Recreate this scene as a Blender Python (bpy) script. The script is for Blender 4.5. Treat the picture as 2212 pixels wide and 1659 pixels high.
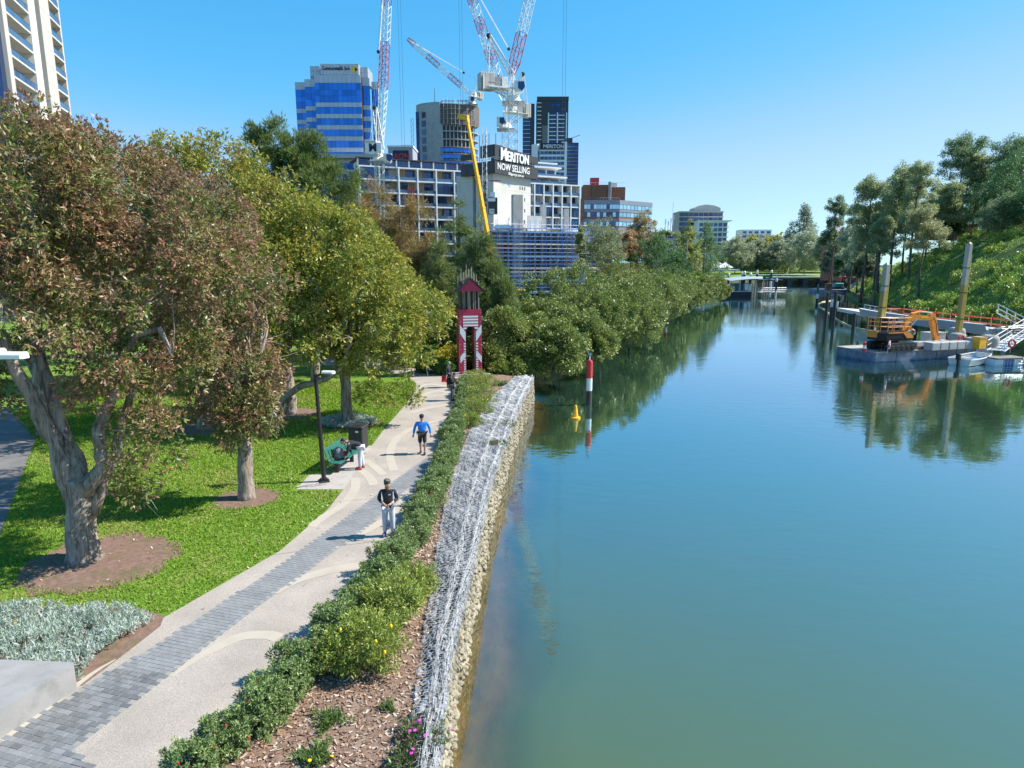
import bpy, bmesh, math, random
import numpy as np
from mathutils import Vector, Matrix, Euler

for _o in list(bpy.data.objects):
    bpy.data.objects.remove(_o)
SC = bpy.context.scene
COL = SC.collection
RAD = math.radians; PI = math.pi
random.seed(7)
RNG = np.random.default_rng(7)

# ------------------------------------------------------------------ camera
PITCH = RAD(10.5)
CAM_H = 8.26
FPX = 1400.0                      # focal length in pixels of a 2212 px wide picture
cam_d = bpy.data.cameras.new('camera')
cam_d.sensor_width = 36.0
cam_d.lens = 36.0 * FPX / 2212.0
cam_d.clip_start = 0.2
cam_d.clip_end = 9000
cam = bpy.data.objects.new('camera', cam_d)
cam.location = (0, 0, CAM_H)
cam.rotation_euler = (RAD(90) - PITCH, 0, 0)
COL.objects.link(cam)
SC.camera = cam

# ------------------------------------------------------------------ light
SUN_EL = RAD(45.0)
SUN_AZ = RAD(83.0)                # clockwise from +Y (into the picture) towards +X (right)
world = bpy.data.worlds.new('World')
SC.world = world
world.use_nodes = True
_nt = world.node_tree
_nt.nodes.clear()
_out = _nt.nodes.new('ShaderNodeOutputWorld')
_bg = _nt.nodes.new('ShaderNodeBackground')
_sky = _nt.nodes.new('ShaderNodeTexSky')
_sky.sky_type = 'NISHITA'
_sky.sun_disc = False
_sky.sun_elevation = SUN_EL
_sky.sun_rotation = SUN_AZ
_sky.altitude = 2500
_sky.air_density = 1.2
_sky.dust_density = 0.0
_sky.ozone_density = 4.0
# film response of the camera on the sky, channel by channel, the same over the whole sky
_se = _nt.nodes.new('ShaderNodeSeparateXYZ'); _co = _nt.nodes.new('ShaderNodeCombineXYZ')
_nt.links.new(_sky.outputs[0], _se.inputs[0])
_m0 = _nt.nodes.new('ShaderNodeMath'); _m0.operation = 'MULTIPLY'; _m0.inputs[1].default_value = .1 / 4
_fc = _nt.nodes.new('ShaderNodeFloatCurve'); _cv = _fc.mapping.curves[0]
for _x, _y in ((.03, .10), (.0475, .25), (.0525, .33), (.0575, .38), (.075, .50), (.1175, .62), (.1625, .71), (.4, .86)): _cv.points.new(_x, _y)
_cv.points[0].location = (0, 0); _cv.points[-1].location = (1, 1); _fc.mapping.update()
_m1 = _nt.nodes.new('ShaderNodeMath'); _m1.operation = 'MULTIPLY'; _m1.inputs[1].default_value = 1 / .146
_nt.links.new(_se.outputs[0], _m0.inputs[0]); _nt.links.new(_m0.outputs[0], _fc.inputs['Value']); _nt.links.new(_fc.outputs[0], _m1.inputs[0]); _nt.links.new(_m1.outputs[0], _co.inputs[0])
for _i, (_g, _k) in ((1, (.62, 1.26)), (2, (.36, 1.32))):
    _pw = _nt.nodes.new('ShaderNodeMath'); _pw.operation = 'POWER'; _pw.inputs[1].default_value = _g
    _ml = _nt.nodes.new('ShaderNodeMath'); _ml.operation = 'MULTIPLY'; _ml.inputs[1].default_value = _k * .1 ** _g / .146
    _nt.links.new(_se.outputs[_i], _pw.inputs[0]); _nt.links.new(_pw.outputs[0], _ml.inputs[0]); _nt.links.new(_ml.outputs[0], _co.inputs[_i])
_nt.links.new(_co.outputs[0], _bg.inputs['Color'])
_bg.inputs['Strength'].default_value = 0.0853
_nt.links.new(_bg.outputs[0], _out.inputs['Surface'])

sun_d = bpy.data.lights.new('sun', 'SUN')
sun_d.energy = 5.0
sun_d.angle = RAD(0.53)
sun_d.color = (1.0, 0.95, 0.87)
sun = bpy.data.objects.new('sun', sun_d)
_sd = Vector((math.sin(SUN_AZ) * math.cos(SUN_EL), math.cos(SUN_AZ) * math.cos(SUN_EL), math.sin(SUN_EL)))
sun.rotation_euler = (-_sd).to_track_quat('-Z', 'Y').to_euler()
sun.location = (60, 0, 80)
COL.objects.link(sun)

SC.view_settings.view_transform = 'Standard'
SC.view_settings.look = 'None'
SC.view_settings.gamma = 1.0
SC.view_settings.use_curve_mapping = False
SC.view_settings.exposure = 0.78
SC.cycles.max_bounces = 8
SC.cycles.transparent_max_bounces = 12

# ------------------------------------------------------------------ surveying: sight lines of the survey photo to real places
_cp, _sp = math.cos(PITCH), math.sin(PITCH)
def sight(u, v):
    x = (u - 1106) / FPX; y = (829.5 - v) / FPX
    return Vector((x, _cp + y * _sp, -_sp + y * _cp))
def G(u, v, z=0.0):               # where a sight line meets the level z
    r = sight(u, v); t = (z - CAM_H) / r.z
    return Vector((r.x * t, r.y * t, z))
def A(u, v, d):                   # the point of a sight line at distance d up the river
    r = sight(u, v); t = d / r.y
    return Vector((r.x * t, d, CAM_H + r.z * t))

# ------------------------------------------------------------------ naming helpers
def tag(o, label=None, cat=None, group=None, kind=None):
    if label: o['label'] = label
    if cat: o['category'] = cat
    if group: o['group'] = group
    if kind: o['kind'] = kind
    return o
def thing(name, label, cat, loc=(0, 0, 0), rz=0.0, group=None, rot=None):
    o = bpy.data.objects.new(name, None)
    o.empty_display_size = 0.3
    COL.objects.link(o)
    o.location = loc
    o.rotation_euler = rot if rot else (0, 0, rz)
    return tag(o, label, cat, group)
def link(name, mesh, parent=None, loc=(0, 0, 0), rot=(0, 0, 0), scale=(1, 1, 1)):
    o = bpy.data.objects.new(name, mesh)
    COL.objects.link(o)
    o.location = loc; o.rotation_euler = rot; o.scale = scale
    if parent is not None: o.parent = parent
    return o
_ord = 'first second third fourth fifth sixth seventh eighth ninth tenth eleventh twelfth thirteenth fourteenth fifteenth sixteenth seventeenth eighteenth nineteenth'.split()
_tens = {20: ('twentieth', 'twenty'), 30: ('thirtieth', 'thirty'), 40: ('fortieth', 'forty'), 50: ('fiftieth', 'fifty')}
def nth(k):                       # k from 1
    return _ord[k - 1] if k < 20 else _tens[k][0] if k % 10 == 0 else _tens[k // 10 * 10][1] + ' ' + _ord[k % 10 - 1]
def copy_tree(o, parent=None):
    c = o.copy(); COL.objects.link(c)
    if parent is not None: c.parent = parent
    for ch in list(o.children): copy_tree(ch, c)
    return c

# ------------------------------------------------------------------ mesh builder
class MB:
    def __init__(s): s.v = []; s.f = []; s.m = []; s.k = 0
    def add(s, vs, fs):
        b = len(s.v); s.v += [tuple(p) for p in vs]
        for f in fs: s.f.append([i + b for i in f]); s.m.append(s.k)
        return s
    def box(s, c, d, rz=0.0, M=None):
        hx, hy, hz = d[0] / 2, d[1] / 2, d[2] / 2
        vs = [Vector((x, y, z)) for z in (-hz, hz) for x, y in ((-hx, -hy), (hx, -hy), (hx, hy), (-hx, hy))]
        if M is None: M = Matrix.Rotation(rz, 3, 'Z') if rz else None
        if M is not None: vs = [M @ p for p in vs]
        c = Vector(c)
        return s.add([p + c for p in vs], [(3, 2, 1, 0), (4, 5, 6, 7), (0, 1, 5, 4), (1, 2, 6, 5), (2, 3, 7, 6), (3, 0, 4, 7)])
    def bbox(s, c, d, b=0.02, rz=0.0, M=None):          # box with bevelled upright and top edges
        hx, hy, hz = d[0] / 2, d[1] / 2, d[2] / 2
        def ring(i, z): return [Vector((x, y, z)) for x, y in ((-hx + b, -hy + i), (hx - b, -hy + i), (hx - i, -hy + b), (hx - i, hy - b), (hx - b, hy - i), (-hx + b, hy - i), (-hx + i, hy - b), (-hx + i, -hy + b))]
        vs = ring(0, -hz) + ring(0, hz - b) + ring(b * .9, hz)
        if M is None and rz: M = Matrix.Rotation(rz, 3, 'Z')
        if M is not None: vs = [M @ p for p in vs]
        c = Vector(c); fs = [tuple(range(7, -1, -1)), tuple(range(16, 24))]
        for r in (0, 8):
            for i in range(8): fs.append((r + i, r + (i + 1) % 8, r + 8 + (i + 1) % 8, r + 8 + i))
        return s.add([p + c for p in vs], fs)
    def tube(s, p, q, r, n=6, r2=None, caps=True):
        p = Vector(p); q = Vector(q); r2 = r if r2 is None else r2
        d = (q - p)
        if d.length < 1e-6: return s
        z = d.normalized(); a = Vector((0, 0, 1)) if abs(z.z) < .9 else Vector((1, 0, 0))
        x = z.cross(a).normalized(); y = z.cross(x)
        vs = []
        for c, rr in ((p, r), (q, r2)):
            for i in range(n):
                t = 2 * math.pi * i / n
                vs.append(c + (x * math.cos(t) + y * math.sin(t)) * rr)
        fs = [(i, (i + 1) % n, n + (i + 1) % n, n + i) for i in range(n)]
        if caps: fs += [tuple(range(n - 1, -1, -1)), tuple(range(n, 2 * n))]
        return s.add(vs, fs)
    def path(s, pts, rs, n=8, closed=False):
        pts = [Vector(p) for p in pts]; m = len(pts)
        if not hasattr(rs, '__len__'): rs = [rs] * m
        vs = []; px = None
        for i, p in enumerate(pts):
            if closed: t = pts[(i + 1) % m] - pts[i - 1]
            else: t = pts[min(i + 1, m - 1)] - pts[max(i - 1, 0)]
            t.normalize()
            if px is None:
                a = Vector((0, 0, 1)) if abs(t.z) < .9 else Vector((1, 0, 0))
                px = t.cross(a).normalized()
            else:
                px = (px - t * px.dot(t)).normalized()
            py = t.cross(px)
            for k in range(n):
                an = 2 * math.pi * k / n
                vs.append(p + (px * math.cos(an) + py * math.sin(an)) * rs[i])
        fs = []
        for i in range(m if closed else m - 1):
            j = (i + 1) % m
            for k in range(n): fs.append((i * n + k, i * n + (k + 1) % n, j * n + (k + 1) % n, j * n + k))
        if not closed: fs += [tuple(range(n - 1, -1, -1)), tuple(range((m - 1) * n, m * n))]
        return s.add(vs, fs)
    def prism(s, poly, z0, z1, M=None):                  # poly in xy (counter-clockwise), extruded
        n = len(poly)
        vs = [Vector((p[0], p[1], z0)) for p in poly] + [Vector((p[0], p[1], z1)) for p in poly]
        if M is not None: vs = [M @ p for p in vs]
        fs = [tuple(range(n - 1, -1, -1)), tuple(range(n, 2 * n))] + [(i, (i + 1) % n, n + (i + 1) % n, n + i) for i in range(n)]
        return s.add(vs, fs)
    def xz(s, poly, y0, y1):                             # poly given in x,z; extruded along y
        return s.prism(poly, y0, y1, Matrix(((1, 0, 0), (0, 0, 1), (0, 1, 0))))
    def lathe(s, prof, c=(0, 0, 0), n=14):
        c = Vector(c); vs = []
        for r, z in prof:
            for i in range(n):
                t = 2 * math.pi * i / n
                vs.append(c + Vector((r * math.cos(t), r * math.sin(t), z)))
        fs = []
        for j in range(len(prof) - 1):
            for i in range(n): fs.append((j * n + i, j * n + (i + 1) % n, (j + 1) * n + (i + 1) % n, (j + 1) * n + i))
        fs += [tuple(range(n - 1, -1, -1)), tuple(range((len(prof) - 1) * n, len(prof) * n))]
        return s.add(vs, fs)
    def ball(s, c, r, n=8, sc=(1, 1, 1)):
        c = Vector(c); m = max(4, n // 2 + 1); prof = []
        vs = []
        for j in range(m + 1):
            ph = math.pi * j / m
            for i in range(n):
                t = 2 * math.pi * i / n
                vs.append(c + Vector((r * sc[0] * math.sin(ph) * math.cos(t), r * sc[1] * math.sin(ph) * math.sin(t), -r * sc[2] * math.cos(ph))))
        fs = []
        for j in range(m):
            for i in range(n): fs.append((j * n + i, j * n + (i + 1) % n, (j + 1) * n + (i + 1) % n, (j + 1) * n + i))
        return s.add(vs, fs)
    def mesh(s, name, mats, smooth=False):
        me = bpy.data.meshes.new(name)
        me.from_pydata([tuple(p) for p in s.v], [], s.f)
        for m in (mats if isinstance(mats, (list, tuple)) else [mats]): me.materials.append(m)
        if isinstance(mats, (list, tuple)) and len(mats) > 1: me.polygons.foreach_set('material_index', s.m)
        if smooth: me.polygons.foreach_set('use_smooth', [True] * len(me.polygons))
        me.update()
        return me
    def build(s, name, mats, parent=None, loc=(0, 0, 0), rot=(0, 0, 0), smooth=False):
        return link(name, s.mesh(name, mats, smooth), parent, loc, rot)

_ub = {}
def ubox(name, m, parent, c, d, rz=0.0):                 # a plain piece of shared mesh data
    if m.name not in _ub: _ub[m.name] = MB().box((0, 0, 0), (1, 1, 1)).mesh('block', m)
    return link(name, _ub[m.name], parent, c, (0, 0, rz), d)

def np_mesh(name, V, nper, mat, col=None, smooth=False):  # V: (N*nper,3); N faces of nper corners each
    me = bpy.data.meshes.new(name)
    n = len(V); nf = n // nper
    me.vertices.add(n); me.vertices.foreach_set('co', np.ascontiguousarray(V, dtype=np.float32).ravel())
    me.loops.add(n); me.loops.foreach_set('vertex_index', np.arange(n, dtype=np.int32))
    me.polygons.add(nf); me.polygons.foreach_set('loop_start', np.arange(0, n, nper, dtype=np.int32))
    me.update(calc_edges=True)
    if col is not None:
        a = me.color_attributes.new('tint', 'FLOAT_COLOR', 'POINT')
        c4 = np.ones((n, 4), dtype=np.float32); c4[:, :3] = np.repeat(col, nper, axis=0)
        a.data.foreach_set('color', c4.ravel())
    me.materials.append(mat)
    return me

# ------------------------------------------------------------------ materials
def new_mat(name):
    m = bpy.data.materials.new(name); m.use_nodes = True
    nt = m.node_tree; b = nt.nodes['Principled BSDF']
    return m, nt, b
def pm(name, col, rough=.6, metal=0.0, var=.18, scale=2.0, bump=.0, bscale=None, spec=.5, dirt=None, dscale=.5, damt=.4, coat=0.0, stretch=None, rnd=.0):
    m, nt, b = new_mat(name)
    N = nt.nodes.new; L = nt.links.new
    tc = N('ShaderNodeTexCoord'); src = tc.outputs['Object']
    geo = N('ShaderNodeNewGeometry'); src = geo.outputs['Position']
    if stretch:
        mp = N('ShaderNodeMapping'); mp.inputs['Scale'].default_value = stretch
        L(src, mp.inputs['Vector']); src = mp.outputs[0]
    n1 = N('ShaderNodeTexNoise'); n1.inputs['Scale'].default_value = scale; n1.inputs['Detail'].default_value = 6; n1.inputs['Roughness'].default_value = .65
    L(src, n1.inputs['Vector'])
    mr = N('ShaderNodeMapRange'); mr.inputs['From Min'].default_value = .3; mr.inputs['From Max'].default_value = .7
    mr.inputs['To Min'].default_value = 1 - var; mr.inputs['To Max'].default_value = 1 + var
    L(n1.outputs['Fac'], mr.inputs['Value'])
    fac = mr.outputs[0]
    if rnd:
        oi = N('ShaderNodeObjectInfo'); r2 = N('ShaderNodeMapRange')
        r2.inputs['To Min'].default_value = 1 - rnd; r2.inputs['To Max'].default_value = 1 + rnd
        L(oi.outputs['Random'], r2.inputs['Value'])
        mm = N('ShaderNodeMath'); mm.operation = 'MULTIPLY'; L(fac, mm.inputs[0]); L(r2.outputs[0], mm.inputs[1]); fac = mm.outputs[0]
    mx = N('ShaderNodeVectorMath'); mx.operation = 'SCALE'; mx.inputs[0].default_value = col[:3]
    L(fac, mx.inputs['Scale']); out = mx.outputs[0]
    if dirt:
        n2 = N('ShaderNodeTexNoise'); n2.inputs['Scale'].default_value = dscale; n2.inputs['Detail'].default_value = 8; n2.inputs['Roughness'].default_value = .7
        L(src, n2.inputs['Vector'])
        r3 = N('ShaderNodeMapRange'); r3.inputs['From Min'].default_value = .48; r3.inputs['From Max'].default_value = .68; r3.inputs['To Max'].default_value = damt
        L(n2.outputs['Fac'], r3.inputs['Value'])
        mc = N('ShaderNodeMix'); mc.data_type = 'RGBA'; L(r3.outputs[0], mc.inputs['Factor']); L(out, mc.inputs[6]); mc.inputs[7].default_value = (*dirt[:3], 1)
        out = mc.outputs[2]
    L(out, b.inputs['Base Color'])
    b.inputs['Roughness'].default_value = rough; b.inputs['Metallic'].default_value = metal
    b.inputs['Specular IOR Level'].default_value = spec; b.inputs['Coat Weight'].default_value = coat
    if bump:
        n3 = N('ShaderNodeTexNoise'); n3.inputs['Scale'].default_value = bscale or scale * 4; n3.inputs['Detail'].default_value = 6
        L(src, n3.inputs['Vector'])
        bp = N('ShaderNodeBump'); bp.inputs['Strength'].default_value = min(1, bump); bp.inputs['Distance'].default_value = .02 * max(1, bump)
        L(n3.outputs['Fac'], bp.inputs['Height']); L(bp.outputs[0], b.inputs['Normal'])
    return m
def leaf_mat(name, rough=.42, trans=.28, spec=.5, tint=(1, 1, 1)):
    m, nt, b = new_mat(name); N = nt.nodes.new; L = nt.links.new
    at = N('ShaderNodeAttribute'); at.attribute_name = 'tint'
    L(at.outputs['Color'], b.inputs['Base Color'])
    b.inputs['Roughness'].default_value = rough; b.inputs['Specular IOR Level'].default_value = spec
    tr = N('ShaderNodeBsdfTranslucent')
    hs = N('ShaderNodeHueSaturation'); hs.inputs['Value'].default_value = 1.3; hs.inputs['Saturation'].default_value = 1.1
    L(at.outputs['Color'], hs.inputs['Color']); L(hs.outputs[0], tr.inputs['Color'])
    mx = N('ShaderNodeMixShader'); mx.inputs[0].default_value = trans
    L(b.outputs[0], mx.inputs[1]); L(tr.outputs[0], mx.inputs[2])
    L(mx.outputs[0], nt.nodes['Material Output'].inputs['Surface'])
    return m
def glass_mat(name, col, rough=.06, f0=.5, var=.12):      # coated facade glass: tinted mirror, dark behind
    m, nt, b = new_mat(name); N = nt.nodes.new; L = nt.links.new
    oi = N('ShaderNodeObjectInfo'); r2 = N('ShaderNodeMapRange'); r2.inputs['To Min'].default_value = 1 - var; r2.inputs['To Max'].default_value = 1 + var
    L(oi.outputs['Random'], r2.inputs['Value'])
    mx = N('ShaderNodeVectorMath'); mx.operation = 'SCALE'; mx.inputs[0].default_value = col[:3]
    L(r2.outputs[0], mx.inputs['Scale']); L(mx.outputs[0], b.inputs['Base Color'])
    b.inputs['Metallic'].default_value = f0; b.inputs['Roughness'].default_value = rough
    ge = N('ShaderNodeNewGeometry'); nz = N('ShaderNodeTexNoise'); nz.inputs['Scale'].default_value = .25; L(ge.outputs['Position'], nz.inputs['Vector'])
    bp = N('ShaderNodeBump'); bp.inputs['Strength'].default_value = .12; bp.inputs['Distance'].default_value = .2
    L(nz.outputs['Fac'], bp.inputs['Height']); L(bp.outputs[0], b.inputs['Normal'])
    return m

M = {}
M['concrete'] = pm('concrete', (.42, .41, .39), .85, var=.15, scale=1.2, bump=.2, bscale=20, dirt=(.16, .15, .14), dscale=.6, damt=.5)
M['pale_concrete'] = pm('pale concrete', (.62, .60, .56), .8, var=.1, scale=.8, dirt=(.35, .33, .30), dscale=.3, damt=.4)
M['white'] = pm('white paint', (.80, .80, .79), .5, var=.05, scale=.6, dirt=(.55, .53, .5), dscale=.4, damt=.25)
M['white_steel'] = pm('white painted steel', (.78, .77, .72), .4, var=.08, scale=1.5, dirt=(.45, .38, .28), dscale=1.2, damt=.35)
M['red_steel'] = pm('red painted steel', (.50, .03, .04), .4, var=.12, scale=1.5)
M['black'] = pm('black paint', (.018, .018, .02), .38, var=.2, scale=6, spec=.5)
M['charcoal'] = pm('charcoal cladding', (.035, .036, .042), .5, var=.15, scale=.5)
M['dark_steel'] = pm('dark steel', (.05, .05, .055), .45, .6, var=.2, scale=3)
M['galv'] = pm('galvanised steel', (.55, .56, .57), .42, .75, var=.12, scale=5)
M['alu'] = pm('aluminium', (.68, .69, .70), .4, .7, var=.1, scale=4)
M['yellow'] = pm('yellow paint', (.85, .43, .015), .4, var=.1, scale=1, dirt=(.35, .17, .03), dscale=1.5, damt=.35)
M['orange'] = pm('orange plastic', (.85, .16, .02), .45, var=.08, scale=3)
M['digger'] = pm('faded orange paint', (.74, .25, .035), .42, var=.12, scale=1.5, dirt=(.28, .14, .05), dscale=2, damt=.45)
M['brick_red'] = pm('brown brick', (.27, .11, .065), .8, var=.15, scale=1.2)
M['rust'] = pm('rusty steel', (.16, .08, .045), .8, var=.35, scale=3, bump=.3)
M['timber'] = pm('weathered timber', (.23, .20, .16), .85, var=.25, scale=3, stretch=(6, 6, .6), bump=.3)
M['dark_timber'] = pm('dark pile timber', (.045, .04, .035), .8, var=.3, scale=3, bump=.3)
M['glass_blue'] = glass_mat('blue facade glass', (.05, .19, .56), .05, .6, .22)
M['glass_dark'] = glass_mat('dark window glass', (.05, .09, .18), .05, .42, var=.35)
M['glass_navy'] = glass_mat('navy facade glass', (.03, .06, .16), .08, .4, var=.3)
M['glass_pale'] = glass_mat('pale window glass', (.38, .58, .72), .05, .75, var=.2)
M['balus'] = glass_mat('balustrade glass', (.10, .17, .26), .08, .35, var=.2)
# ================================================================== SETTING: ground, river, paths
WZ = -1.75
def lerp_line(line, y):
    for (x0, y0), (x1, y1) in zip(line, line[1:]):
        if y0 <= y <= y1:
            t = (y - y0) / (y1 - y0); return x0 + (x1 - x0) * t
    return line[0][0] if y < line[0][1] else line[-1][0]
WALL_OUT = [(-1.25, -6), (-1.25, 9.5), (-1.32, 12.5), (-1.08, 17.5), (-.82, 23.9), (-.14, 31.7), (.66, 39.5), (1.6, 47.3)]
WALL_IN = [(-1.72, -6), (-1.76, 9.6), (-1.92, 12), (-2.2, 17.5), (-2.42, 23.4), (-2.1, 31.7), (-1.3, 39.5), (.12, 46.6)]
LEFT_BANK = [(-.3, 48.4), (-.6, 54), (2.4, 61), (7.8, 71), (13.5, 86), (22, 119), (36.5, 151), (52, 183), (60, 192.5), (66, 206), (96, 285), (128, 343)]
RIGHT_BANK = [(185, 343), (158, 300), (128, 250), (106, 205), (89, 165), (79, 140), (71, 112), (67, 95), (65, 80), (62, 60), (60, 30), (60, -140)]

def ground_material():
    m, nt, b = new_mat('rough ground'); N = nt.nodes.new; L = nt.links.new
    ge = N('ShaderNodeNewGeometry')
    n = N('ShaderNodeTexNoise'); n.inputs['Scale'].default_value = .35; n.inputs['Detail'].default_value = 8; L(ge.outputs['Position'], n.inputs['Vector'])
    r = N('ShaderNodeValToRGB'); e = r.color_ramp.elements
    e[0].position = .35; e[0].color = (.05, .075, .02, 1); e[1].position = .7; e[1].color = (.13, .11, .06, 1)
    L(n.outputs['Fac'], r.inputs['Fac']); L(r.outputs['Color'], b.inputs['Base Color'])
    b.inputs['Roughness'].default_value = .95; b.inputs['Specular IOR Level'].default_value = .15
    return m
M['ground'] = ground_material()

def sheet(name, poly, z, m, kind='structure', sub=None):
    bm = bmesh.new()
    vs = [bm.verts.new((p[0], p[1], z)) for p in poly]
    f = bm.faces.new(vs); f.normal_update()
    if f.normal.z < 0: f.normal_flip()
    bmesh.ops.triangulate(bm, faces=[f], ngon_method='EAR_CLIP')
    me = bpy.data.meshes.new(name); bm.to_mesh(me); bm.free(); me.materials.append(m)
    o = link(name, me)
    if kind: o['kind'] = kind
    return o
_river = [(x - .05, y) for x, y in WALL_OUT] + LEFT_BANK + RIGHT_BANK
def build_ground():
    poly = [(-3000, -140), (-1.3, -140)] + _river + [(4000, -140), (4000, 5000), (-3000, 5000)]
    mb = MB(); n = len(poly)
    bm = bmesh.new(); vs = [bm.verts.new((p[0], p[1], -.03)) for p in poly]
    f = bm.faces.new(vs); f.normal_update()
    if f.normal.z < 0: f.normal_flip()
    bmesh.ops.triangulate(bm, faces=[f], ngon_method='EAR_CLIP')
    for i in range(1, len(_river) + 1):                # bank faces down to the river bed
        a, b2 = vs[i], vs[i + 1]
        c = bm.verts.new((b2.co.x, b2.co.y, -3.5)); d = bm.verts.new((a.co.x, a.co.y, -3.5))
        bm.faces.new((a, b2, c, d))
    me = bpy.data.meshes.new('ground'); bm.to_mesh(me); bm.free(); me.materials.append(M['ground'])
    tag(link('ground', me), kind='structure')
build_ground()

def lawn_material(name, c1, c2, c3):
    m, nt, b = new_mat(name); N = nt.nodes.new; L = nt.links.new
    ge = N('ShaderNodeNewGeometry')
    n = N('ShaderNodeTexNoise'); n.inputs['Scale'].default_value = .5; n.inputs['Detail'].default_value = 7; n.inputs['Roughness'].default_value = .7; L(ge.outputs['Position'], n.inputs['Vector'])
    n2 = N('ShaderNodeTexNoise'); n2.inputs['Scale'].default_value = 14; n2.inputs['Detail'].default_value = 4; L(ge.outputs['Position'], n2.inputs['Vector'])
    ad = N('ShaderNodeMath'); ad.operation = 'MULTIPLY_ADD'; L(n2.outputs['Fac'], ad.inputs[0]); ad.inputs[1].default_value = .45; L(n.outputs['Fac'], ad.inputs[2])
    r = N('ShaderNodeValToRGB'); e = r.color_ramp.elements
    e[0].position = .5; e[0].color = (*c1, 1); e[1].position = .95; e[1].color = (*c3, 1)
    k = e.new(.72); k.color = (*c2, 1)
    L(ad.outputs[0], r.inputs['Fac']); L(r.outputs['Color'], b.inputs['Base Color'])
    b.inputs['Roughness'].default_value = .9; b.inputs['Specular IOR Level'].default_value = .2
    bp = N('ShaderNodeBump'); bp.inputs['Strength'].default_value = .8; bp.inputs['Distance'].default_value = .04
    L(n2.outputs['Fac'], bp.inputs['Height']); L(bp.outputs[0], b.inputs['Normal'])
    return m
M['lawn'] = lawn_material('lawn turf', (.08, .165, .015), (.13, .23, .025), (.24, .24, .075))
PATH_L = [(-9.6, -6), (-9.4, 8), (-8.95, 12), (-8.36, 13.9), (-6.79, 17.76), (-6.3, 21), (-6.28, 22.9), (-6.45, 26.95), (-6.5, 32.2), (-6.33, 38.3), (-6.66, 44.5), (-7.6, 47.3), (-10.1, 50.5), (-15, 53), (-24, 55)]
HEDGE = [(-6.6, -6), (-6.5, 8), (-5.9, 9.45), (-5.1, 11.33), (-4.5, 14.4), (-3.5, 18.4), (-3.3, 22), (-3.28, 27), (-3.35, 32), (-3.5, 39.7), (-3.9, 45.5)]
sheet('lawn', PATH_L[:-2] + [(-15, 53.2), (-24, 55.4), (-60, 60), (-60, -6)], -.004, M['lawn'])
sheet('far_lawn', [(-60, 60), (-24, 59), (-14, 57.5), (-7, 58), (-4, 62), (-2, 75), (-10, 110), (-80, 110)], -.004, M['lawn'])

def aggregate_material():
    m, nt, b = new_mat('exposed aggregate paving'); N = nt.nodes.new; L = nt.links.new
    ge = N('ShaderNodeNewGeometry')
    v = N('ShaderNodeTexVoronoi'); v.inputs['Scale'].default_value = 55; L(ge.outputs['Position'], v.inputs['Vector'])
    n = N('ShaderNodeTexNoise'); n.inputs['Scale'].default_value = .8; n.inputs['Detail'].default_value = 7; L(ge.outputs['Position'], n.inputs['Vector'])
    r = N('ShaderNodeValToRGB'); e = r.color_ramp.elements
    e[0].position = 0; e[0].color = (.275, .235, .195, 1); e[1].position = 1; e[1].color = (.43, .385, .335, 1)
    k = e.new(.5); k.color = (.365, .31, .26, 1)
    L(v.outputs['Color'], r.inputs['Fac'])
    mr = N('ShaderNodeMapRange'); mr.inputs['From Min'].default_value = .3; mr.inputs['From Max'].default_value = .7; mr.inputs['To Min'].default_value = .86; mr.inputs['To Max'].default_value = 1.12
    L(n.outputs['Fac'], mr.inputs['Value'])
    mx = N('ShaderNodeVectorMath'); mx.operation = 'SCALE'; L(r.outputs['Color'], mx.inputs[0]); L(mr.outputs[0], mx.inputs['Scale'])
    L(mx.outputs[0], b.inputs['Base Color']); b.inputs['Roughness'].default_value = .85
    bp = N('ShaderNodeBump'); bp.inputs['Strength'].default_value = .4; bp.inputs['Distance'].default_value = .01
    L(v.outputs['Distance'], bp.inputs['Height']); L(bp.outputs[0], b.inputs['Normal'])
    return m
M['aggregate'] = aggregate_material()
M['band'] = pm('cream concrete inlay', (.43, .375, .30), .8, var=.1, scale=1.5, dirt=(.38, .33, .27), dscale=1.5, damt=.5)
M['paver'] = pm('grey clay paver', (.165, .167, .17), .75, var=.22, scale=2.0, bump=.3, bscale=60, rnd=.3, dirt=(.24, .235, .225), dscale=1.1, damt=.5)
M['joint'] = pm('paver joint sand', (.26, .25, .22), .95, var=.2, scale=8)
M['footway'] = pm('grey park path', (.15, .14, .135), .85, var=.15, scale=1, bump=.2, bscale=40, dirt=(.3, .28, .25), dscale=.4)
M['slab'] = pm('bench slab concrete', (.40, .355, .32), .85, var=.12, scale=1.5, bump=.15, bscale=30, dirt=(.28, .25, .22), dscale=1)
sheet('footpath', PATH_L + [(-24, 59), (-14, 57), (-8, 56.5), (-5, 55), (-4.4, 50), (-3.4, 45.5)] + [(x + .35, y) for x, y in HEDGE[::-1][1:]], .0, M['aggregate'])
sheet('park_path', [(-8, 5), (-10.6, 10), (-16.0, 19.1), (-22.8, 30), (-29, 36.5), (-44, 48), (-47, 45), (-33, 35), (-26.5, 28), (-19.7, 17.5), (-14, 8)], .003, M['footway'])
sheet('park_path', [(-40, 58), (-20, 60.5), (-10, 58.2), (-10, 59.8), (-20, 62.5), (-40, 60)], .003, M['footway'])
sheet('kerb_slab', [G(640, 1057)[:2], G(668, 1026)[:2], G(700, 1022)[:2], G(720, 985)[:2], (-6.4, 27.6), (-6.42, 26.95), (-6.27, 23.03)], .004, M['slab'])
sheet('kerb_slab', [(-7.6, 27.9), (-7.5, 28.9), (-6.44, 28.9), (-6.44, 27.7)], .004, M['slab'])

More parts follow.
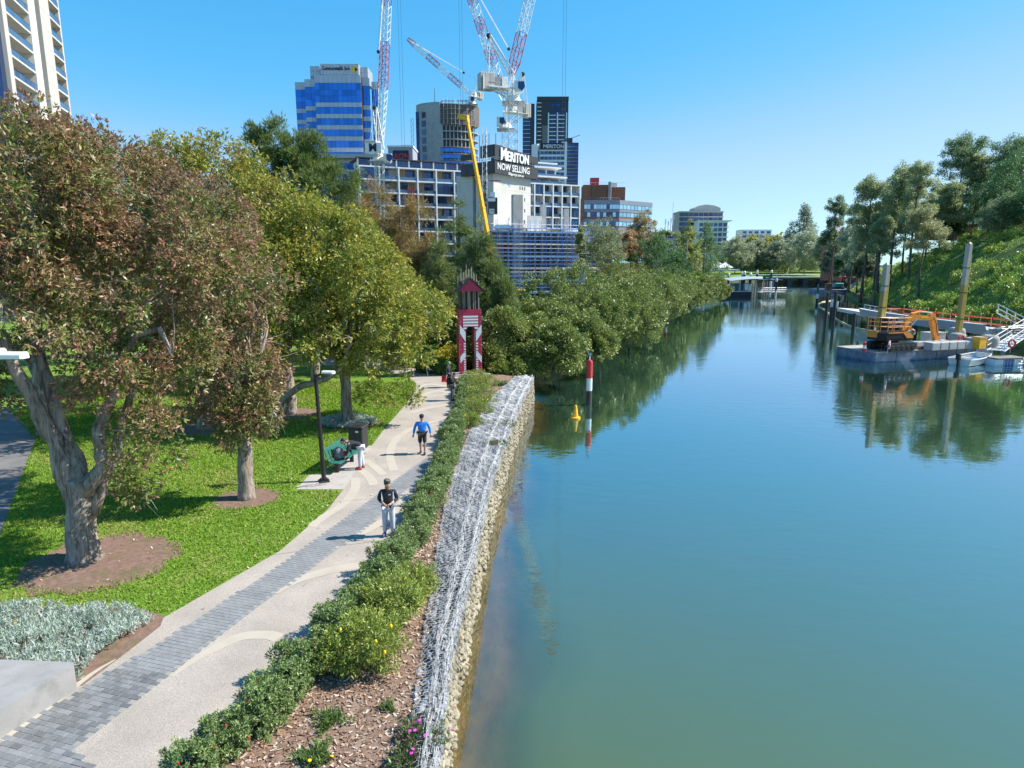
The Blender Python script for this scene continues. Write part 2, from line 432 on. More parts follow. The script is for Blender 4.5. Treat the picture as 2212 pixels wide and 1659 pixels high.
# ---- the brick strip: pavers one by one in a running bond
BRK_L = [(-9.35, 8.0), (-9.02, 10.08), (-8.46, 11.76), (-7.85, 12.97), (-6.49, 16.73), (-5.51, 20.22), (-3.66, 27.29)]
BRK_R = [(-7.0, 8.3), (-7.56, 9.92), (-6.73, 12.97), (-5.87, 15.68), (-4.72, 19.09), (-3.17, 25.66), (-2.75, 26.4)]
sheet('paver_strip', BRK_L + [(-3.66, 27.29), (-3.1, 26.9)] + BRK_R[::-1] + [(-6.0, 7.6)], .0035, M['joint'])
def pavers():
    strip = bpy.data.objects['paver_strip']
    me = MB().bbox((0, 0, 0), (.222, .106, .03), .004).mesh('paver', M['paver'])
    L = np.array(BRK_L); R = np.array(BRK_R)
    def inside(x, y):
        if not 8.1 < y < 27.1: return False
        xl = np.interp(y, L[:, 1], L[:, 0]); xr = np.interp(y, R[:, 1], R[:, 0])
        if y > 26.2: xr = -2.75 - (y - 26.2) * .85
        if y < 9.9: xr = -7.56 + (9.92 - y) * 1.25
        return xl + .03 < x < xr - .03
    c, s_ = math.cos(RAD(-16)), math.sin(RAD(-16))
    out = []
    for i in range(-70, 70):
        for j in range(0, 260):
            a = i * .23 + (.115 if j % 2 else 0); b = j * .115
            x = -6 + a * c - (b - 12) * s_; y = 17 + a * s_ + (b - 12) * c
            if inside(x, y): out.append((y, x))
    out.sort(); rr = random.Random(3)
    rest = MB()
    for k, (y, x) in enumerate(out):
        z = .004 + rr.uniform(-.002, .002) - .009
        if k < 300: link('paver', me, strip, (x, y, z), (rr.uniform(-.01, .01), rr.uniform(-.012, .012), RAD(-16) + rr.uniform(-.01, .01)))
        else: rest.bbox((x, y, z), (.222, .106, .03), .004, RAD(-16) + rr.uniform(-.012, .012))
    o = rest.build('paver', M['paver'], strip); o['kind'] = 'stuff'
pavers()

# ---- cream inlay bands in the paving
def band(pts, w, z=.0045):
    pts = [Vector((p[0], p[1])) for p in pts]
    fine = []
    for i in range(len(pts) - 1):                      # Catmull-Rom through the surveyed points
        p0 = pts[max(i - 1, 0)]; p1 = pts[i]; p2 = pts[i + 1]; p3 = pts[min(i + 2, len(pts) - 1)]
        for k in range(6):
            t = k / 6
            fine.append(.5 * ((2 * p1) + (p2 - p0) * t + (2 * p0 - 5 * p1 + 4 * p2 - p3) * t * t + (3 * p1 - p0 - 3 * p2 + p3) * t ** 3))
    fine.append(pts[-1]); n = len(fine); mb = MB(); vs = []
    for i, p in enumerate(fine):
        t = (fine[min(i + 1, n - 1)] - fine[max(i - 1, 0)]).normalized(); q = Vector((-t.y, t.x))
        ww = w(i / (n - 1)) if callable(w) else w
        vs += [(p.x - q.x * ww / 2, p.y - q.y * ww / 2, z), (p.x + q.x * ww / 2, p.y + q.y * ww / 2, z)]
    mb.add(vs, [(2 * i, 2 * i + 2, 2 * i + 3, 2 * i + 1) for i in range(n - 1)])
    tag(mb.build('paving_band', M['band']), kind='structure')
def z4(x, y): return G(263 + x * .3274, 1218 + y * .3274)[:2]
def z3(x, y): return G(526.7 + x * .2579, 790 + y * .2579)[:2]
band([z4(330, 745), z4(470, 640), z4(650, 540), z4(800, 478), z4(960, 470), z4(1040, 490)], lambda t: .07 + .26 * min(1, t * 2.2))
band([z4(1020, 195), z4(1150, 115), z4(1300, 62), z4(1450, 28), z4(1580, 10)], lambda t: .08 + .32 * min(1, t * 2.2), .006)
band([z3(750, 1540), z3(860, 1460), z3(1020, 1380), z3(1190, 1290)], lambda t: .07 + .3 * min(1, t * 2), .0055)
band([z3(1010, 1375), z3(1160, 1310), z3(1290, 1190), z3(1340, 1110), z3(1350, 1030)], lambda t: .1 + .2 * min(1, t * 2), .0065)
band([z3(930, 940), z3(935, 1020), z3(880, 1110), z3(790, 1190), z3(660, 1270), z3(560, 1350)], .34)
band([z3(985, 880), z3(1050, 930), z3(1090, 1000)], .36, .0055)
band([z3(1010, 790), z3(1090, 840), z3(1170, 915)], .34, .0065)
band([z3(1260, 880), z3(1232, 800), z3(1228, 720), z3(1270, 620), z3(1370, 545), z3(1480, 500)], .36)
band([z3(1490, 495), z3(1590, 468), z3(1700, 438)], .34, .0055)
band([z3(1400, 395), z3(1560, 350), z3(1740, 322)], .42)
band([z3(1490, 255), z3(1560, 225), z3(1640, 212), z3(1740, 230)], .5)
band([z3(1440, 195), z3(1500, 165), z3(1580, 155), z3(1700, 172)], .5)
band([G(0, 1600)[:2], G(120, 1515)[:2], G(200, 1455)[:2], G(250, 1425)[:2]], lambda t: .22 * (1 - t) + .03, .0075)
for a, b in (((-6.6, 21.6), (-3.3, 22.6)), ((-6.4, 33.9), (-3.4, 34.0)), ((-6.9, 17.5), (-3.6, 18.6)), ((-6.5, 41), (-3.6, 41.2))):   # saw-cut joints
    d = Vector((b[0] - a[0], b[1] - a[1])).normalized(); q = Vector((-d.y, d.x)) * .006
    mb = MB().add([(a[0] - q.x, a[1] - q.y, .008), (b[0] - q.x, b[1] - q.y, .008), (b[0] + q.x, b[1] + q.y, .008), (a[0] + q.x, a[1] + q.y, .008)], [(0, 1, 2, 3)])
    tag(mb.build('paving_joint', M['footway']), kind='structure')

# ---- garden bed of wood chips between hedge and gabions
M['mulch'] = pm('brown mulch', (.20, .125, .085), .95, var=.4, scale=9, bump=.6, bscale=30, dirt=(.34, .24, .18), dscale=2.5, damt=.6)
sheet('mulch_bed', [(x + .3, y) for x, y in HEDGE] + [(-3.6, 49.4), (-1.5, 49.2), (.0, 47.6)] + [(x + .06, y) for x, y in WALL_IN[::-1]], .012, M['mulch'])
M['tree_mulch'] = pm('bare earth ring', (.19, .115, .085), .95, var=.35, scale=6, bump=.5, bscale=25, dirt=(.10, .10, .03), dscale=1.2, damt=.7)
def ring(c, r, seed):
    rr = random.Random(seed); n = 28
    sheet('earth_ring', [(c[0] + r * (1 + rr.uniform(-.13, .13)) * math.cos(2 * math.pi * i / n) * 1.1, c[1] + r * (1 + rr.uniform(-.13, .13)) * math.sin(2 * math.pi * i / n)) for i in range(n)], .006, M['tree_mulch'])

# ---- water
def water_material():
    m, nt, b = new_mat('river water'); N = nt.nodes.new; L = nt.links.new
    out = nt.nodes['Material Output']; nt.nodes.remove(b)
    ge = N('ShaderNodeNewGeometry')
    n1 = N('ShaderNodeTexNoise'); n1.inputs['Scale'].default_value = 1.1; n1.inputs['Detail'].default_value = 3; n1.inputs['Roughness'].default_value = .55
    mp = N('ShaderNodeMapping'); mp.inputs['Scale'].default_value = (.7, 1.2, 1); mp.inputs['Rotation'].default_value = (0, 0, .4)
    L(ge.outputs['Position'], mp.inputs['Vector']); L(mp.outputs[0], n1.inputs['Vector'])
    n2 = N('ShaderNodeTexNoise'); n2.inputs['Scale'].default_value = 6; n2.inputs['Detail'].default_value = 2; L(mp.outputs[0], n2.inputs['Vector'])
    ad = N('ShaderNodeMath'); ad.operation = 'MULTIPLY_ADD'; L(n2.outputs['Fac'], ad.inputs[0]); ad.inputs[1].default_value = .16; L(n1.outputs['Fac'], ad.inputs[2])
    # breeze patches: ripples stronger in some places than in others
    n3 = N('ShaderNodeTexNoise'); n3.inputs['Scale'].default_value = .05; n3.inputs['Detail'].default_value = 4; L(ge.outputs['Position'], n3.inputs['Vector'])
    r3 = N('ShaderNodeMapRange'); r3.inputs['From Min'].default_value = .4; r3.inputs['From Max'].default_value = .65; r3.inputs['To Min'].default_value = .25; r3.inputs['To Max'].default_value = 1.0
    L(n3.outputs['Fac'], r3.inputs['Value'])
    bp = N('ShaderNodeBump'); bp.inputs['Distance'].default_value = .016
    L(r3.outputs[0], bp.inputs['Strength']); L(ad.outputs[0], bp.inputs['Height'])
    gl = N('ShaderNodeBsdfGlossy'); gl.inputs['Roughness'].default_value = .015; gl.inputs['Color'].default_value = (.78, .93, 1, 1); L(bp.outputs[0], gl.inputs['Normal'])
    df = N('ShaderNodeBsdfDiffuse')
    n4 = N('ShaderNodeTexNoise'); n4.inputs['Scale'].default_value = .06; n4.inputs['Detail'].default_value = 5; L(ge.outputs['Position'], n4.inputs['Vector'])
    # murky green near the bridge; the bluer tone upriver paints in reflected sky
    sp = N('ShaderNodeSeparateXYZ'); L(ge.outputs['Position'], sp.inputs[0])
    m4 = N('ShaderNodeMath'); m4.operation = 'MULTIPLY_ADD'; L(n4.outputs['Fac'], m4.inputs[0]); m4.inputs[1].default_value = 16; L(sp.outputs['Y'], m4.inputs[2])
    r4 = N('ShaderNodeMapRange'); r4.inputs['From Min'].default_value = 19; r4.inputs['From Max'].default_value = 62; L(m4.outputs[0], r4.inputs['Value'])
    cr = N('ShaderNodeValToRGB'); cr.color_ramp.elements[0].color = (.070, .106, .034, 1); cr.color_ramp.elements[1].color = (.015, .044, .034, 1)
    L(r4.outputs[0], cr.inputs['Fac']); L(cr.outputs['Color'], df.inputs['Color'])
    tr = N('ShaderNodeBsdfTransparent'); tr.inputs['Color'].default_value = (.88, .82, .6, 1)
    at = N('ShaderNodeAttribute'); at.attribute_name = 'clear'
    m1 = N('ShaderNodeMixShader'); L(at.outputs['Fac'], m1.inputs[0]); L(df.outputs[0], m1.inputs[1]); L(tr.outputs[0], m1.inputs[2])
    lw = N('ShaderNodeLayerWeight'); lw.inputs['Blend'].default_value = .5; L(bp.outputs[0], lw.inputs['Normal'])
    fr = N('ShaderNodeMath'); fr.operation = 'POWER'; fr.inputs[1].default_value = 1.85; L(lw.outputs['Facing'], fr.inputs[0])
    m2 = N('ShaderNodeMixShader'); L(fr.outputs[0], m2.inputs[0]); L(m1.outputs[0], m2.inputs[1]); L(gl.outputs[0], m2.inputs[2])
    L(m2.outputs[0], out.inputs['Surface'])
    return m
M['water'] = water_material()
def build_water():
    # strips follow the gabion wall so that the turbid water clears where it gets shallow
    ys = list(np.arange(-6, 48.1, 1.5)); offs = [-.6, .1, .45, .85, 1.35, 1.95, 2.7]
    clear = [.97, .95, .9, .74, .42, .12, 0]
    V = []; C = []; Fc = []
    rr = np.random.default_rng(5)
    for y in ys:
        for k, o_ in enumerate(offs):
            x = lerp_line(WALL_OUT, y) + o_ * (1 + (.22 * math.sin(y * .5) + .12 * math.sin(y * 1.3) if k > 1 else 0)); V.append((x, y, WZ))
            f = clear[k] * (1 + (rr.normal() * .12 if 1 < k < 5 else 0))
            C.append(max(0, min(1, f)))
    n = len(offs)
    for i in range(len(ys) - 1):
        for k in range(n - 1): Fc.append((i * n + k, i * n + k + 1, (i + 1) * n + k + 1, (i + 1) * n + k))
    right = [i * n + n - 1 for i in range(len(ys))]
    b = len(V); V += [(420, -6, WZ), (420, 47.5, WZ)]; C += [0, 0]
    Fc.append(right + [b + 1, b])
    b = len(V); V += [(-140, 348, WZ), (420, 348, WZ), (-140, 47.5 , WZ)]; C += [0] * 3
    last = [(len(ys) - 1) * n + k for k in range(n)]
    Fc.append([b + 2] + last + [b - 1, b + 1, b])
    b = len(V); V += [(-40, -140, WZ), (420, -140, WZ), (-40, -6, WZ)]; C += [0] * 3
    Fc.append([b, b + 1, len(V) - 5 - 3] + list(range(n - 1, -1, -1)) + [b + 2])
    me = bpy.data.meshes.new('water')
    me.from_pydata(V, [], Fc)
    a = me.attributes.new('clear', 'FLOAT', 'POINT'); a.data.foreach_set('value', C)
    me.materials.append(M['water'])
    bm = bmesh.new(); bm.from_mesh(me); bmesh.ops.triangulate(bm, faces=[f for f in bm.faces if len(f.verts) > 4], ngon_method='EAR_CLIP')
    for f in bm.faces:
        f.normal_update()
        if f.normal.z < 0: f.normal_flip()
    bm.to_mesh(me); bm.free()
    tag(link('river', me), kind='structure')
build_water()
M['bed'] = pm('silty river bed', (.165, .115, .06), .95, var=.35, scale=1.2, bump=.5, bscale=8, dirt=(.06, .05, .03), dscale=1.4, damt=.85, stretch=(1, .45, 1))
def build_bed():
    ys = np.arange(-6, 48.1, .8); offs = [-.3, .2, .6, 1.1, 1.7, 2.6, 6]; zs = [-1.80, -1.86, -1.96, -2.12, -2.35, -2.8, -3.4]
    V = []; Fc = []; rr = np.random.default_rng(9)
    for y in ys:
        for o_, z in zip(offs, zs): V.append((lerp_line(WALL_OUT, y) + o_, y, z + rr.normal() * .03))
    n = len(offs)
    for i in range(len(ys) - 1):
        for k in range(n - 1): Fc.append((i * n + k, i * n + k + 1, (i + 1) * n + k + 1, (i + 1) * n + k))
    me = bpy.data.meshes.new('river_bed'); me.from_pydata(V, [], Fc); me.materials.append(M['bed'])
    me.polygons.foreach_set('use_smooth', [True] * len(me.polygons))
    tag(link('river_bed', me), kind='structure')
build_bed()

# ---- hillside on the far bank
def hill_point(i, s):
    line = [(60, -30), (60, 30), (62, 60), (65, 80), (67, 95), (71, 112), (79, 140), (89, 165), (106, 205), (128, 250), (158, 300), (190, 352)]
    j = min(int(i), len(line) - 2); t = i - j
    x = line[j][0] * (1 - t) + line[j + 1][0] * t; y = line[j][1] * (1 - t) + line[j + 1][1] * t
    crest = np.interp(y, [-30, 110, 135, 160, 175, 205, 260, 352], [20, 22, 26, 25, 20, 12, 6, 4.5])
    nz = .55 * math.sin(i * 2.1 + s * .21) + .35 * math.sin(i * 5.3 - s * .4) + .2 * math.sin(i * 11 + s * .9)
    e = crest * (1 - math.exp(-(max(0, s) / crest) * .95)) if s > 0 else 0
    z = -1.2 + e * 1.15 + (nz * min(1, s / 6) if s > 0 else 0)
    return Vector((x + s * .93, y - s * .36, z))
def build_hill():
    V = []; Fc = []; S = [-1.5, 0, 1, 2, 3.5, 5, 7, 9, 11.5, 14, 17, 20, 24, 28, 33, 40, 50, 65, 90, 130, 200, 330]
    I = np.arange(0, 10.99, .2)
    for i in I:
        for s in S:
            p = hill_point(i, s)
            if s < 0: p.z = -2.6
            V.append(p)
    n = len(S)
    for i in range(len(I) - 1):
        for k in range(n - 1): Fc.append((i * n + k, i * n + k + 1, (i + 1) * n + k + 1, (i + 1) * n + k))
    me = bpy.data.meshes.new('hillside'); me.from_pydata(V, [], Fc); me.materials.append(M['hill'])
    bm = bmesh.new(); bm.from_mesh(me); bmesh.ops.recalc_face_normals(bm, faces=bm.faces[:])
    bm.to_mesh(me); bm.free()
    me.polygons.foreach_set('use_smooth', [True] * len(me.polygons))
    tag(link('hillside', me), kind='structure')
M['hill'] = lawn_material('rough hillside growth', (.05, .09, .015), (.10, .16, .027), (.18, .18, .06))
build_hill()
# park beyond the far weir, rising gently
mb = MB().add([(60, 346, 1.2), (420, 346, 1.2), (420, 390, 2.2), (60, 390, 2.2), (420, 520, 5), (40, 520, 5)], [(0, 1, 2, 3), (3, 2, 4, 5)])
tag(mb.build('park_lawn', lawn_material('sunny park turf', (.08, .17, .015), (.15, .24, .025), (.22, .24, .05))), kind='structure')
# ================================================================== TREES AND PLANTS
M['leaf'] = leaf_mat('broad leaves', .40, .22, .4)
M['gum_leaf'] = leaf_mat('sunlit gum leaves', .45, .42, .35)
M['needle'] = leaf_mat('needle foliage', .55, .34, .35)
M['mangrove_leaf'] = leaf_mat('mangrove leaves', .40, .22, .4)
M['grass_blade'] = leaf_mat('grass blades', .6, .35, .25)
def bark_material(name, c1, c2, scale):
    m, nt, b = new_mat(name); N = nt.nodes.new; L = nt.links.new
    ge = N('ShaderNodeNewGeometry'); mp = N('ShaderNodeMapping'); mp.inputs['Scale'].default_value = (scale, scale, scale * .16)
    L(ge.outputs['Position'], mp.inputs['Vector'])
    n = N('ShaderNodeTexNoise'); n.inputs['Scale'].default_value = 1; n.inputs['Detail'].default_value = 9; n.inputs['Roughness'].default_value = .72; n.inputs['Distortion'].default_value = .6
    L(mp.outputs[0], n.inputs['Vector'])
    r = N('ShaderNodeValToRGB'); e = r.color_ramp.elements
    e[0].position = .36; e[0].color = (*c1, 1); e[1].position = .62; e[1].color = (*c2, 1)
    L(n.outputs['Fac'], r.inputs['Fac']); L(r.outputs['Color'], b.inputs['Base Color'])
    b.inputs['Roughness'].default_value = .9; b.inputs['Specular IOR Level'].default_value = .2
    bp = N('ShaderNodeBump'); bp.inputs['Strength'].default_value = 1; bp.inputs['Distance'].default_value = .06
    L(n.outputs['Fac'], bp.inputs['Height']); L(bp.outputs[0], b.inputs['Normal'])
    return m
M['paperbark'] = bark_material('papery bark', (.10, .075, .058), (.46, .385, .32), 8)
M['dark_bark'] = bark_material('dark bark', (.05, .038, .03), (.20, .165, .135), 6)
M['gum_bark'] = bark_material('smooth gum bark', (.22, .18, .14), (.52, .47, .40), 2)
M['twig'] = pm('dry grey twigs', (.42, .39, .36), .85, var=.2, scale=4)

FOLIAGE = 1.7
def leaves(rng, C, Nrm, per, spread, size, aspect, pal, droop=0., out=.5, cmix=.5, up=.25, jit=.18, tipcol=None):
    """C clump centres (K,3), Nrm outward directions; returns the corners of K*per rhombic leaves and their colours."""
    K = len(C); n = K * per
    idx = np.repeat(np.arange(K), per)
    q_ = 6 if per >= 100 else 1                          # leaves sit in whorls of six at the twig ends
    off = rng.normal(size=(-(-n // q_), 3)); off /= np.linalg.norm(off, axis=1)[:, None] + 1e-9
    off *= (rng.random(len(off)) ** .45)[:, None]
    off = np.repeat(off, q_, axis=0)[:n]
    sp = spread[idx][:, None] if hasattr(spread, '__len__') else spread
    P = C[idx] + off * sp
    ax = rng.normal(size=(n, 3)) + Nrm[idx] * out * 2 + off * .8
    ax[:, 2] -= droop * 2.2
    ax /= np.linalg.norm(ax, axis=1)[:, None] + 1e-9
    nr = rng.normal(size=(n, 3)) + Nrm[idx] * 1.0; nr[:, 2] += up * 3
    sd = np.cross(ax, nr); sd /= np.linalg.norm(sd, axis=1)[:, None] + 1e-9
    s = (size * (.6 + .8 * rng.random(n)))[:, None]
    if q_ > 1: P = P + ax * s * .55
    V = np.empty((n, 4, 3), dtype=np.float32)
    V[:, 0] = P - ax * s * .5; V[:, 2] = P + ax * s * .5
    V[:, 1] = P + sd * s * aspect * .5; V[:, 3] = P - sd * s * aspect * .5
    pal = np.array(pal)
    ci = rng.integers(0, len(pal), K)
    own = rng.integers(0, len(pal), n)
    pick = np.where(rng.random(n) < cmix, ci[idx], own)
    col = pal[pick] * (1 + rng.normal(size=(n, 1)) * jit)
    if tipcol is not None:                              # fresh growth on the outside of each clump
        lift = (off * Nrm[idx]).sum(1) + .25 * rng.normal(size=n)
        t = np.clip((lift - .25) * 1.6, 0, .85)[:, None]
        col = col * (1 - t) + np.array(tipcol)[None] * (1 + rng.normal(size=(n, 1)) * jit) * t
    return V.reshape(-1, 3), np.clip(col * FOLIAGE, .004, .9)

def clumps(rng, lobes, K, shell=.62, low_cut=-.55):
    """Clump centres spread over the outer part of a set of ellipsoid lobes (cx,cy,cz,rx,ry,rz)."""
    lobes = np.array(lobes, dtype=float)
    w = (lobes[:, 3] * lobes[:, 4] + lobes[:, 3] * lobes[:, 5] + lobes[:, 4] * lobes[:, 5]); w /= w.sum()
    out = []; nr = []
    while len(out) < K:
        i = rng.choice(len(lobes), p=w); l = lobes[i]
        d = rng.normal(size=3); d /= np.linalg.norm(d)
        if d[2] < low_cut and rng.random() < .8: continue
        r = shell + (1 - shell) * rng.random() ** .6
        r *= 1 + .16 * math.sin(d[0] * 5 + i) + .14 * math.sin(d[1] * 7 + d[2] * 4 + i * 2)
        p = l[:3] + d * l[3:] * r
        q = (p[None] - lobes[:, :3]) / lobes[:, 3:]
        if (np.delete((q ** 2).sum(1), i) < .3).any(): continue
        out.append(p); n_ = d / l[3:]; nr.append(n_ / np.linalg.norm(n_))
    return np.array(out), np.array(nr)

def limb_path(rng, a, b, sag=.12, n=6, wob=.06):
    a = np.array(a, float); b = np.array(b, float); L = np.linalg.norm(b - a); pts = []
    side = rng.normal(size=3) * wob * L
    for i in range(n + 1):
        t = i / n
        p = a + (b - a) * t; p[2] += sag * L * math.sin(math.pi * t) * (1 - .4 * t)
        p += side * math.sin(math.pi * t) + rng.normal(size=3) * wob * .35 * L * (0 < i < n)
        pts.append(p)
    return pts

def make_tree(name, label, loc, trunk, lobes, K, per, spread, size, aspect, pal, seed, leafm='leaf', bark='paperbark', group=None, limbs=None,
              nlimb=10, droop=.15, out=.5, tipcol=None, shell=.62, twigs=0, up=.25, cmix=.5, low_cut=-.55, cat='tree', jit=.18):
    """trunk: list of (x,y,z,r) from the base up; lobes relative to the base."""
    rng = np.random.default_rng(seed)
    t = thing(name, label, cat, loc, group=group)
    C, Nr = clumps(rng, lobes, K, shell, low_cut)
    mb = MB()
    tp = [np.array(p[:3], float) for p in trunk]; tr = [p[3] for p in trunk]
    fine = []; fr = []
    for i in range(len(tp) - 1):
        for k in range(4):
            s = k / 4; fine.append(tp[i] * (1 - s) + tp[i + 1] * s + rng.normal(size=3) * tr[i] * .06 * (i + k > 0)); fr.append(tr[i] * (1 - s) + tr[i + 1] * s)
    fine.append(tp[-1]); fr.append(tr[-1])
    fr[0] *= 1.25
    fine[0] = fine[0] - np.array([0, 0, .15])
    mb.path(fine, fr, 10)
    top = tp[-1]; r0 = tr[-1]
    ends = []
    for l in (limbs or []):                            # surveyed limbs: list of (x,y,z,r)
        pts = [np.array(p[:3], float) for p in l]; rs = [p[3] for p in l]
        f2 = []; r2 = []
        for i in range(len(pts) - 1):
            for k in range(4):
                s = k / 4; f2.append(pts[i] * (1 - s) + pts[i + 1] * s + rng.normal(size=3) * rs[i] * .15 * (i + k > 0)); r2.append(rs[i] * (1 - s) + rs[i + 1] * s)
        f2.append(pts[-1]); r2.append(rs[-1]); mb.path(f2, r2, 8); ends.append((pts[-1], rs[-1]))
    starts = ends + [(top, r0)] + [(np.array(fine[int(len(fine) * .75)]), r0)]
    order = rng.permutation(len(C))[:nlimb]
    for j in order:                                    # limbs out to the clumps
        e = C[j] - Nr[j] * .3
        a, ra = min(starts, key=lambda q: np.linalg.norm(q[0] - e) + rng.random() * 1.0)
        p = limb_path(rng, a, e, .08)
        r_ = max(ra * .5, .02); m = len(p)
        mb.path(p, [max(r_ * (1 - .82 * i / (m - 1)), .008) for i in range(m)], 6)
        for q in range(2):
            k2 = rng.integers(2, m - 1); e2 = C[rng.integers(len(C))]
            dd = e2 - p[k2]; dl = np.linalg.norm(dd)
            if dl > 3.2: e2 = p[k2] + dd / dl * 2.4
            p2 = limb_path(rng, p[k2], p[k2] + (e2 - p[k2]) * .8, .05, 4)
            mb.path(p2, [max(r_ * .45 * (1 - .8 * i / 4), .006) for i in range(5)], 5)
    mb.build('trunk', M[bark], t, smooth=True)
    V, c = leaves(rng, C, Nr, per, spread, size, aspect, pal, droop, out, up=up, tipcol=tipcol, cmix=cmix, jit=jit)
    link('crown', np_mesh('crown', V, 4, M[leafm], c), t)
    if twigs:
        tw = MB()
        for _ in range(twigs):
            j = rng.integers(len(C)); p = C[j] + Nr[j] * .15 + rng.normal(size=3) * .25
            for q in range(5):
                d = Nr[j] * .15 + rng.normal(size=3) * .28; d[2] -= .28
                p1 = p + d * (.5 + .5 * rng.random()); d2 = d * .5 + rng.normal(size=3) * .2
                tw.tube(p, p1, .007, 3, .005, False); tw.tube(p1, p1 + d2, .005, 3, .002, False)
        tw.build('bare_twigs', M['twig'], t)['kind'] = 'stuff'
    return t

OLIVE = [(.12, .15, .024), (.095, .128, .02), (.15, .17, .03), (.19, .165, .03), (.135, .16, .027)]
RUSTY = [(.085, .11, .027), (.07, .10, .022), (.10, .12, .03), (.12, .095, .042), (.145, .08, .045), (.105, .11, .034), (.14, .085, .05), (.15, .12, .07)]
MIXED = [(.12, .12, .03), (.155, .11, .045), (.10, .12, .028), (.17, .12, .05), (.14, .13, .035)]
PINK = (.20, .095, .065)
GOLD = (.24, .205, .036)

# ---- the big paperbark beside the lawn ring (nearest the bridge)
def lob(base, pts):           # lobes surveyed as (u, v, distance, rx, ry, rz)
    b = Vector(base); out = []
    for u, v, d, rx, ry, rz in pts:
        p = A(u, v, d) - b; out.append((p.x, p.y, p.z, rx, ry, rz))
    return out
def rel(base, u, v, d, r):
    p = A(u, v, d) - Vector(base); return (p.x, p.y, p.z, r)
b1 = G(183, 1208)
make_tree('paperbark_tree', 'large paperbark nearest the bridge with forked pale trunk in a round earth ring', b1,
    [(0, 0, 0, .46), (-.02, .05, .8, .40), (.0, .1, 1.7, .37), rel(b1, 172, 1030, 17.3, .36)],
    lob(b1, [(60, 450, 17.5, 2.6, 2.4, 2.1), (-90, 560, 17, 2.6, 2.4, 2.6), (200, 560, 18.5, 2.3, 2.2, 1.9), (20, 690, 16.5, 1.9, 1.7, 1.3),
             (310, 650, 18.2, 1.7, 1.8, 1.5), (330, 930, 17.2, .95, .9, .85), (260, 800, 17.4, 1.4, 1.3, 1.0), (430, 560, 19, 1.6, 1.7, 1.5), (60, 345, 18.5, 1.9, 2.0, 1.3), (-60, 860, 16.6, 1.0, 1., .8),
             (300, 1040, 16.9, .5, .5, .38), (395, 770, 18.5, .9, .9, .9)]),
    430, 310, .54, .13, .32, RUSTY + MIXED, 11, cmix=.68, jit=.26, nlimb=20, tipcol=PINK, twigs=22,
    limbs=[[rel(b1, 165, 1080, 17.3, .30), rel(b1, 118, 960, 17.2, .24), rel(b1, 80, 880, 17.1, .19), rel(b1, 20, 770, 16.8, .14), rel(b1, -40, 640, 16.6, .07)],
           [rel(b1, 175, 1050, 17.3, .27), rel(b1, 150, 960, 17.4, .20), rel(b1, 110, 850, 17.6, .16), rel(b1, 75, 740, 17.8, .13), rel(b1, 80, 560, 18, .08), rel(b1, 60, 400, 18, .04)],
           [rel(b1, 190, 1060, 17.3, .26), rel(b1, 225, 1000, 17.2, .19), rel(b1, 215, 930, 17.4, .16), rel(b1, 260, 800, 17.8, .11), rel(b1, 300, 660, 18.2, .05)],
           [rel(b1, 200, 1110, 17.3, .18), rel(b1, 245, 985, 17.6, .14), rel(b1, 300, 800, 18.4, .10), rel(b1, 355, 700, 19, .05)],
           [rel(b1, 270, 760, 17.8, .09), rel(b1, 300, 720, 17.6, .08), rel(b1, 345, 712, 17.5, .07), rel(b1, 372, 770, 17.3, .04)]])
ring((b1.x + .5, b1.y - .1), 1.9, 1)
# ---- second paperbark, its foliage hanging low beside the path slab
b2 = G(533, 1076)
make_tree('paperbark_tree', 'paperbark with rusty foliage drooping low in front of the green bench', b2,
    [(0, 0, 0, .30), (0, 0, .6, .27), (.02, .1, 1.6, .25), (-.1, .1, 3.2, .2)],
    lob(b2, [(505, 800, 22, 1.55, 1.5, 1.35), (450, 770, 21.6, 1.2, 1.2, 1.1), (540, 870, 21.6, .9, .9, .9), (465, 640, 22.5, 2.2, 2.0, 1.7), (540, 920, 21.3, .8, .8, .6), (480, 970, 21.5, .45, .4, .7), (445, 880, 21.6, .6, .6, .6),
             (340, 560, 23, 2.2, 2.1, 1.9), (420, 490, 24, 2.1, 2, 1.6)]),
    270, 280, .48, .135, .32, RUSTY, 12, cmix=.68, jit=.26, nlimb=14, tipcol=PINK, twigs=16, droop=.3)
ring((b2.x, b2.y), 1.05, 2)
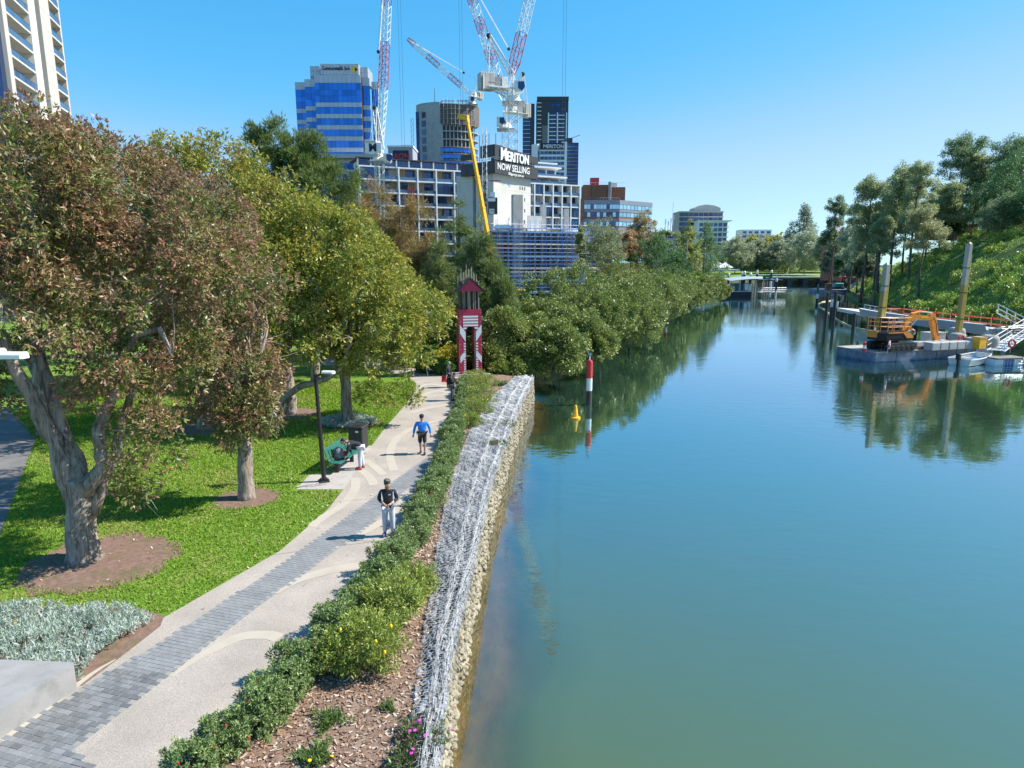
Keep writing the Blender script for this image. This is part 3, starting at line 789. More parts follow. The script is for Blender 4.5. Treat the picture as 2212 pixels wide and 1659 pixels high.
# ---- the rest of the grove
b3 = G(445, 925)
make_tree('paperbark_tree', 'dark trunked paperbark standing in the shade behind the two rusty ones', b3,
    [(0, 0, 0, .42), (0, 0, 1.4, .36), (.1, 0, 3.5, .28)],
    lob(b3, [(260, 460, 31, 3.4, 3.2, 2.5), (380, 520, 32, 3.3, 3, 2.6), (230, 370, 32, 2.5, 2.5, 1.8), (310, 640, 30, 2.4, 2.4, 2.2)]), 270, 200, .8, .20, .32, RUSTY + MIXED, 13, nlimb=10, tipcol=(.20, .09, .06), twigs=12)
ring((b3.x, b3.y), 1.6, 3)
b4 = G(628, 893)
make_tree('paperbark_tree', 'paperbark with a long leaning limb arching over the lamp post', b4,
    [(0, 0, 0, .36), (0, 0, 1.0, .33), (-.1, .1, 2.6, .27)],
    lob(b4, [(560, 560, 34, 3.1, 3, 2.6), (640, 640, 33, 3.0, 2.8, 2.4), (660, 720, 32, 2.2, 2.2, 1.7), (520, 440, 36, 3.0, 3, 2.2), (600, 750, 31, 1.6, 1.6, 1.3), (430, 380, 36, 2.8, 2.8, 2)]),
    360, 205, .64, .19, .32, OLIVE + MIXED[:2], 14, nlimb=14, tipcol=GOLD, twigs=16,
    limbs=[[rel(b4, 590, 905, 32.6, .20), rel(b4, 612, 858, 32.6, .19), rel(b4, 650, 836, 32.3, .17), rel(b4, 705, 818, 32, .14), rel(b4, 740, 790, 31.8, .09), rel(b4, 760, 730, 31.6, .05)]])
ring((b4.x + .3, b4.y), 1.4, 4)
b5 = G(750, 914)
make_tree('paperbark_tree', 'golden olive paperbark with upright trunk in a ring of silver groundcover', b5,
    [(0, 0, 0, .34), (0, 0, 1.2, .28), (.0, .1, 3.0, .25)],
    lob(b5, [(760, 600, 33.5, 2.7, 2.6, 2.3), (850, 700, 33.5, 2.0, 2.2, 1.5), (800, 770, 32.5, 1.5, 1.6, 1.0), (700, 520, 35, 2.9, 2.8, 2.2), (880, 770, 33, 1.0, 1.1, .9), (905, 680, 35, 1.6, 1.6, 1.3), (810, 850, 32.3, .75, .8, .55), (865, 850, 32.6, .7, .7, .5), (690, 740, 32.8, 1.6, 1.5, 1.2)]),
    380, 205, .60, .18, .32, OLIVE, 15, nlimb=16, tipcol=GOLD, twigs=18)
b6 = Vector((-23.0, 31.0, 0))
make_tree('paperbark_tree', 'paperbark against the left edge beyond the park path', b6,
    [(0, 0, 0, .4), (0, 0, 1.5, .34), (.1, 0, 3.6, .27)],
    [(0, 0, 8.6, 3.8, 3.5, 2.6), (2.8, -.5, 7.2, 2.6, 2.6, 2.0), (-3, 0, 6.8, 3, 3, 2.2), (.6, .6, 10.8, 2.4, 2.4, 1.7)], 330, 80, .62, .2, .30, RUSTY + MIXED, 16, nlimb=8, tipcol=(.21, .10, .06))
more = [((-27, 44, 0), 12.4, 4.6, MIXED, (.20, .12, .04), 'brownish paperbark crown below the tall flats'),
        ((-20.5, 45, 0), 11.2, 4.5, OLIVE, GOLD, 'olive paperbark in the middle row of the grove'),
        ((-14.0, 45.5, 0), 10.6, 4.2, OLIVE, GOLD, 'olive paperbark behind the bench with sunlit round crown'),
        ((-23.5, 57, 0), 12.2, 4.6, MIXED[:3] + OLIVE, GOLD, 'taller paperbark in the back row below the dark casuarina'),
        ((-16.2, 58, 0), 10.8, 4.0, OLIVE, GOLD, 'yellow olive paperbark in the back row beside the brown casuarinas'),
        ((-9.4, 50.8, 0), 7.6, 3.0, OLIVE, GOLD, 'small golden paperbark by the bend of the path'),
        ((-10.9, 57.5, 0), 8.8, 3.2, OLIVE, GOLD, 'bushy paperbark behind the bend of the path'),
        ((-36, 55, 0), 12.6, 5, MIXED, (.2, .1, .05), 'wide paperbark far back near the left edge')]
for k, (p, h, r, pal, tip, lab) in enumerate(more):
    rng = random.Random(k)
    lb = [(0, 0, h - r * .62, r * .72, r * .72, r * .55)]
    for q in range(6):
        a = q * 1.05 + rng.random(); lb.append((math.cos(a) * r * .62, math.sin(a) * r * .62, h * .58 + rng.uniform(-.08, .1) * h, r * .5, r * .5, r * .46))
    make_tree('paperbark_tree', lab, p, [(0, 0, 0, .34), (.05, 0, 1.5, .3), (.1, .1, h * .38, .22)], lb, 210, 170, .88, .23, .34, pal, 30 + k, nlimb=8, tipcol=tip)

# ---- casuarinas and the dark conifer
CAS_G = [(.085, .115, .04), (.10, .13, .045), (.07, .095, .035), (.12, .14, .05)]
CAS_B = [(.19, .125, .045), (.16, .11, .045), (.22, .15, .06), (.11, .10, .035)]
DARKP = [(.065, .095, .028), (.085, .115, .034), (.11, .135, .04)]
def cone_lobes(h, r, n, seed, base=.12):
    rr = random.Random(seed); out = []
    for i in range(n):
        t = base + (1 - base) * i / (n - 1); rad = r * (1 - t) ** .75 + .25
        for q in range(3 if t < .7 else 2 if t < .88 else 1):
            a = rr.uniform(0, 6.28); k = rad * .5 if t < .88 else 0
            out.append((math.cos(a) * k, math.sin(a) * k, h * t, rad * .62, rad * .62, h / n * .95))
    return out
def casuarina(name, label, p, h, r, pal, seed, K=230, per=130, size=.5, group=None, spread=.5):
    return make_tree(name, label, p, [(0, 0, 0, h * .02), (0, 0, h * .4, h * .013), (0, 0, h * .97, .03)], cone_lobes(h, r, 10, seed), K, per, spread, size, .09, pal, seed,
                     leafm='needle', bark='dark_bark', nlimb=9, droop=-.25, out=.9, shell=.4, up=.1, low_cut=-1, cat='tree', group=group)
def at(u, v_top, d):          # base on level ground under a sight line, and the height of its tip
    p = A(u, v_top, d); return (p.x, p.y, 0), p.z
for (u, v, d, r, pal, lab, K) in [
        (990, 428, 70, 2.5, CAS_G, 'slender casuarina spire directly behind the red tower', 210),
        (948, 490, 64, 2.3, CAS_G, 'green casuarina just left of the tallest casuarina spire', 170),
        (1038, 478, 60, 3.0, CAS_G, 'broad casuarina at the right shoulder of the red tower', 430),
        (1078, 590, 56, 2.4, CAS_G, 'low feathery casuarina beside the mangroves', 170),
        (1012, 600, 55.5, 1.6, DARKP, 'dark young casuarina close behind the red tower', 110)]:
    b, h = at(u, v, d); casuarina('casuarina_tree', lab, b, h, r, pal, int(u), K)
for (u, v, d, r, h0, lab) in [(800, 398, 82, 4.6, .3, 'brown casuarina with rounded top below the white crane'), (862, 432, 78, 4.4, .3, 'brown casuarina in front of the glass fronted flats'), (905, 520, 72, 3.2, .2, 'smaller brown casuarina next to the green spires')]:
    b, h = at(u, v, d); rr = random.Random(int(u))
    lb = [(rr.uniform(-1, 1) * r * .5, rr.uniform(-1, 1) * r * .5, h * (.3 + .6 * i / 9), r * (.75 - .045 * i), r * (.75 - .045 * i), h * .11) for i in range(10)]
    make_tree('casuarina_tree', lab, b, [(0, 0, 0, .3), (0, 0, h * .4, .2), (0, 0, h * .9, .05)], lb, 330, 120, .7, .5, .10, CAS_B, int(u), leafm='needle', bark='dark_bark', nlimb=8, droop=.1, out=.6, shell=.45)
b, h = at(600, 272, 76)
make_tree('conifer_tree', 'tall dark conifer with ragged top left of the blue glass tower', b, [(0, 0, 0, .45), (0, 0, h * .5, .3), (-.6, 0, h * .93, .06)],
    lob(b, [(590, 315, 76, 2.6, 2, 1.3), (640, 320, 76, 2.2, 2, 1.1), (555, 288, 76, 1.3, 1, .6), (670, 360, 75, 3.2, 2.6, 1.6), (720, 390, 74, 2.8, 2.4, 1.4), (620, 400, 76, 4, 3, 2), (600, 278, 76, .9, .8, .9), (652, 300, 76, .8, .7, 1.0), (690, 318, 75, .7, .6, 1.2), (745, 420, 74, 2, 2, 1.2), (690, 470, 74, 4, 3, 2), (745, 500, 74, 3.4, 3, 2.2), (575, 370, 76, 2.6, 2.4, 1.8), (650, 350, 76, 3, 2.6, 1.6), (610, 450, 76, 4, 3, 2.4), (700, 410, 74, 3, 2.6, 1.8)]),
    560, 170, .75, .46, .12, DARKP, 71, leafm='needle', bark='dark_bark', nlimb=16, droop=-.5, out=.9, shell=.35, up=.1, low_cut=-1)

# ---- mangroves along the bank
MANG = [(.092, .122, .026), (.078, .104, .024), (.115, .145, .032), (.065, .09, .022)]
mang = [(2.9, 51.9, 4.0, 2.5), (6.0, 58.6, 4.6, 3.0), (-1.2, 51.8, 5.2, 2.9), (1.4, 54.5, 4.4, 2.6), (3.6, 60, 5.6, 3.6), (-1.5, 59.5, 6.6, 3.4), (8.8, 68.5, 6.4, 4.4), (3.5, 69.5, 8.1, 4.6), (13.2, 77, 7.0, 4.8), (7.5, 80, 8.9, 5.0), (15.5, 88, 8.0, 5.0), (21, 101, 7.8, 5.4), (15, 101, 9.2, 5.4), (25, 115, 7.8, 5.4), (30, 129, 7.6, 5.4), (23, 128, 9, 5.2), (36.5, 143, 7.2, 5.4), (43, 157, 6.8, 5.2), (50, 170, 6.2, 4.8), (56, 180.5, 5.4, 3.9)]
place = ['hanging out over the water just past the gabion corner', 'low over the water level with the channel post', 'nearest the gabion corner', 'low over the water by the gabion corner', 'behind the red and white channel post', 'inland behind the nearest low one', 'bulging over the water beyond the channel post', 'tall and inland behind the bulging one', 'in the second bulge of the waterline', 'tallest of the near clump', 'at the middle of the bank', 'overhanging past the middle of the bank', 'tall and inland past the middle of the bank', 'below the scaffolded building corner', 'by the far channel post', 'inland behind the far channel post', 'two short of the wharf end', 'before the last two near the wharf', 'next to the last before the wharf', 'last in the row beside the ferry wharf']
for k, (x, y, h, r) in enumerate(mang):
    rr = random.Random(50 + k)
    lb = [(0, 0, h - r * .55, r * .62, r * .62, r * .5)]
    for q in range(8):
        a = q * .785 + rr.random() * .5; lb.append((math.cos(a) * r * .62, math.sin(a) * r * .62, rr.uniform(.14, .6) * h, r * .44, r * .44, r * .36))
    h *= 1.16 if y < 95 else 1.12; r *= 1.12; d = math.hypot(x, y)
    make_tree('mangrove_tree', 'dense green mangrove ' + place[k], (x + .5, y, -.3), [(0, 0, 0, .18), (.1, 0, 1, .14), (.2, 0, h * .4, .1)], lb, 420 if y < 110 else 330, 90 if y < 70 else 74, .48 if y < 70 else .6, .15 + d * .0007, .5, MANG, 50 + k,
              leafm='mangrove_leaf', bark='dark_bark', nlimb=5, droop=0, out=.7, tipcol=(.18, .20, .055), shell=.72, low_cut=-.95, up=.5, group='mangroves along the left bank')
# ---- hedge of small bottlebrush shrubs along the path: shared meshes, one object per shrub
M['stem'] = pm('shrub stems', (.12, .085, .06), .9, var=.2, scale=6)
M['petal_red'] = pm('red flower', (.55, .015, .02), .6, var=.2, scale=20)
M['petal_yellow'] = pm('yellow flower', (.85, .55, .01), .6, var=.1, scale=20)
M['petal_pink'] = pm('magenta flower', (.72, .06, .50), .6, var=.1, scale=20)
HED = [(.105, .15, .048), (.09, .13, .042), (.135, .175, .055), (.07, .105, .034)]
WISP = [(.12, .15, .025), (.15, .175, .03), (.09, .125, .025), (.10, .13, .03)]
def shrub_mesh(name, seed, r, h, K, per, size, aspect, pal, spread, tip, droop=0., out=.6, mat='leaf', shell=.6):
    rng = np.random.default_rng(seed)
    lb = [(0, 0, h * .55, r * .7, r * .7, h * .46)]
    for q in range(5):
        a = q * 1.26 + rng.random() * .6; lb.append((math.cos(a) * r * .5, math.sin(a) * r * .5, h * (.3 + .3 * rng.random()), r * .5, r * .5, h * .34))
    C, N = clumps(rng, lb, K, shell, -1)
    C[:, 2] = np.maximum(C[:, 2], .05)
    V, c = leaves(rng, C, N, per, spread, size, aspect, pal, droop, out, tipcol=tip, up=.2)
    V[:, 2] = np.maximum(V[:, 2], .0)
    st = MB()
    for j in rng.permutation(K)[:14]:
        p = limb_path(rng, (rng.normal() * .05, rng.normal() * .05, 0), C[j] - N[j] * .06, .0, 4, .05); st.path(p, [.016, .013, .010, .007, .004], 4)
    return np_mesh('foliage', V, 4, M[mat], c), st.mesh('stems', M['stem'])
def flowers_mesh(seed, n, r, h, s, m):
    rr = random.Random(seed); mb = MB()
    for _ in range(n):
        a = rr.uniform(0, 6.28); e = rr.uniform(.1, 1.2)
        mb.ball((math.cos(a) * r * math.cos(e) * 1.0, math.sin(a) * r * math.cos(e) * 1.0, h * (.35 + .62 * math.sin(e))), s, 6, (1, 1, 1.3))
    return mb.mesh('flowers', m)
hvar = [shrub_mesh('hedge', 100 + k, .56, .86, 150, 46, .062, .42, HED, .105, (.15, .19, .075)) for k in range(5)]
hflo = [flowers_mesh(k, 3, .55, .8, .022, M['petal_red']) for k in range(3)]
def hedge():
    pts = [(G(u, v)) for u, v in ((300, 1690), (395, 1600), (440, 1545), (560, 1500), (655, 1400), (725, 1305), (790, 1215), (845, 1160), (905, 1085), (945, 1020), (962, 965), (985, 905), (1010, 850))]
    pts = [(-6.35, 6.2), (-5.95, 7.4), (-5.55, 8.4)] + [(-5.15, 9.3), (-4.68, 10.3), (-4.25, 11.5), (-4.05, 12.6), (-3.78, 13.8), (-3.45, 15.2), (-3.2, 16.6), (-3.02, 18.2), (-2.92, 20), (-2.85, 22.5), (-2.82, 26), (-2.8, 30), (-2.75, 34), (-2.9, 38), (-3.1, 41), (-3.35, 44)]
    rr = random.Random(4); acc = 0; k = 0
    for (x0, y0), (x1, y1) in zip(pts, pts[1:]):
        L = math.hypot(x1 - x0, y1 - y0); s = (0.78 - acc) if acc else 0
        while s < L:
            t = s / L; x = x0 + (x1 - x0) * t + rr.uniform(-.1, .1); y = y0 + (y1 - y0) * t
            f, st = hvar[k % 5]; sc = rr.uniform(.86, 1.16) * (1.0 if y < 24 else .95)
            o = thing('hedge_shrub', 'low green bottlebrush shrub, %s in the footpath hedge counted from the bridge' % nth(k + 1), 'shrub', (x, y, .01), rr.uniform(0, 6.28), group='hedge along the footpath')
            o.scale = (sc, sc, sc * rr.uniform(.85, 1.05))
            link('foliage', f, o); link('stems', st, o)
            if y < 23 and rr.random() < .62: tag(link('flowers', hflo[k % 3], o), kind='stuff')
            k += 1; s += .74 * rr.uniform(.9, 1.1)
        acc = L - (s - .74); acc = max(0.01, min(.7, acc))
hedge()
# ---- wispy olive shrubs on the mulch
def wisp(loc, r, h, seed, label, yellow=0, K=190, per=60):
    t = thing('garden_shrub', label, 'shrub', loc, seed * 1.3)
    f, st = shrub_mesh('wisp', seed, r, h, K, per, .085, .24, WISP, .17, (.21, .24, .045), out=.8, shell=.45)
    link('foliage', f, t); link('stems', st, t)
    if yellow: tag(link('flowers', flowers_mesh(seed, yellow, r * .9, h, .035, M['petal_yellow']), t), kind='stuff')
p = G(745, 1470); wisp((-3.15, 12.3, 0), 1.0, 1.15, 3, 'wispy olive shrub on the mulch, nearest the bridge', 5, 230)
wisp((-2.75, 14.0, 0), .95, 1.1, 5, 'wispy yellowish shrub leaning towards the wire gabions', 0, 210)
wisp((-2.5, 15.4, 0), .6, .75, 6, 'smaller wispy shrub next to the yellowish one', 0, 110)
for k, (x, y, r, h, lab) in enumerate([(-2.0, 35.2, 1.1, 1.0, 'bushy olive shrub on the mulch near the far end'), (-1.9, 38.2, 1.25, 1.2, 'broad olive shrub on the mulch below the red tower'), (-2.1, 41.8, 1.3, 1.25, 'rounded olive shrub at the foot of the red tower'), (-2.3, 32.6, .8, .7, 'low olive shrub behind the hedge'), (-2.5, 44.6, 1.1, 1.0, 'olive shrub directly before the red tower legs')]):
    wisp((x, y, 0), r, h, 20 + k, lab, 3, 150, 46)
# small plants on the chips
def tuft(name, loc, r, h, n, label, pal, flo=None, nf=0, cat='plant', ln=.16, seed=1, asp=.12, droop=-.2):
    rng = np.random.default_rng(seed)
    t = thing(name, label, cat, loc)
    C = np.stack([rng.normal(size=n) * r * .45, rng.normal(size=n) * r * .45, rng.random(n) * h * .5 + .03], 1); N = np.stack([C[:, 0], C[:, 1], np.full(n, .25)], 1); N /= np.linalg.norm(N, axis=1)[:, None]
    V, c = leaves(rng, C, N, 14, .07, ln, asp, pal, droop, .8, tipcol=None); V[:, 2] = np.maximum(V[:, 2], 0)
    link('foliage', np_mesh('foliage', V, 4, M['leaf'], c), t)
    if flo:
        rr = random.Random(seed)
        for _ in range(nf):
            mb = MB(); x, y = rr.gauss(0, r * .45), rr.gauss(0, r * .45); mb.lathe([(.004, 0), (.032, .014), (.028, .02), (.008, .022)], (0, 0, 0), 9)
            mb.build('flower', M[flo], t, (x, y, h * .75 + rr.random() * .06), (rr.uniform(-.4, .4), rr.uniform(-.4, .4), 0))
GAZ = [(.075, .12, .03), (.10, .15, .035), (.06, .09, .03)]
tuft('gazania_plant', G(680, 1640), .3, .16, 55, 'small gazania with two yellow flowers on the wood chips', GAZ, 'petal_yellow', 2, seed=2)
tuft('weed_plant', G(712, 1560), .28, .13, 45, 'small green weed alone on the wood chips', GAZ, seed=3)
tuft('gazania_plant', G(838, 1530), .14, .08, 14, 'tiny seedling between the wood chips and the wire', GAZ, seed=4)
tuft('gazania_plant', G(1085, 832), .8, .3, 110, 'spreading green plant on the mulch near the gabion corner', GAZ, seed=5, ln=.2)
tuft('gazania_plant', G(15, 1390), .45, .3, 90, 'green gazania with yellow flowers among the silver leaves', [(.09, .17, .02), (.12, .2, .03)], 'petal_yellow', 3, seed=6)
for q, (u, v, r, lab) in enumerate([(905, 1590, .42, 'pigface with magenta flowers trailing over the near wire gabion'), (880, 1645, .32, 'pigface cushion at the very edge of the near gabion'), (1085, 918, .9, 'dark reddish succulent trailing over the far gabion'), (1070, 960, .6, 'small dark succulent on the gabion below the olive shrubs')]):
    tuft('trailing_succulent', tuple(G(u, v, .1)), r, .16, 120, lab, [(.05, .085, .03), (.075, .11, .04), (.10, .06, .045)], 'petal_pink' if q < 2 else None, 5 if q == 0 else 2, ln=.09, seed=30 + q, asp=.25)

# ---- silver groundcover
SILV = [(.40, .46, .39), (.31, .38, .31), (.50, .55, .47), (.23, .29, .22)]
def silver(poly, n, label, seed, size, h=.28):
    rng = np.random.default_rng(seed); P = np.array(poly); lo, hi = P.min(0), P.max(0); pts = []
    def ins(x, y):
        c = False; j = len(P) - 1
        for i in range(len(P)):
            if (P[i][1] > y) != (P[j][1] > y) and x < (P[j][0] - P[i][0]) * (y - P[i][1]) / (P[j][1] - P[i][1]) + P[i][0]: c = not c
            j = i
        return c
    while len(pts) < n:
        x, y = lo + (hi - lo) * rng.random(2)
        if ins(x, y): pts.append((x, y, .05 + h * (.45 + .35 * math.sin(x * 3.1) * math.cos(y * 2.7) + .3 * rng.random())))
    C = np.array(pts); N = np.zeros_like(C); N[:, 2] = 1
    V, c = leaves(rng, C, N, 14, .10, size, .2, SILV, 0, .7, jit=.12); V[:, 2] = np.maximum(V[:, 2], 0)
    o = link('silver_groundcover', np_mesh('silver_groundcover', V, 4, M['needle'], c / FOLIAGE * 1.15)); tag(o, label, 'groundcover', kind='stuff')
silver([(-16, 11.6), (-8.75, 11.75), (-8.75, 12.2), (-8.55, 13.4), (-8.4, 13.9), (-9.2, 14.35), (-10.4, 14.25), (-11.3, 14.5), (-12.6, 14.3), (-16, 14.6)], 3300, 'silvery leafed groundcover beside the concrete block and path', 1, .11)
silver([(b5.x + 1.45 * math.cos(a) * 1.05, b5.y + 1.35 * math.sin(a)) for a in np.arange(0, 6.2, .4)], 900, 'ring of silvery groundcover around the golden olive paperbark', 2, .12, .2)
sheet('earth_ring', [(-17, 11.2), (-8.55, 11.6), (-8.35, 12.6), (-8.15, 13.75), (-8.3, 14.2), (-9.2, 14.6), (-11, 14.6), (-17, 14.9)], .006, M['tree_mulch'])
ring((b5.x + .1, b5.y), 1.6, 7)

# ---- mown grass: blades near the bridge, chips on the mulch
def grass():
    rng = np.random.default_rng(21); n = 150000
    y = 9.5 + 36 * rng.random(n * 2) ** 1.7; x = -6.2 - 22 * rng.random(n * 2)
    L = np.array(PATH_L); xl = np.interp(y, L[:, 1], L[:, 0]) - .02
    ppx = np.interp(y, [5, 10, 19.1, 30, 36.5, 48], [-8, -10.6, -16, -22.8, -29, -44])
    ok = (x < xl) & ~((y < 12.2) & (x > -16)) & (x > ppx)
    for c, r in (((b1.x + .5, b1.y - .1), 1.8), ((b2.x, b2.y), 1.0), ((b5.x, b5.y), 1.5), ((b3.x, b3.y), 1.5), ((b4.x + .3, b4.y), 1.3)):
        ok &= ((x - c[0]) ** 2 / 1.2 + (y - c[1]) ** 2) > (r * (.85 + .25 * rng.random(len(x)))) ** 2
    ok &= ~((x > -8.2) & (y > 22.9) & (y < 24.7)) & ~((x > -7.2) & (y > 24.6) & (y < 29))
    ok &= ~((y < 14.3) & (x > -16) & (y > 11))
    x, y = x[ok][:n], y[ok][:n]; n = len(x)
    P = np.stack([x, y, np.zeros(n)], 1)
    h = (.035 + .035 * rng.random(n))[:, None] * (1 + y / 40)[:, None]
    d = rng.normal(size=(n, 3)) * .7; d[:, 2] = 1.0; d /= np.linalg.norm(d, axis=1)[:, None]
    s = rng.normal(size=(n, 3)); s[:, 2] = 0; s /= np.linalg.norm(s, axis=1)[:, None]; w = (.007 + .006 * rng.random(n))[:, None] * (1 + y / 16)[:, None]
    V = np.stack([P - s * w, P + s * w, P + d * h], 1).reshape(-1, 3)
    pal = np.array([(.21, .32, .04), (.26, .37, .05), (.17, .27, .03), (.34, .33, .10)])
    patch = (np.sin(x * .9 + 1.3 * np.sin(y * .7)) + np.sin(y * 1.3 + x * .4) + rng.normal(size=n) * .9) > 1.5
    c = pal[np.where(patch, 3, rng.integers(0, 3, n))] * (1 + rng.normal(size=(n, 1)) * .15)
    tag(link('grass', np_mesh('grass', V, 3, M['grass_blade'], np.clip(c, .01, .9))), 'short green grass of the riverside lawn', 'grass', kind='stuff')
grass()
def chips():
    rng = np.random.default_rng(5); n = 26000
    y = 6 + 40 * rng.random(n) ** 2.1
    H = np.array(HEDGE); I = np.array(WALL_IN)
    xl = np.interp(y, H[:, 1], H[:, 0]) + .35; xr = np.interp(y, I[:, 1], I[:, 0]) + .12
    x = xl + (xr - xl) * rng.random(n)
    P = np.stack([x, y, np.full(n, .022) + rng.random(n) * .012], 1)
    a = rng.normal(size=(n, 3)); a[:, 2] *= .25; a /= np.linalg.norm(a, axis=1)[:, None]
    b = np.cross(a, rng.normal(size=(n, 3)) * .3 + np.array([0, 0, 1.])); b /= np.linalg.norm(b, axis=1)[:, None]
    l = (.018 + .05 * rng.random(n) ** 2)[:, None]; w = (.008 + .012 * rng.random(n))[:, None]
    V = np.stack([P - a * l - b * w, P + a * l - b * w, P + a * l + b * w, P - a * l + b * w], 1).reshape(-1, 3)
    pal = np.array([(.30, .18, .11), (.42, .30, .22), (.22, .13, .085), (.50, .40, .32), (.15, .09, .06)])
    c = pal[rng.integers(0, 5, n)] * (1 + rng.normal(size=(n, 1)) * .15)
    tag(link('wood_chips', np_mesh('wood_chips', V, 4, M['chip'], np.clip(c, .02, .9))), 'loose brown wood chips mulching the garden bed', 'mulch', kind='stuff')
M['chip'] = leaf_mat('wood chips', .8, .0, .2)
chips()
def litter():                                             # fallen leaves on lawn, slab and path
    rng = np.random.default_rng(8); n = 900
    x = -15 + 11 * rng.random(n); y = 13 + 24 * rng.random(n)
    L = np.array(PATH_L); on = rng.random(n) < .16
    xl = np.interp(y, L[:, 1], L[:, 0]); ok = (x < xl) | on
    x, y = x[ok], y[ok]; n = len(x)
    C = np.stack([x, y, np.full(n, .03)], 1); N = np.zeros_like(C); N[:, 2] = 1
    V, c = leaves(rng, C, N, 1, .01, .11, .35, [(.38, .30, .2), (.5, .42, .3), (.28, .2, .12)], 0, 0, up=3); V[:, 2] = np.clip(V[:, 2], .008, .06)
    tag(link('fallen_leaves', np_mesh('fallen_leaves', V, 4, M['chip'], c / FOLIAGE)), 'dry fallen leaves scattered over the lawn', 'leaf litter', kind='stuff')
litter()
# ================================================================== GABION WALL
M['core'] = pm('dark gravel fill', (.09, .085, .08), .95, var=.35, scale=6, bump=.6)
M['rock_grey'] = pm('grey basalt rock', (.25, .25, .26), .9, var=.3, scale=5, bump=.4, rnd=.45)
M['rock_buff'] = pm('buff sandstone rock', (.31, .265, .185), .9, var=.25, scale=5, bump=.4, rnd=.35, dirt=(.10, .085, .05), dscale=1.0, damt=.9)
M['wire'] = pm('pale plastic coated wire', (.56, .555, .545), .5, var=.06, scale=4)
def wall_at(y, b):                      # b = 0 inner edge, 1 outer edge
    xi = lerp_line(WALL_IN, y); xo = lerp_line(WALL_OUT, y); return xi + (xo - xi) * b
def ridge(y, b):                        # the baskets bulge between their rolled lips
    return .05 + .07 * math.sin(min(1, max(0, b)) * math.pi) + .035 * math.sin(y * 1.9 + b * 4) + .025 * math.sin(y * 4.3 - b * 7)
gab = thing('gabion_wall', 'long river wall of stone filled wire baskets along the garden bed', 'retaining wall', (0, 0, 0))
def gab_core():
    V = []; F = []; ys = np.arange(-6, 47.6, 1.0)
    for y in ys:
        for b, z in ((0, -.3), (0, -.02), (.5, .0), (1, -.03)): V.append((wall_at(y, b), y, z))
        V.append((wall_at(y, 1) - .05, y, -2.6))
    for i in range(len(ys) - 1):
        for k in range(4): F.append((i * 5 + k, i * 5 + k + 1, (i + 1) * 5 + k + 1, (i + 1) * 5 + k))
    n = (len(ys) - 1) * 5; F.append((n, n + 1, n + 2, n + 3, n + 4))
    MB().add(V, F).build('core', M['core'], gab)
gab_core()
def rock_mesh(seed, m):
    rng = np.random.default_rng(seed); bm = bmesh.new(); bmesh.ops.create_icosphere(bm, subdivisions=1, radius=.5)
    pl = [rng.normal(size=3) for _ in range(9)]
    for v in bm.verts:                 # cut flat facets into the ball
        p = np.array(v.co)
        for q in pl:
            q = q / np.linalg.norm(q); d = p @ q - .36
            if d > 0: p = p - q * d
        v.co = p * (1 + rng.normal() * .05)
    me = bpy.data.meshes.new('rock'); bm.to_mesh(me); bm.free(); me.materials.append(m); return me
def rocks():
    rr = random.Random(12)
    for kind, mat in (('top', 'rock_grey'), ('face', 'rock_buff')):
        ms = [rock_mesh(40 + k, M[mat]) for k in range(6)]
        arr = []
        for m in ms:
            v = np.array([tuple(x.co) for x in m.vertices]); f = np.array([tuple(p.vertices) for p in m.polygons]); arr.append(v[f])
        items = []
        y = 6.0
        while y < 47.4:
            if kind == 'top':
                w = wall_at(y, 1) - wall_at(y, 0); n = int(w / .15)
                for k in range(n + 1):
                    b = (k + rr.uniform(-.3, .3)) / n; b = min(1.0, max(0, b))
                    items.append((y + rr.uniform(-.06, .06), (wall_at(y, b), 0, ridge(y, b) - .06 + rr.uniform(-.03, .02)), rr.uniform(.13, .22)))
                y += .14
            else:
                z = -.12
                while z > -1.95:
                    s = rr.uniform(.16, .27); out = -.05 + .04 * math.sin(y * 2.2) + .08 * -z / 1.75
                    items.append((y + rr.uniform(-.07, .07), (wall_at(y, 1) - .03 + out + rr.uniform(-.04, .05), 0, z), s)); z -= s * .8
                y += .19
        n_ind = 150
        rest = []
        for k, (y, p, s) in enumerate(sorted(items, key=lambda q: abs(q[0] - 9.5))):
            e = Euler((rr.uniform(0, 6), rr.uniform(0, 6), rr.uniform(0, 6))); sc = (s * rr.uniform(.8, 1.25), s * rr.uniform(.8, 1.2), s * rr.uniform(.7, 1.0))
            if k < n_ind and y > 7: link('rock', ms[k % 6], gab, (p[0], y, p[2]), e, sc)
            else:
                R = np.array(e.to_matrix()) * np.array(sc)[None, :]
                rest.append(arr[k % 6] @ R.T + np.array([p[0], y, p[2]]))
        V = np.concatenate(rest).reshape(-1, 3)
        o = link('rock', np_mesh('rock', V, 3, M[mat]), gab); o['kind'] = 'stuff'
        if kind == 'face': o['label'] = 'buff stones of the river face'
rocks()
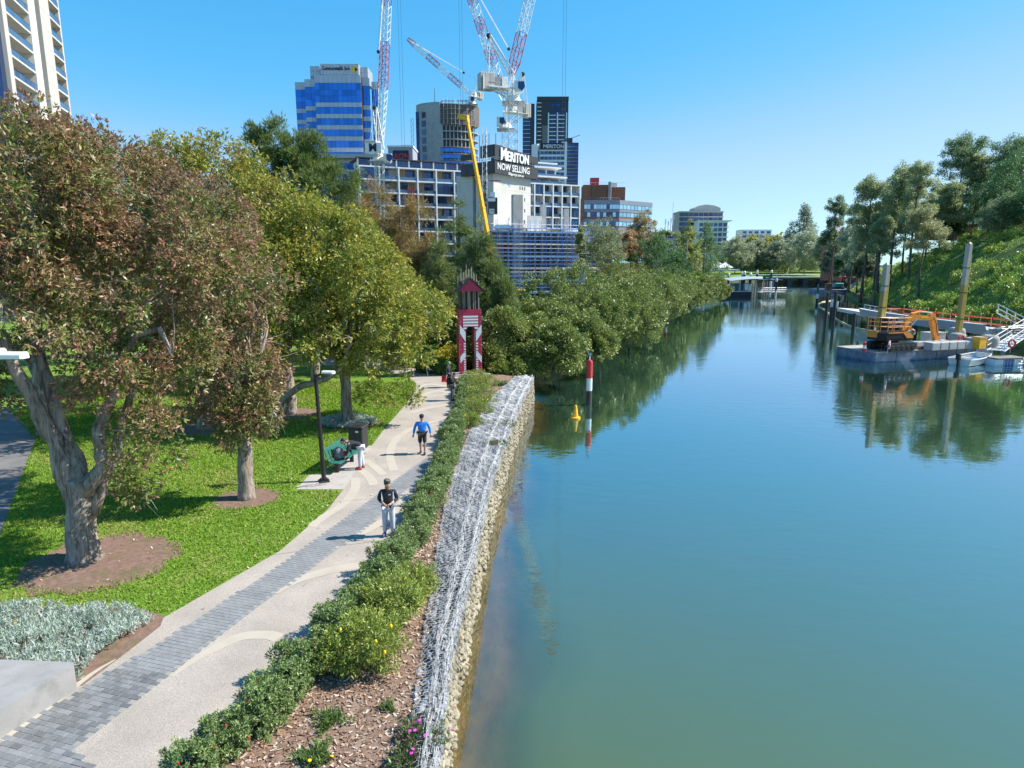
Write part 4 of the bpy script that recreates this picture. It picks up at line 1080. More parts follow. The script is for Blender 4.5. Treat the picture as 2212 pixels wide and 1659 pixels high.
def wires():
    mb_v = []; rr = np.random.default_rng(3)
    segs = []
    def pos(y, t):                     # t runs over the top from 0 to 1, then on down the face
        if t <= 1: return np.array([wall_at(y, t), y, ridge(y, t) + .075])
        return np.array([wall_at(y, 1) + .03 + .03 * math.sin(y * 2.2), y, ridge(y, 1) + .03 - (t - 1) * 1.0])
    def net(y0, y1, t0, t1, pitch, lift, jit):
        ny = int((y1 - y0) / pitch)
        for j in range(ny):
            y = y0 + j * pitch
            W = wall_at(y, 1) - wall_at(y, 0); nt = max(2, int((t1 - t0) * W / (pitch * .42)))
            for k in range(nt + 1):
                t = t0 + (t1 - t0) * k / nt
                o = .5 * pitch if k % 2 else 0
                a = pos(y + o - pitch * .17, t); b = pos(y + o + pitch * .17, t)
                nx = t0 + (t1 - t0) * min(k + 1, nt) / nt; o2 = (.5 * pitch if (k + 1) % 2 else 0)
                c = pos(y + (o2 if o2 else pitch) - pitch * .17, nx); d = pos(y + (o2 if o2 else 0) + (pitch * .17 if not o2 else -pitch * .17), nx)
                for q in (a, b, c, d): q += np.sin(np.array([q[1] * 9 + q[0] * 5, q[0] * 11, q[1] * 7 + q[0] * 13])) * jit; q[2] += lift
                segs.append((a, b))
                if k < nt:
                    if o == 0: segs.append((b, d if o2 else c)); segs.append((a, pos_shift(y - .5 * pitch + pitch * .17, nx, lift, jit)))
                    else: segs.append((b, c)); segs.append((a, d))
    def pos_shift(y, t, lift, jit):
        q = pos(y, t); q += np.sin(np.array([q[1] * 9 + q[0] * 5, q[0] * 11, q[1] * 7 + q[0] * 13])) * jit; q[2] += lift; return q
    net(6.5, 47, 0.02, 1.0, .17, .0, .014)
    net(6.5, 47, 1.0, 1.32, .18, .0, .014)
    y = 6.5                             # the rolled lips: bundles of wires laced along the baskets
    while y < 47:
        for t, n, sp in ((.62, 7, .05), (.93, 6, .04)):
            for q in range(n):
                f = rr.normal() * sp / max(.6, (wall_at(y, 1) - wall_at(y, 0))); y2 = y + .16 + rr.random() * .22
                a = pos(y, min(1, t + f)); b = pos(y2, min(1, t + f + rr.normal() * .025)); a[2] += .035 + .03 * rr.random(); b[2] += .035 + .03 * rr.random(); segs.append((a, b))
        y += .16
    S = np.array(segs); a, b = S[:, 0], S[:, 1]; d = b - a; L = np.linalg.norm(d, axis=1)
    ok = (L > 1e-4) & (L < .6); a, b, d, L = a[ok], b[ok], d[ok], L[ok]; d = d / L[:, None]
    up = np.tile(np.array([.1, .2, 1.]), (len(a), 1)); s = np.cross(d, up); s /= np.linalg.norm(s, axis=1)[:, None]; u = np.cross(s, d)
    r = (.0023 + .00009 * a[:, 1])[:, None]
    ring = [u * r, (-.5 * u + .87 * s) * r, (-.5 * u - .87 * s) * r]
    Q = []
    for k in range(3): Q.append(np.stack([a + ring[k], a + ring[(k + 1) % 3], b + ring[(k + 1) % 3], b + ring[k]], 1))
    o = link('wire_mesh', np_mesh('wire_mesh', np.concatenate(Q).reshape(-1, 3), 4, M['wire']), gab); o['kind'] = 'stuff'
wires()
M['wet_rock'] = pm('wet boulders', (.30, .23, .14), .5, var=.3, scale=4, bump=.4)
ms = [rock_mesh(90 + k, M['wet_rock']) for k in range(3)]
for k, (u, v, s) in enumerate([(1034, 1240, .55), (1022, 1262, .4), (1004, 1292, .3), (1000, 1380, .42), (1010, 1330, .3), (1048, 1180, .35), (992, 1440, .3)]):
    p = G(u, v, WZ); o = link('boulder', ms[k % 3], None, (p.x, p.y, WZ - .06), (k, k * .7, k * 2), (s * 1.3, s, s * .6))
    tag(o, ['largest boulder breaking the water at the wall foot', 'flat boulder next to the largest at the wall foot', 'small wet stone under the largest boulder', 'wet boulder at the foot of the near wall', 'small wet stone between the boulders at the wall foot', 'wet stone farther along the wall foot', 'wet stone at the wall foot nearest the bridge'][k], 'rock')
# ================================================================== TREES OF THE FAR BANKS
GUM = [(.085, .10, .045), (.07, .085, .04), (.11, .12, .06), (.095, .105, .06)]
DUSTY = [(.12, .135, .085), (.10, .115, .075), (.145, .155, .10)]
DKG = [(.03, .06, .022), (.04, .075, .028), (.025, .05, .02)]
WATT = [(.20, .18, .045), (.17, .17, .05), (.13, .14, .05)]
def far_tree(label, u, d, vt, vb, wpx, pal, seed, style='round', K=150, per=60, z0=None, dens=1.0, tip=None, bark='gum_bark'):
    """A tree whose crown spans vt..vb in height and wpx in width as surveyed, standing at distance d."""
    top = A(u, vt, d); bot = A(u, vb, d); r = wpx * d / 1400 / 2
    g = z0 if z0 is not None else 0.0
    h = top.z - g; base = (top.x, d, g); cb = max(.15 * h, bot.z - g)
    rr = random.Random(seed); lb = []
    if style == 'round':
        for i in range(9):
            t = i / 8; rad = r * math.sin(PI * min(1, .28 + .62 * t)) * .62
            a = i * 2.4; k = r * .45 * (1 - .55 * t); lb.append((math.cos(a) * k, math.sin(a) * k, cb + (h - cb) * (.12 + .76 * t), rad, rad, (h - cb) * .2))
    elif style == 'cone':
        for i in range(10):
            t = i / 9; rad = r * (1 - t * .8) * .75; a = i * 2.4; k = r * .35 * (1 - t)
            lb.append((math.cos(a) * k, math.sin(a) * k, cb + (h - cb) * (.06 + .86 * t), rad, rad, (h - cb) * .15))
    else:                                                # open gum: separate plates of foliage
        for i in range(int(20 * dens)):
            a = rr.uniform(0, 6.28); t = rr.random() ** .8; k = r * rr.uniform(.25, 1.0) * (1 - .35 * t)
            lb.append((math.cos(a) * k, math.sin(a) * k, cb + (h - cb) * t * .93, r * rr.uniform(.22, .42), r * rr.uniform(.22, .42), (h - cb) * rr.uniform(.03, .07)))
        lb.append((0, 0, h - (h - cb) * .07, r * .3, r * .3, (h - cb) * .08))
    sz = max(.28, d * .0026)
    return make_tree('gum_tree' if style == 'open' else 'park_tree', label, base, [(0, 0, 0, h * .010 + .06), (rr.uniform(-.4, .4), 0, h * .35, h * .008 + .03), (rr.uniform(-.7, .7), 0, h * .8, h * .003 + .02)], lb,
                     K, per, r * (.15 if style == 'open' else .11) + .2, sz, .36, np.array(pal) * (2.0 if style == 'open' else 1.5), seed, leafm='gum_leaf', bark='dark_bark' if style == 'open' else bark, nlimb=26 if style == 'open' else 5, droop=.1, out=.5, shell=.5, tipcol=tip, low_cut=-.9, up=.3)
# left bank beyond the mangroves
T_ = [('pale gum with airy crown right of the scaffolding', 1300, 165, 472, 570, 92, GUM, 'round', (.16, .17, .07)), ('russet gum leaning over the pale gum', 1362, 172, 500, 580, 56, [(.14, .085, .05), (.12, .09, .045)], 'open', None), ('tall olive gum in front of the brick office', 1388, 185, 455, 560, 66, [(.13, .10, .04), (.10, .09, .04)], 'round', (.16, .12, .05)),
      ('dark glossy fig in the middle of the left bank', 1415, 172, 500, 600, 108, DKG, 'round', (.06, .10, .035)), ('small dark fig bush below the big fig', 1462, 178, 545, 605, 60, DKG, 'round', None), ('olive gum left of the pale pole', 1486, 195, 478, 580, 60, [(.10, .12, .04), (.12, .13, .045)], 'round', (.17, .18, .06)),
      ('tall green pine behind the ferry wharf', 1528, 215, 482, 590, 84, [(.055, .085, .035), (.045, .075, .032)], 'cone', (.09, .12, .05)), ('leaning gum crown above the stepped flats', 1432, 200, 500, 560, 46, GUM, 'open', None),
      ('grey green tree left of the brick office', 1255, 160, 490, 580, 30, GUM, 'open', None)]
for k, (lab, u, d, vt, vb, w, pal, st, tip) in enumerate(T_): far_tree(lab, u, d, vt, vb, w * (1.3 if st != 'open' else 1), pal, 200 + k, st, K=200 if d < 190 else 170, per=62, tip=tip)
# park trees beyond the weir
T_ = [('hazy grey tree at the left end of the park row', 1592, 395, 525, 588, 64, DUSTY, 'round'), ('hazy grey tree second in the park row', 1640, 400, 528, 590, 50, DUSTY, 'round'), ('rounded grey tree in the middle of the park row', 1686, 392, 532, 590, 58, DUSTY, 'round'),
      ('tallest dark tree rising over the park', 1738, 410, 455, 585, 76, [(.06, .075, .05), (.075, .09, .06)], 'cone'), ('pale grey gum with white trunk in the park', 1745, 372, 505, 590, 66, [(.15, .165, .11), (.13, .145, .10)], 'round'), ('small round pale tree on a thin stem by the bridge', 1788, 350, 525, 565, 40, [(.15, .165, .11), (.13, .145, .10)], 'round'),
      ('dark tree filling the gap behind the pale gum', 1706, 440, 520, 588, 70, [(.05, .06, .045), (.06, .075, .055)], 'round'), ('dark tree below the brown flats', 1785, 420, 535, 590, 70, [(.05, .06, .045), (.06, .075, .055)], 'round')]
for k, (lab, u, d, vt, vb, w, pal, st) in enumerate(T_): far_tree(lab, u, d, vt - 14, vb, w * 1.5, pal, 230 + k, st, K=270, per=55, z0=2.0)
for k, (lab, u, vt, w) in enumerate([('yellow flowering wattle left of the white ridge flats', 1628, 506, 52), ('yellow flowering wattle right of the white ridge flats', 1680, 504, 56), ('yellow wattle low behind the park', 1655, 512, 50)]): far_tree(lab, u, 455, vt, 545, w, WATT, 250 + k, 'round', K=120, per=45, z0=3)
for k, (u, w) in enumerate(((1575, 60), (1612, 60), (1660, 70), (1720, 70), (1770, 70), (1830, 70))): far_tree(['dark backdrop tree behind the ferry wharf', 'dark backdrop tree under the stepped flats', 'dark backdrop tree under the white ridge flats', 'dark backdrop tree under the right wattle', 'dark backdrop tree behind the thin stemmed tree', 'dark backdrop tree behind the white banner'][k], u, 470, 536, 592, w * 1.4, [(.045, .055, .045), (.05, .065, .05)], 260 + k, 'round', K=170, per=45, z0=3)
def hill_at(x, y):
    best = None
    for i in np.arange(0, 10.99, .1):
        p0 = hill_point(i, 0)
        s = (x - p0.x) / .93
        if s < 0: continue
        p = hill_point(i, s); dy = abs(p.y - y)
        if best is None or dy < best[0]: best = (dy, p.z)
    return best[1] if best else 0.0
# gums on the hillside
H_ = [('tall gum with bare trunk and dark plates at the left end of the hill', 1812, 240, 424, 560, 64, [(.05, .065, .035), (.06, .075, .04)], 'open', 1.5), ('pale gum leaning over the water at the hill end', 1862, 190, 510, 590, 60, DUSTY, 'open', 1.2), ('airy grey gum at the left foot of the hill', 1885, 165, 380, 520, 76, GUM, 'open', 2.0), ('slender gum beside the airy grey gum', 1918, 158, 400, 560, 60, GUM, 'open', 1.7),
      ('tall feathery gum in the middle of the hill', 1948, 150, 352, 520, 84, GUM, 'open', 2.0), ('feathery gum with twin stems on the hill', 1990, 142, 345, 500, 74, GUM, 'open', 1.7), ('young gum on the lower slope with thin double stem', 2005, 125, 450, 540, 86, [(.08, .085, .045), (.10, .10, .05)], 'open', 1.5), ('small gum above the fence on the hill', 2045, 160, 400, 470, 60, GUM, 'open', 1.2),
      ('tallest gum on the hilltop with dark bunched leaves', 2085, 165, 290, 420, 96, [(.045, .065, .03), (.055, .075, .035)], 'open', 1.7), ('second hilltop gum right of the tallest', 2120, 160, 330, 450, 70, GUM, 'open', 1.6), ('dense dark fig on the hilltop at the right edge', 2180, 140, 330, 500, 130, DKG, 'round', 1), ('dark spreading tree above the fig at the right edge', 2196, 155, 295, 420, 110, [(.04, .06, .03), (.05, .07, .035)], 'open', 2.2),
      ('bushy pale tree at the lower edge of the fig', 2170, 128, 420, 500, 90, [(.09, .11, .06), (.11, .125, .07), (.05, .07, .03)], 'round', 1), ('dark hilltop tree in front of the brick house', 2070, 156, 440, 500, 50, DKG, 'round', 1), ('grey gum between the hill end and the airy gum', 1850, 205, 440, 580, 56, DUSTY, 'open', 1.6), ('dark tree behind the hill end', 1840, 255, 500, 590, 60, DKG, 'round', 1), ('bare stemmed gum low on the slope', 1905, 140, 470, 560, 50, GUM, 'open', 1.0), ('large dark tree filling the upper right corner of the hill', 2205, 148, 318, 480, 110, DKG, 'round', 1.3), ('dark round tree behind the hilltop gums', 2135, 172, 385, 490, 90, DKG, 'round', 1.2), ('thick dark tree at the right edge above the scrub', 2225, 125, 400, 540, 110, DKG, 'round', 1.2), ('light gum low behind the digger boom', 1880, 172, 455, 545, 76, DUSTY, 'open', 1.4), ('light gum filling in below the feathery gums', 1905, 166, 440, 530, 76, DUSTY, 'open', 1.4), ('grey gum behind the left spud pile', 1938, 158, 425, 510, 80, DUSTY, 'open', 1.5), ('grey gum low between the twin stemmed gum and the crest', 1968, 158, 410, 490, 80, DUSTY, 'open', 1.5), ('pale gum on the crest left of the brick house', 2015, 155, 425, 505, 66, DUSTY, 'open', 1.4), ('feathery gum against the brick house', 2058, 150, 395, 485, 76, GUM, 'open', 1.5), ('pale flowering tree in front of the dark fig', 2185, 134, 425, 500, 60, [(.14, .15, .08), (.10, .12, .06)], 'round', 1)]
for k, (lab, u, d, vt, vb, w, pal, st, dn) in enumerate(H_):
    p = A(u, vt, d); far_tree(lab, u, d, vt, vb, w, pal, 300 + k, st, K=int(190 * (dn if st == 'open' else 1.5)), per=52, z0=hill_at(p.x, d) - .3, dens=dn)
for k, (lab, u, d, vt, w) in enumerate((('dark tree in front of the brown flats', 1806, 315, 522, 60), ('dark bushy tree at the right end of the weir bridge', 1836, 300, 512, 70), ('grey green bush at the water end of the hill', 1858, 225, 540, 60), ('bushy dark tree low behind the work barge digger', 1878, 190, 540, 60))): far_tree(lab, u, d, vt, 600, w, [(.05, .065, .045), (.06, .08, .05), (.08, .095, .06)], 340 + k, 'round', K=230, per=55, z0=.5)
# undergrowth covering the hillside: nobody could count it
def undergrowth():
    rng = np.random.default_rng(77); C = []; N = []
    for _ in range(4200):
        i = 2.2 + 6.2 * rng.random(); s = 62 * rng.random() ** 1.5
        p = hill_point(i, s + .4); C.append((p.x, p.y, p.z + .15)); N.append((-.3, 0, .95))
    for _ in range(430):                                  # bushes of many sizes
        i = 2.2 + 5.6 * rng.random(); s = 1 + 46 * rng.random() ** 1.3; p = hill_point(i, s); r = .7 + 1.5 * rng.random() ** 2
        for _k in range(int(5 + 9 * r)):
            d = rng.normal(size=3); d /= np.linalg.norm(d); d[2] = abs(d[2]); q = np.array((p.x, p.y, p.z)) + d * r * np.array((1, 1, .85)); C.append(tuple(q)); N.append(tuple(d))
    C = np.array(C); N = np.array(N)
    V, c = leaves(rng, C, N, 26, .55, .30, .42, [(.15, .23, .035), (.20, .265, .04), (.27, .29, .06), (.11, .18, .035), (.08, .135, .03)], 0, .5, up=.6, cmix=.8)
    tag(link('undergrowth', np_mesh('undergrowth', V, 4, M['leaf'], c)), 'thick green scrub and creepers covering the far hillside', 'scrub', kind='stuff')
undergrowth()
# ================================================================== BUILDINGS
FONT_CACHE = {}
def lettering(txt, size, depth, m, parent, loc, rot, name='lettering', align='LEFT', sx=1.0, bold=0.0):
    cu = bpy.data.curves.new(name, 'FONT'); cu.body = txt; cu.size = size; cu.extrude = depth; cu.align_x = align; cu.offset = bold
    cu.resolution_u = 3
    o = bpy.data.objects.new(name + '_tmp', cu); COL.objects.link(o)
    bpy.context.view_layer.update()
    me = bpy.data.meshes.new_from_object(o.evaluated_get(bpy.context.evaluated_depsgraph_get()))
    bpy.data.objects.remove(o); me.materials.clear(); me.materials.append(m)
    return link(name, me, parent, loc, rot, (sx, 1, 1))
def frame(name, label, cat, u0, u1, v, d, depth_rot=0.0, group=None, z0=0.0):
    """An Empty at the left front foot of a building whose front spans u0..u1 at distance d; returns it with the width of the front."""
    p = A(u0, v, d); q = A(u1, v, d)
    t = thing(name, label, cat, (p.x, d, z0), depth_rot, group)
    return t, q.x - p.x
def zat(u, v, d): return A(u, v, d).z
PI = math.pi
M['band_grey'] = pm('blue grey band', (.22, .245, .30), .5, var=.05, scale=.4)
M['tan'] = pm('tan render', (.42, .29, .17), .75, var=.08, scale=.4)
M['navy'] = pm('navy sign panel', (.012, .014, .028), .5, var=.1, scale=.4)
M['sign_white'] = pm('white sign letters', (.85, .85, .85), .5, var=.02)  # plain white paint for the sign letters
M['spandrel'] = pm('grey white spandrel panel', (.52, .54, .60), .4, var=.05, scale=.3, rnd=.06)
M['grey_panel'] = pm('grey facade panel', (.34, .35, .38), .5, var=.06, scale=.3, rnd=.05)
M['beige'] = pm('beige precast concrete', (.50, .46, .42), .8, var=.07, scale=.5, dirt=(.36, .33, .3), dscale=.25, damt=.35)
M['soffit'] = pm('pale balcony soffit', (.62, .59, .55), .8, var=.04, scale=.5)
M['sign_red'] = pm('red sign letters', (.62, .03, .05), .5, var=.03)
M['sign_yellow'] = pm('yellow sign diamond', (.85, .58, .01), .5, var=.02)
M['sign_black'] = pm('black sign letters', (.03, .025, .025), .6, var=.02)
M['blue_steel'] = pm('blue scaffold steel', (.10, .27, .72), .45, .1, var=.12, scale=1)
M['net'] = pm('brown screen mesh', (.13, .10, .085), .8, var=.3, scale=.8)
M['plant_grey'] = pm('grey plant', (.28, .28, .29), .6, var=.1, scale=1)

# ---- residential tower at the left edge
def flats_tower():
    ang = math.atan2(.95, -.31)
    P0 = A(8, 30, 105); P0.z = 0
    t = thing('apartment_tower', 'tall beige apartment tower with stacked balconies at the left edge', 'tower', (P0.x, P0.y, 0), ang)
    # local x runs along the facade (away), local -y faces the river
    H = 62.0; fl = 3.02; nf = int(H / fl)
    def wall(x0, x1, y, th, m, name='wall', z1=H): ubox(name, m, t, ((x0 + x1) / 2, y + th / 2, z1 / 2), (x1 - x0, th, z1))
    wall(-16, -1.6, .2, 12, M['glass_navy']); wall(-1.6, .0, -.35, 12, M['beige'], 'fin')
    wall(0, 10, 1.9, 10, M['beige']); wall(10, 13.2, -.3, 12, M['pale_concrete'], 'fin'); wall(13.2, 15.6, 1.6, 10, M['charcoal'], 'recess')
    wall(15.6, 20.6, -.3, 12, M['beige'], 'fin'); wall(20.6, 26.6, 1.9, 10, M['beige']); wall(26.6, 27.4, -.1, 12, M['beige'], 'fin')
    for k in range(7, nf):
        z = k * fl
        for x0, x1 in ((0, 10), (20.6, 26.6)):
            w = x1 - x0; xc = (x0 + x1) / 2
            b = ubox('balcony', M['soffit'], t, (xc, .8, z), (w - .02, 2.1, .28))
            s = (1 / (w - .02), 1 / 2.1, 1 / .28)
            n = 8 if w > 8 else 5
            for i in range(n):
                g = link('balustrade_pane', _pane, t, (x0 + (i + .5) * w / n, -.16, z + .66), (0, 0, 0), (w / n - .05, .03, .95))
            ubox('handrail', M['dark_steel'], t, (xc, -.16, z + 1.17), (w, .06, .05))
            ubox('window', M['glass_navy'], t, (xc + w * .1, 1.88, z + 1.4), (w * .62, .05, 2.3))
        ubox('joint', M['concrete'], t, (11.6, -.305, z), (3.2, .02, .05)); ubox('joint', M['concrete'], t, (18.1, -.305, z), (5, .02, .05))
_pane = MB().box((0, 0, 0), (1, 1, 1)).mesh('balustrade_pane', M['balus'])
flats_tower()

# ---- blue glass bank tower with stepped corners
def bank():
    d = 250.0
    t, w = frame('office_tower', 'blue glass office tower with white bands and a bank sign on its crown', 'tower', 678.6, 778, 162, d)
    zt = zat(728, 162, d); fl = 3.9
    steps = [(0, w, 0.0, zt)]
    lx = A(657, 167, d + 3.4).x - t.location.x; lx2 = A(636, 170, d + 6.5).x - t.location.x
    rx = A(798.6, 168.6, d + 3.0).x - t.location.x; rx2 = A(818.6, 174, d + 6).x - t.location.x
    segs = [(0, w, 0, 10), (lx, 0, 3.4, 2), (lx2, lx, 6.6, 2), (w, rx, 2.6, 2), (rx, rx2, 5.6, 2)]
    for x0, x1, y, nb in segs:
        dd = min(10, (w * .5)) if x0 < w - .01 else 3.0
        ubox('core_wall', M['charcoal'], t, ((x0 + x1) / 2 - (.6 if x0 >= w - .01 else 0), y + .2 + dd / 2, (zt - 2) / 2), (x1 - x0 - (1.4 if x0 >= w - .01 else .02), dd, zt - 2.4))
    tops = [zt, zt - .5, zt - .7, zt - .4, zt - .8]
    pat = [2.6, -9.2, 2.35]
    bw = w / 10
    for (x0, x1, y, nb), top in zip(segs, tops):
        z = top; bx = (x1 - x0) / nb; k = 0; floor = 0
        rows = [('s', 2.7), ('g', 2.35), ('g', 1.9), ('g', 2.35)] + [('s', 1.6), ('g', 2.3)] * 11
        for kind, h in rows:
            if z < 12: break
            for i in range(nb):
                if kind == 's': ubox('spandrel_panel', M['spandrel'], t, (x0 + (i + .5) * bx, y + .06, z - h / 2), (bx - .07, .3, h - .07))
                else: ubox('window', M['glass_blue'], t, (x0 + (i + .5) * bx, y + .10, z - h / 2), (bx - .06, .2, h - .06))
            z -= h
    # crown
    def crown(u0, u1, v0, v1, dd, n):
        a = A(u0, v0, d + dd); b = A(u1, v1, d + dd); hh = a.z - b.z; ww = b.x - a.x
        ubox('crown_wall', M['grey_panel'], t, ((a.x + b.x) / 2 - t.location.x, dd + 4.2, b.z + hh / 2 - 1), (ww, 8, hh + 1.8))
        for i in range(n):
            for j in range(2): ubox('crown_panel', M['spandrel'], t, (a.x - t.location.x + (i + .5) * ww / n, dd + .1, b.z + (j + .5) * hh / 2), (ww / n - .08, .2, hh / 2 - .08))
        return a, b
    crown(669, 692, 142.4, 165, 4.5, 3); crown(774, 795, 144.6, 168, 4.5, 3)
    a, b = crown(691, 775, 137.6, 161.5, 2.0, 12)
    q = A(695.3, 151.5, d + 2); lettering('Commonwealth', 1.9, .05, M['sign_black'], t, (q.x - t.location.x, 1.95, q.z), (PI / 2, 0, 0), sx=.62, bold=.04)
    q = A(742.5, 151.5, d + 2); lettering('Bank', 1.9, .05, M['sign_black'], t, (q.x - t.location.x + .2, 1.95, q.z), (PI / 2, 0, 0), sx=.55)
    q = A(765, 150, d + 2); e = MB().prism([(-1.35, 0), (0, -1.35), (1.35, 0), (0, 1.35)], -.06, .06); e.build('logo_diamond', M['sign_yellow'], t, (q.x - t.location.x, 1.9, q.z), (PI / 2, 0, 0))
    e = MB().prism([(.45, -.85), (1.33, 0), (.65, .68), (.2, .2)], .07, .1); e.build('logo_facet', M['sign_black'], t, (q.x - t.location.x, 1.9, q.z), (PI / 2, 0, 0))
    zb = zat(728, 336, d); ubox('soffit_canopy', M['beige'], t, (w / 2 + 1, -.5, zb - .6), (w + 14, 5, 1.4))
bank()

# ---- round tower still under construction
def round_tower():
    d = 300.0
    c = A(962, 225, d); R = (A(1030, 225, d).x - A(896, 225, d).x) / 2
    zt = zat(960, 224, d)
    t = thing('unfinished_tower', 'rounded concrete tower under construction with brown screens at its top', 'tower', (c.x, d + R * .62, 0))
    n = 44; pts = [(R * math.cos(2 * PI * i / n), R * .62 * math.sin(2 * PI * i / n)) for i in range(n)]
    xl, xs = A(905, 225, d).x - c.x, A(950, 225, d).x - c.x
    fl = 3.35
    # floors: slab rings with dark interior
    MB().prism([(p[0] * .9, p[1] * .9) for p in pts], 2, zt - 1).build('inner_core', M['charcoal'], t)
    zg = zat(960, 318, d); zo = zat(960, 268, d)
    k = 0; z = zt - 1.2
    while z > 16:
        ubox  # each floor slab is a part of its own
        MB().prism([(p[0] * (1.02 if z > zg else .985), p[1] * (1.02 if z > zg else .985)) for p in pts], -.22, .22).build('floor_slab', M['concrete'], t, (0, 0, z)); z -= fl
    m = 9
    for i in range(m):                                   # columns between the open floors
        x = xs + (R * .93 - xs) * (i + .5) / m; y = -math.sqrt(max(0, 1 - (x / R) ** 2)) * R * .62 * .93
        MB().tube((x, y, 10), (x, y, zo), .28, 6).build('column', M['concrete'], t)
    # pale shaft wall on the left, curving round to the side, with its window column
    arc = [(R * 1.03 * math.cos(a), R * .62 * 1.03 * math.sin(a)) for a in np.linspace(PI * 1.03, PI * 1.47, 12)]
    for i in range(11):
        a, b = arc[i], arc[i + 1]
        mb = MB().add([(a[0], a[1], 0), (b[0], b[1], 0), (b[0], b[1], zt + .8), (a[0], a[1], zt + .8), (a[0] * .93, a[1] * .93, 0), (b[0] * .93, b[1] * .93, 0), (b[0] * .93, b[1] * .93, zt + .8), (a[0] * .93, a[1] * .93, zt + .8)],
                      [(0, 1, 2, 3), (3, 2, 6, 7), (5, 4, 7, 6), (1, 5, 6, 2), (4, 0, 3, 7)])
        mb.build('shaft_wall', M['concrete'], t)
    for j in range(10):
        z = zt - 4.2 - j * 3.55
        for i, s in ((2, .75), (5, 1.0)):
            a, b = arc[i], arc[i + 1]; x = (a[0] + b[0]) / 2; y = (a[1] + b[1]) / 2
            an = math.atan2(b[1] - a[1], b[0] - a[0])
            w = ubox('window', M['charcoal'] if j == 0 else M['glass_dark'] if j < 5 or j % 2 else M['brick_red'], t, (x * 1.003, y * 1.003, z), (2.1 * s, .25, 2.4), an)
    # screens and scaffold over the top floors
    zs = zo
    xsR = R * 1.06
    for i in range(10):
        x0 = xs + (xsR - xs) * i / 10; x1 = xs + (xsR - xs) * (i + 1) / 10
        y0 = -math.sqrt(max(0.01, 1 - min(.999, (x0 / xsR) ** 2))) * R * .66; y1 = -math.sqrt(max(0.01, 1 - min(.999, (x1 / xsR) ** 2))) * R * .66
        an = math.atan2(y1 - y0, x1 - x0); L = math.hypot(x1 - x0, y1 - y0)
        for j in range(4):
            hh = (zt - zs) / 4
            ubox('screen_panel', M['net'], t, ((x0 + x1) / 2, (y0 + y1) / 2, zs + (j + .5) * hh), (L - .12, .08, hh - .14), an)
        MB().tube((x0, y0 - .15, zs - 1), (x0, y0 - .15, zt + 1.4 + (i % 3) * .8), .07, 4).build('scaffold_pole', M['galv'], t)
    for j in range(5):
        hh = (zt - zs) / 4
        MB().path([(x, -math.sqrt(max(0.01, 1 - (x / xsR) ** 2)) * R * .66 - .2, zs + j * hh) for x in np.linspace(xs, xsR * .99, 9)], .06, 4).build('scaffold_ledger', M['galv'], t)
    for u in (955, 962, 969, 976, 990, 998, 1006, 1012):
        p = A(u, 215, d); MB().tube((p.x - c.x, -R * .5, zt), (p.x - c.x, -R * .5, p.z + .6), .13, 4).build('formwork_prop', M['plant_grey'], t)
    for u0, u1 in ((952, 980), (986, 1013)):
        a = A(u0, 216, d); b = A(u1, 216, d); ubox('formwork_beam', M['plant_grey'], t, ((a.x + b.x) / 2 - c.x, -R * .5, a.z), (b.x - a.x, .35, .35))
    p = A(937, 187, d); MB().tube((p.x - c.x, -R * .4, zt), (p.x - c.x, -R * .4, p.z), .25, 5, .15).build('mast', M['plant_grey'], t)
    # finished curtain wall low down
    for j in range(6):
        z = zg - 1.1 - j * 2.75
        for i in range(8):
            x0 = xs + (R - xs) * i / 8; x1 = xs + (R - xs) * (i + 1) / 8
            y0 = -math.sqrt(max(0.01, 1 - min(.99, (x0 / R) ** 2))) * R * .64; y1 = -math.sqrt(max(0.01, 1 - min(.99, (x1 / R) ** 2))) * R * .64
            an = math.atan2(y1 - y0, x1 - x0); L = math.hypot(x1 - x0, y1 - y0)
            ubox('window', M['glass_blue'], t, ((x0 + x1) / 2, (y0 + y1) / 2, z), (L - .05, .16, 1.7), an); ubox('sun_shade', M['tan'], t, ((x0 + x1) / 2, (y0 + y1) / 2 - .3, z + 1.15), (L, .7, .34), an)
    # glazed flank on the far left
    a = A(890, 240, d); 
    for j in range(12): ubox('flank_window', M['glass_navy'] if j < 7 else M['glass_pale'], t, (-R * .98, -R * .05, zt - 4 - j * 3.4), (1.6, 7, 3.2), .12)
    mb = MB(); q = A(886.5, 250, d)
    for z in np.arange(6, q.z, 2.2):
        mb.tube((q.x - c.x - .5, -4, z), (q.x - c.x - .5, -4, z + 2.2), .09, 3); mb.tube((q.x - c.x + .5, -4, z), (q.x - c.x + .5, -4, z + 2.2), .09, 3); mb.tube((q.x - c.x - .5, -4, z), (q.x - c.x + .5, -4, z + 2.2), .07, 3)
    mb.build('hoist_mast', M['plant_grey'], t)
round_tower()

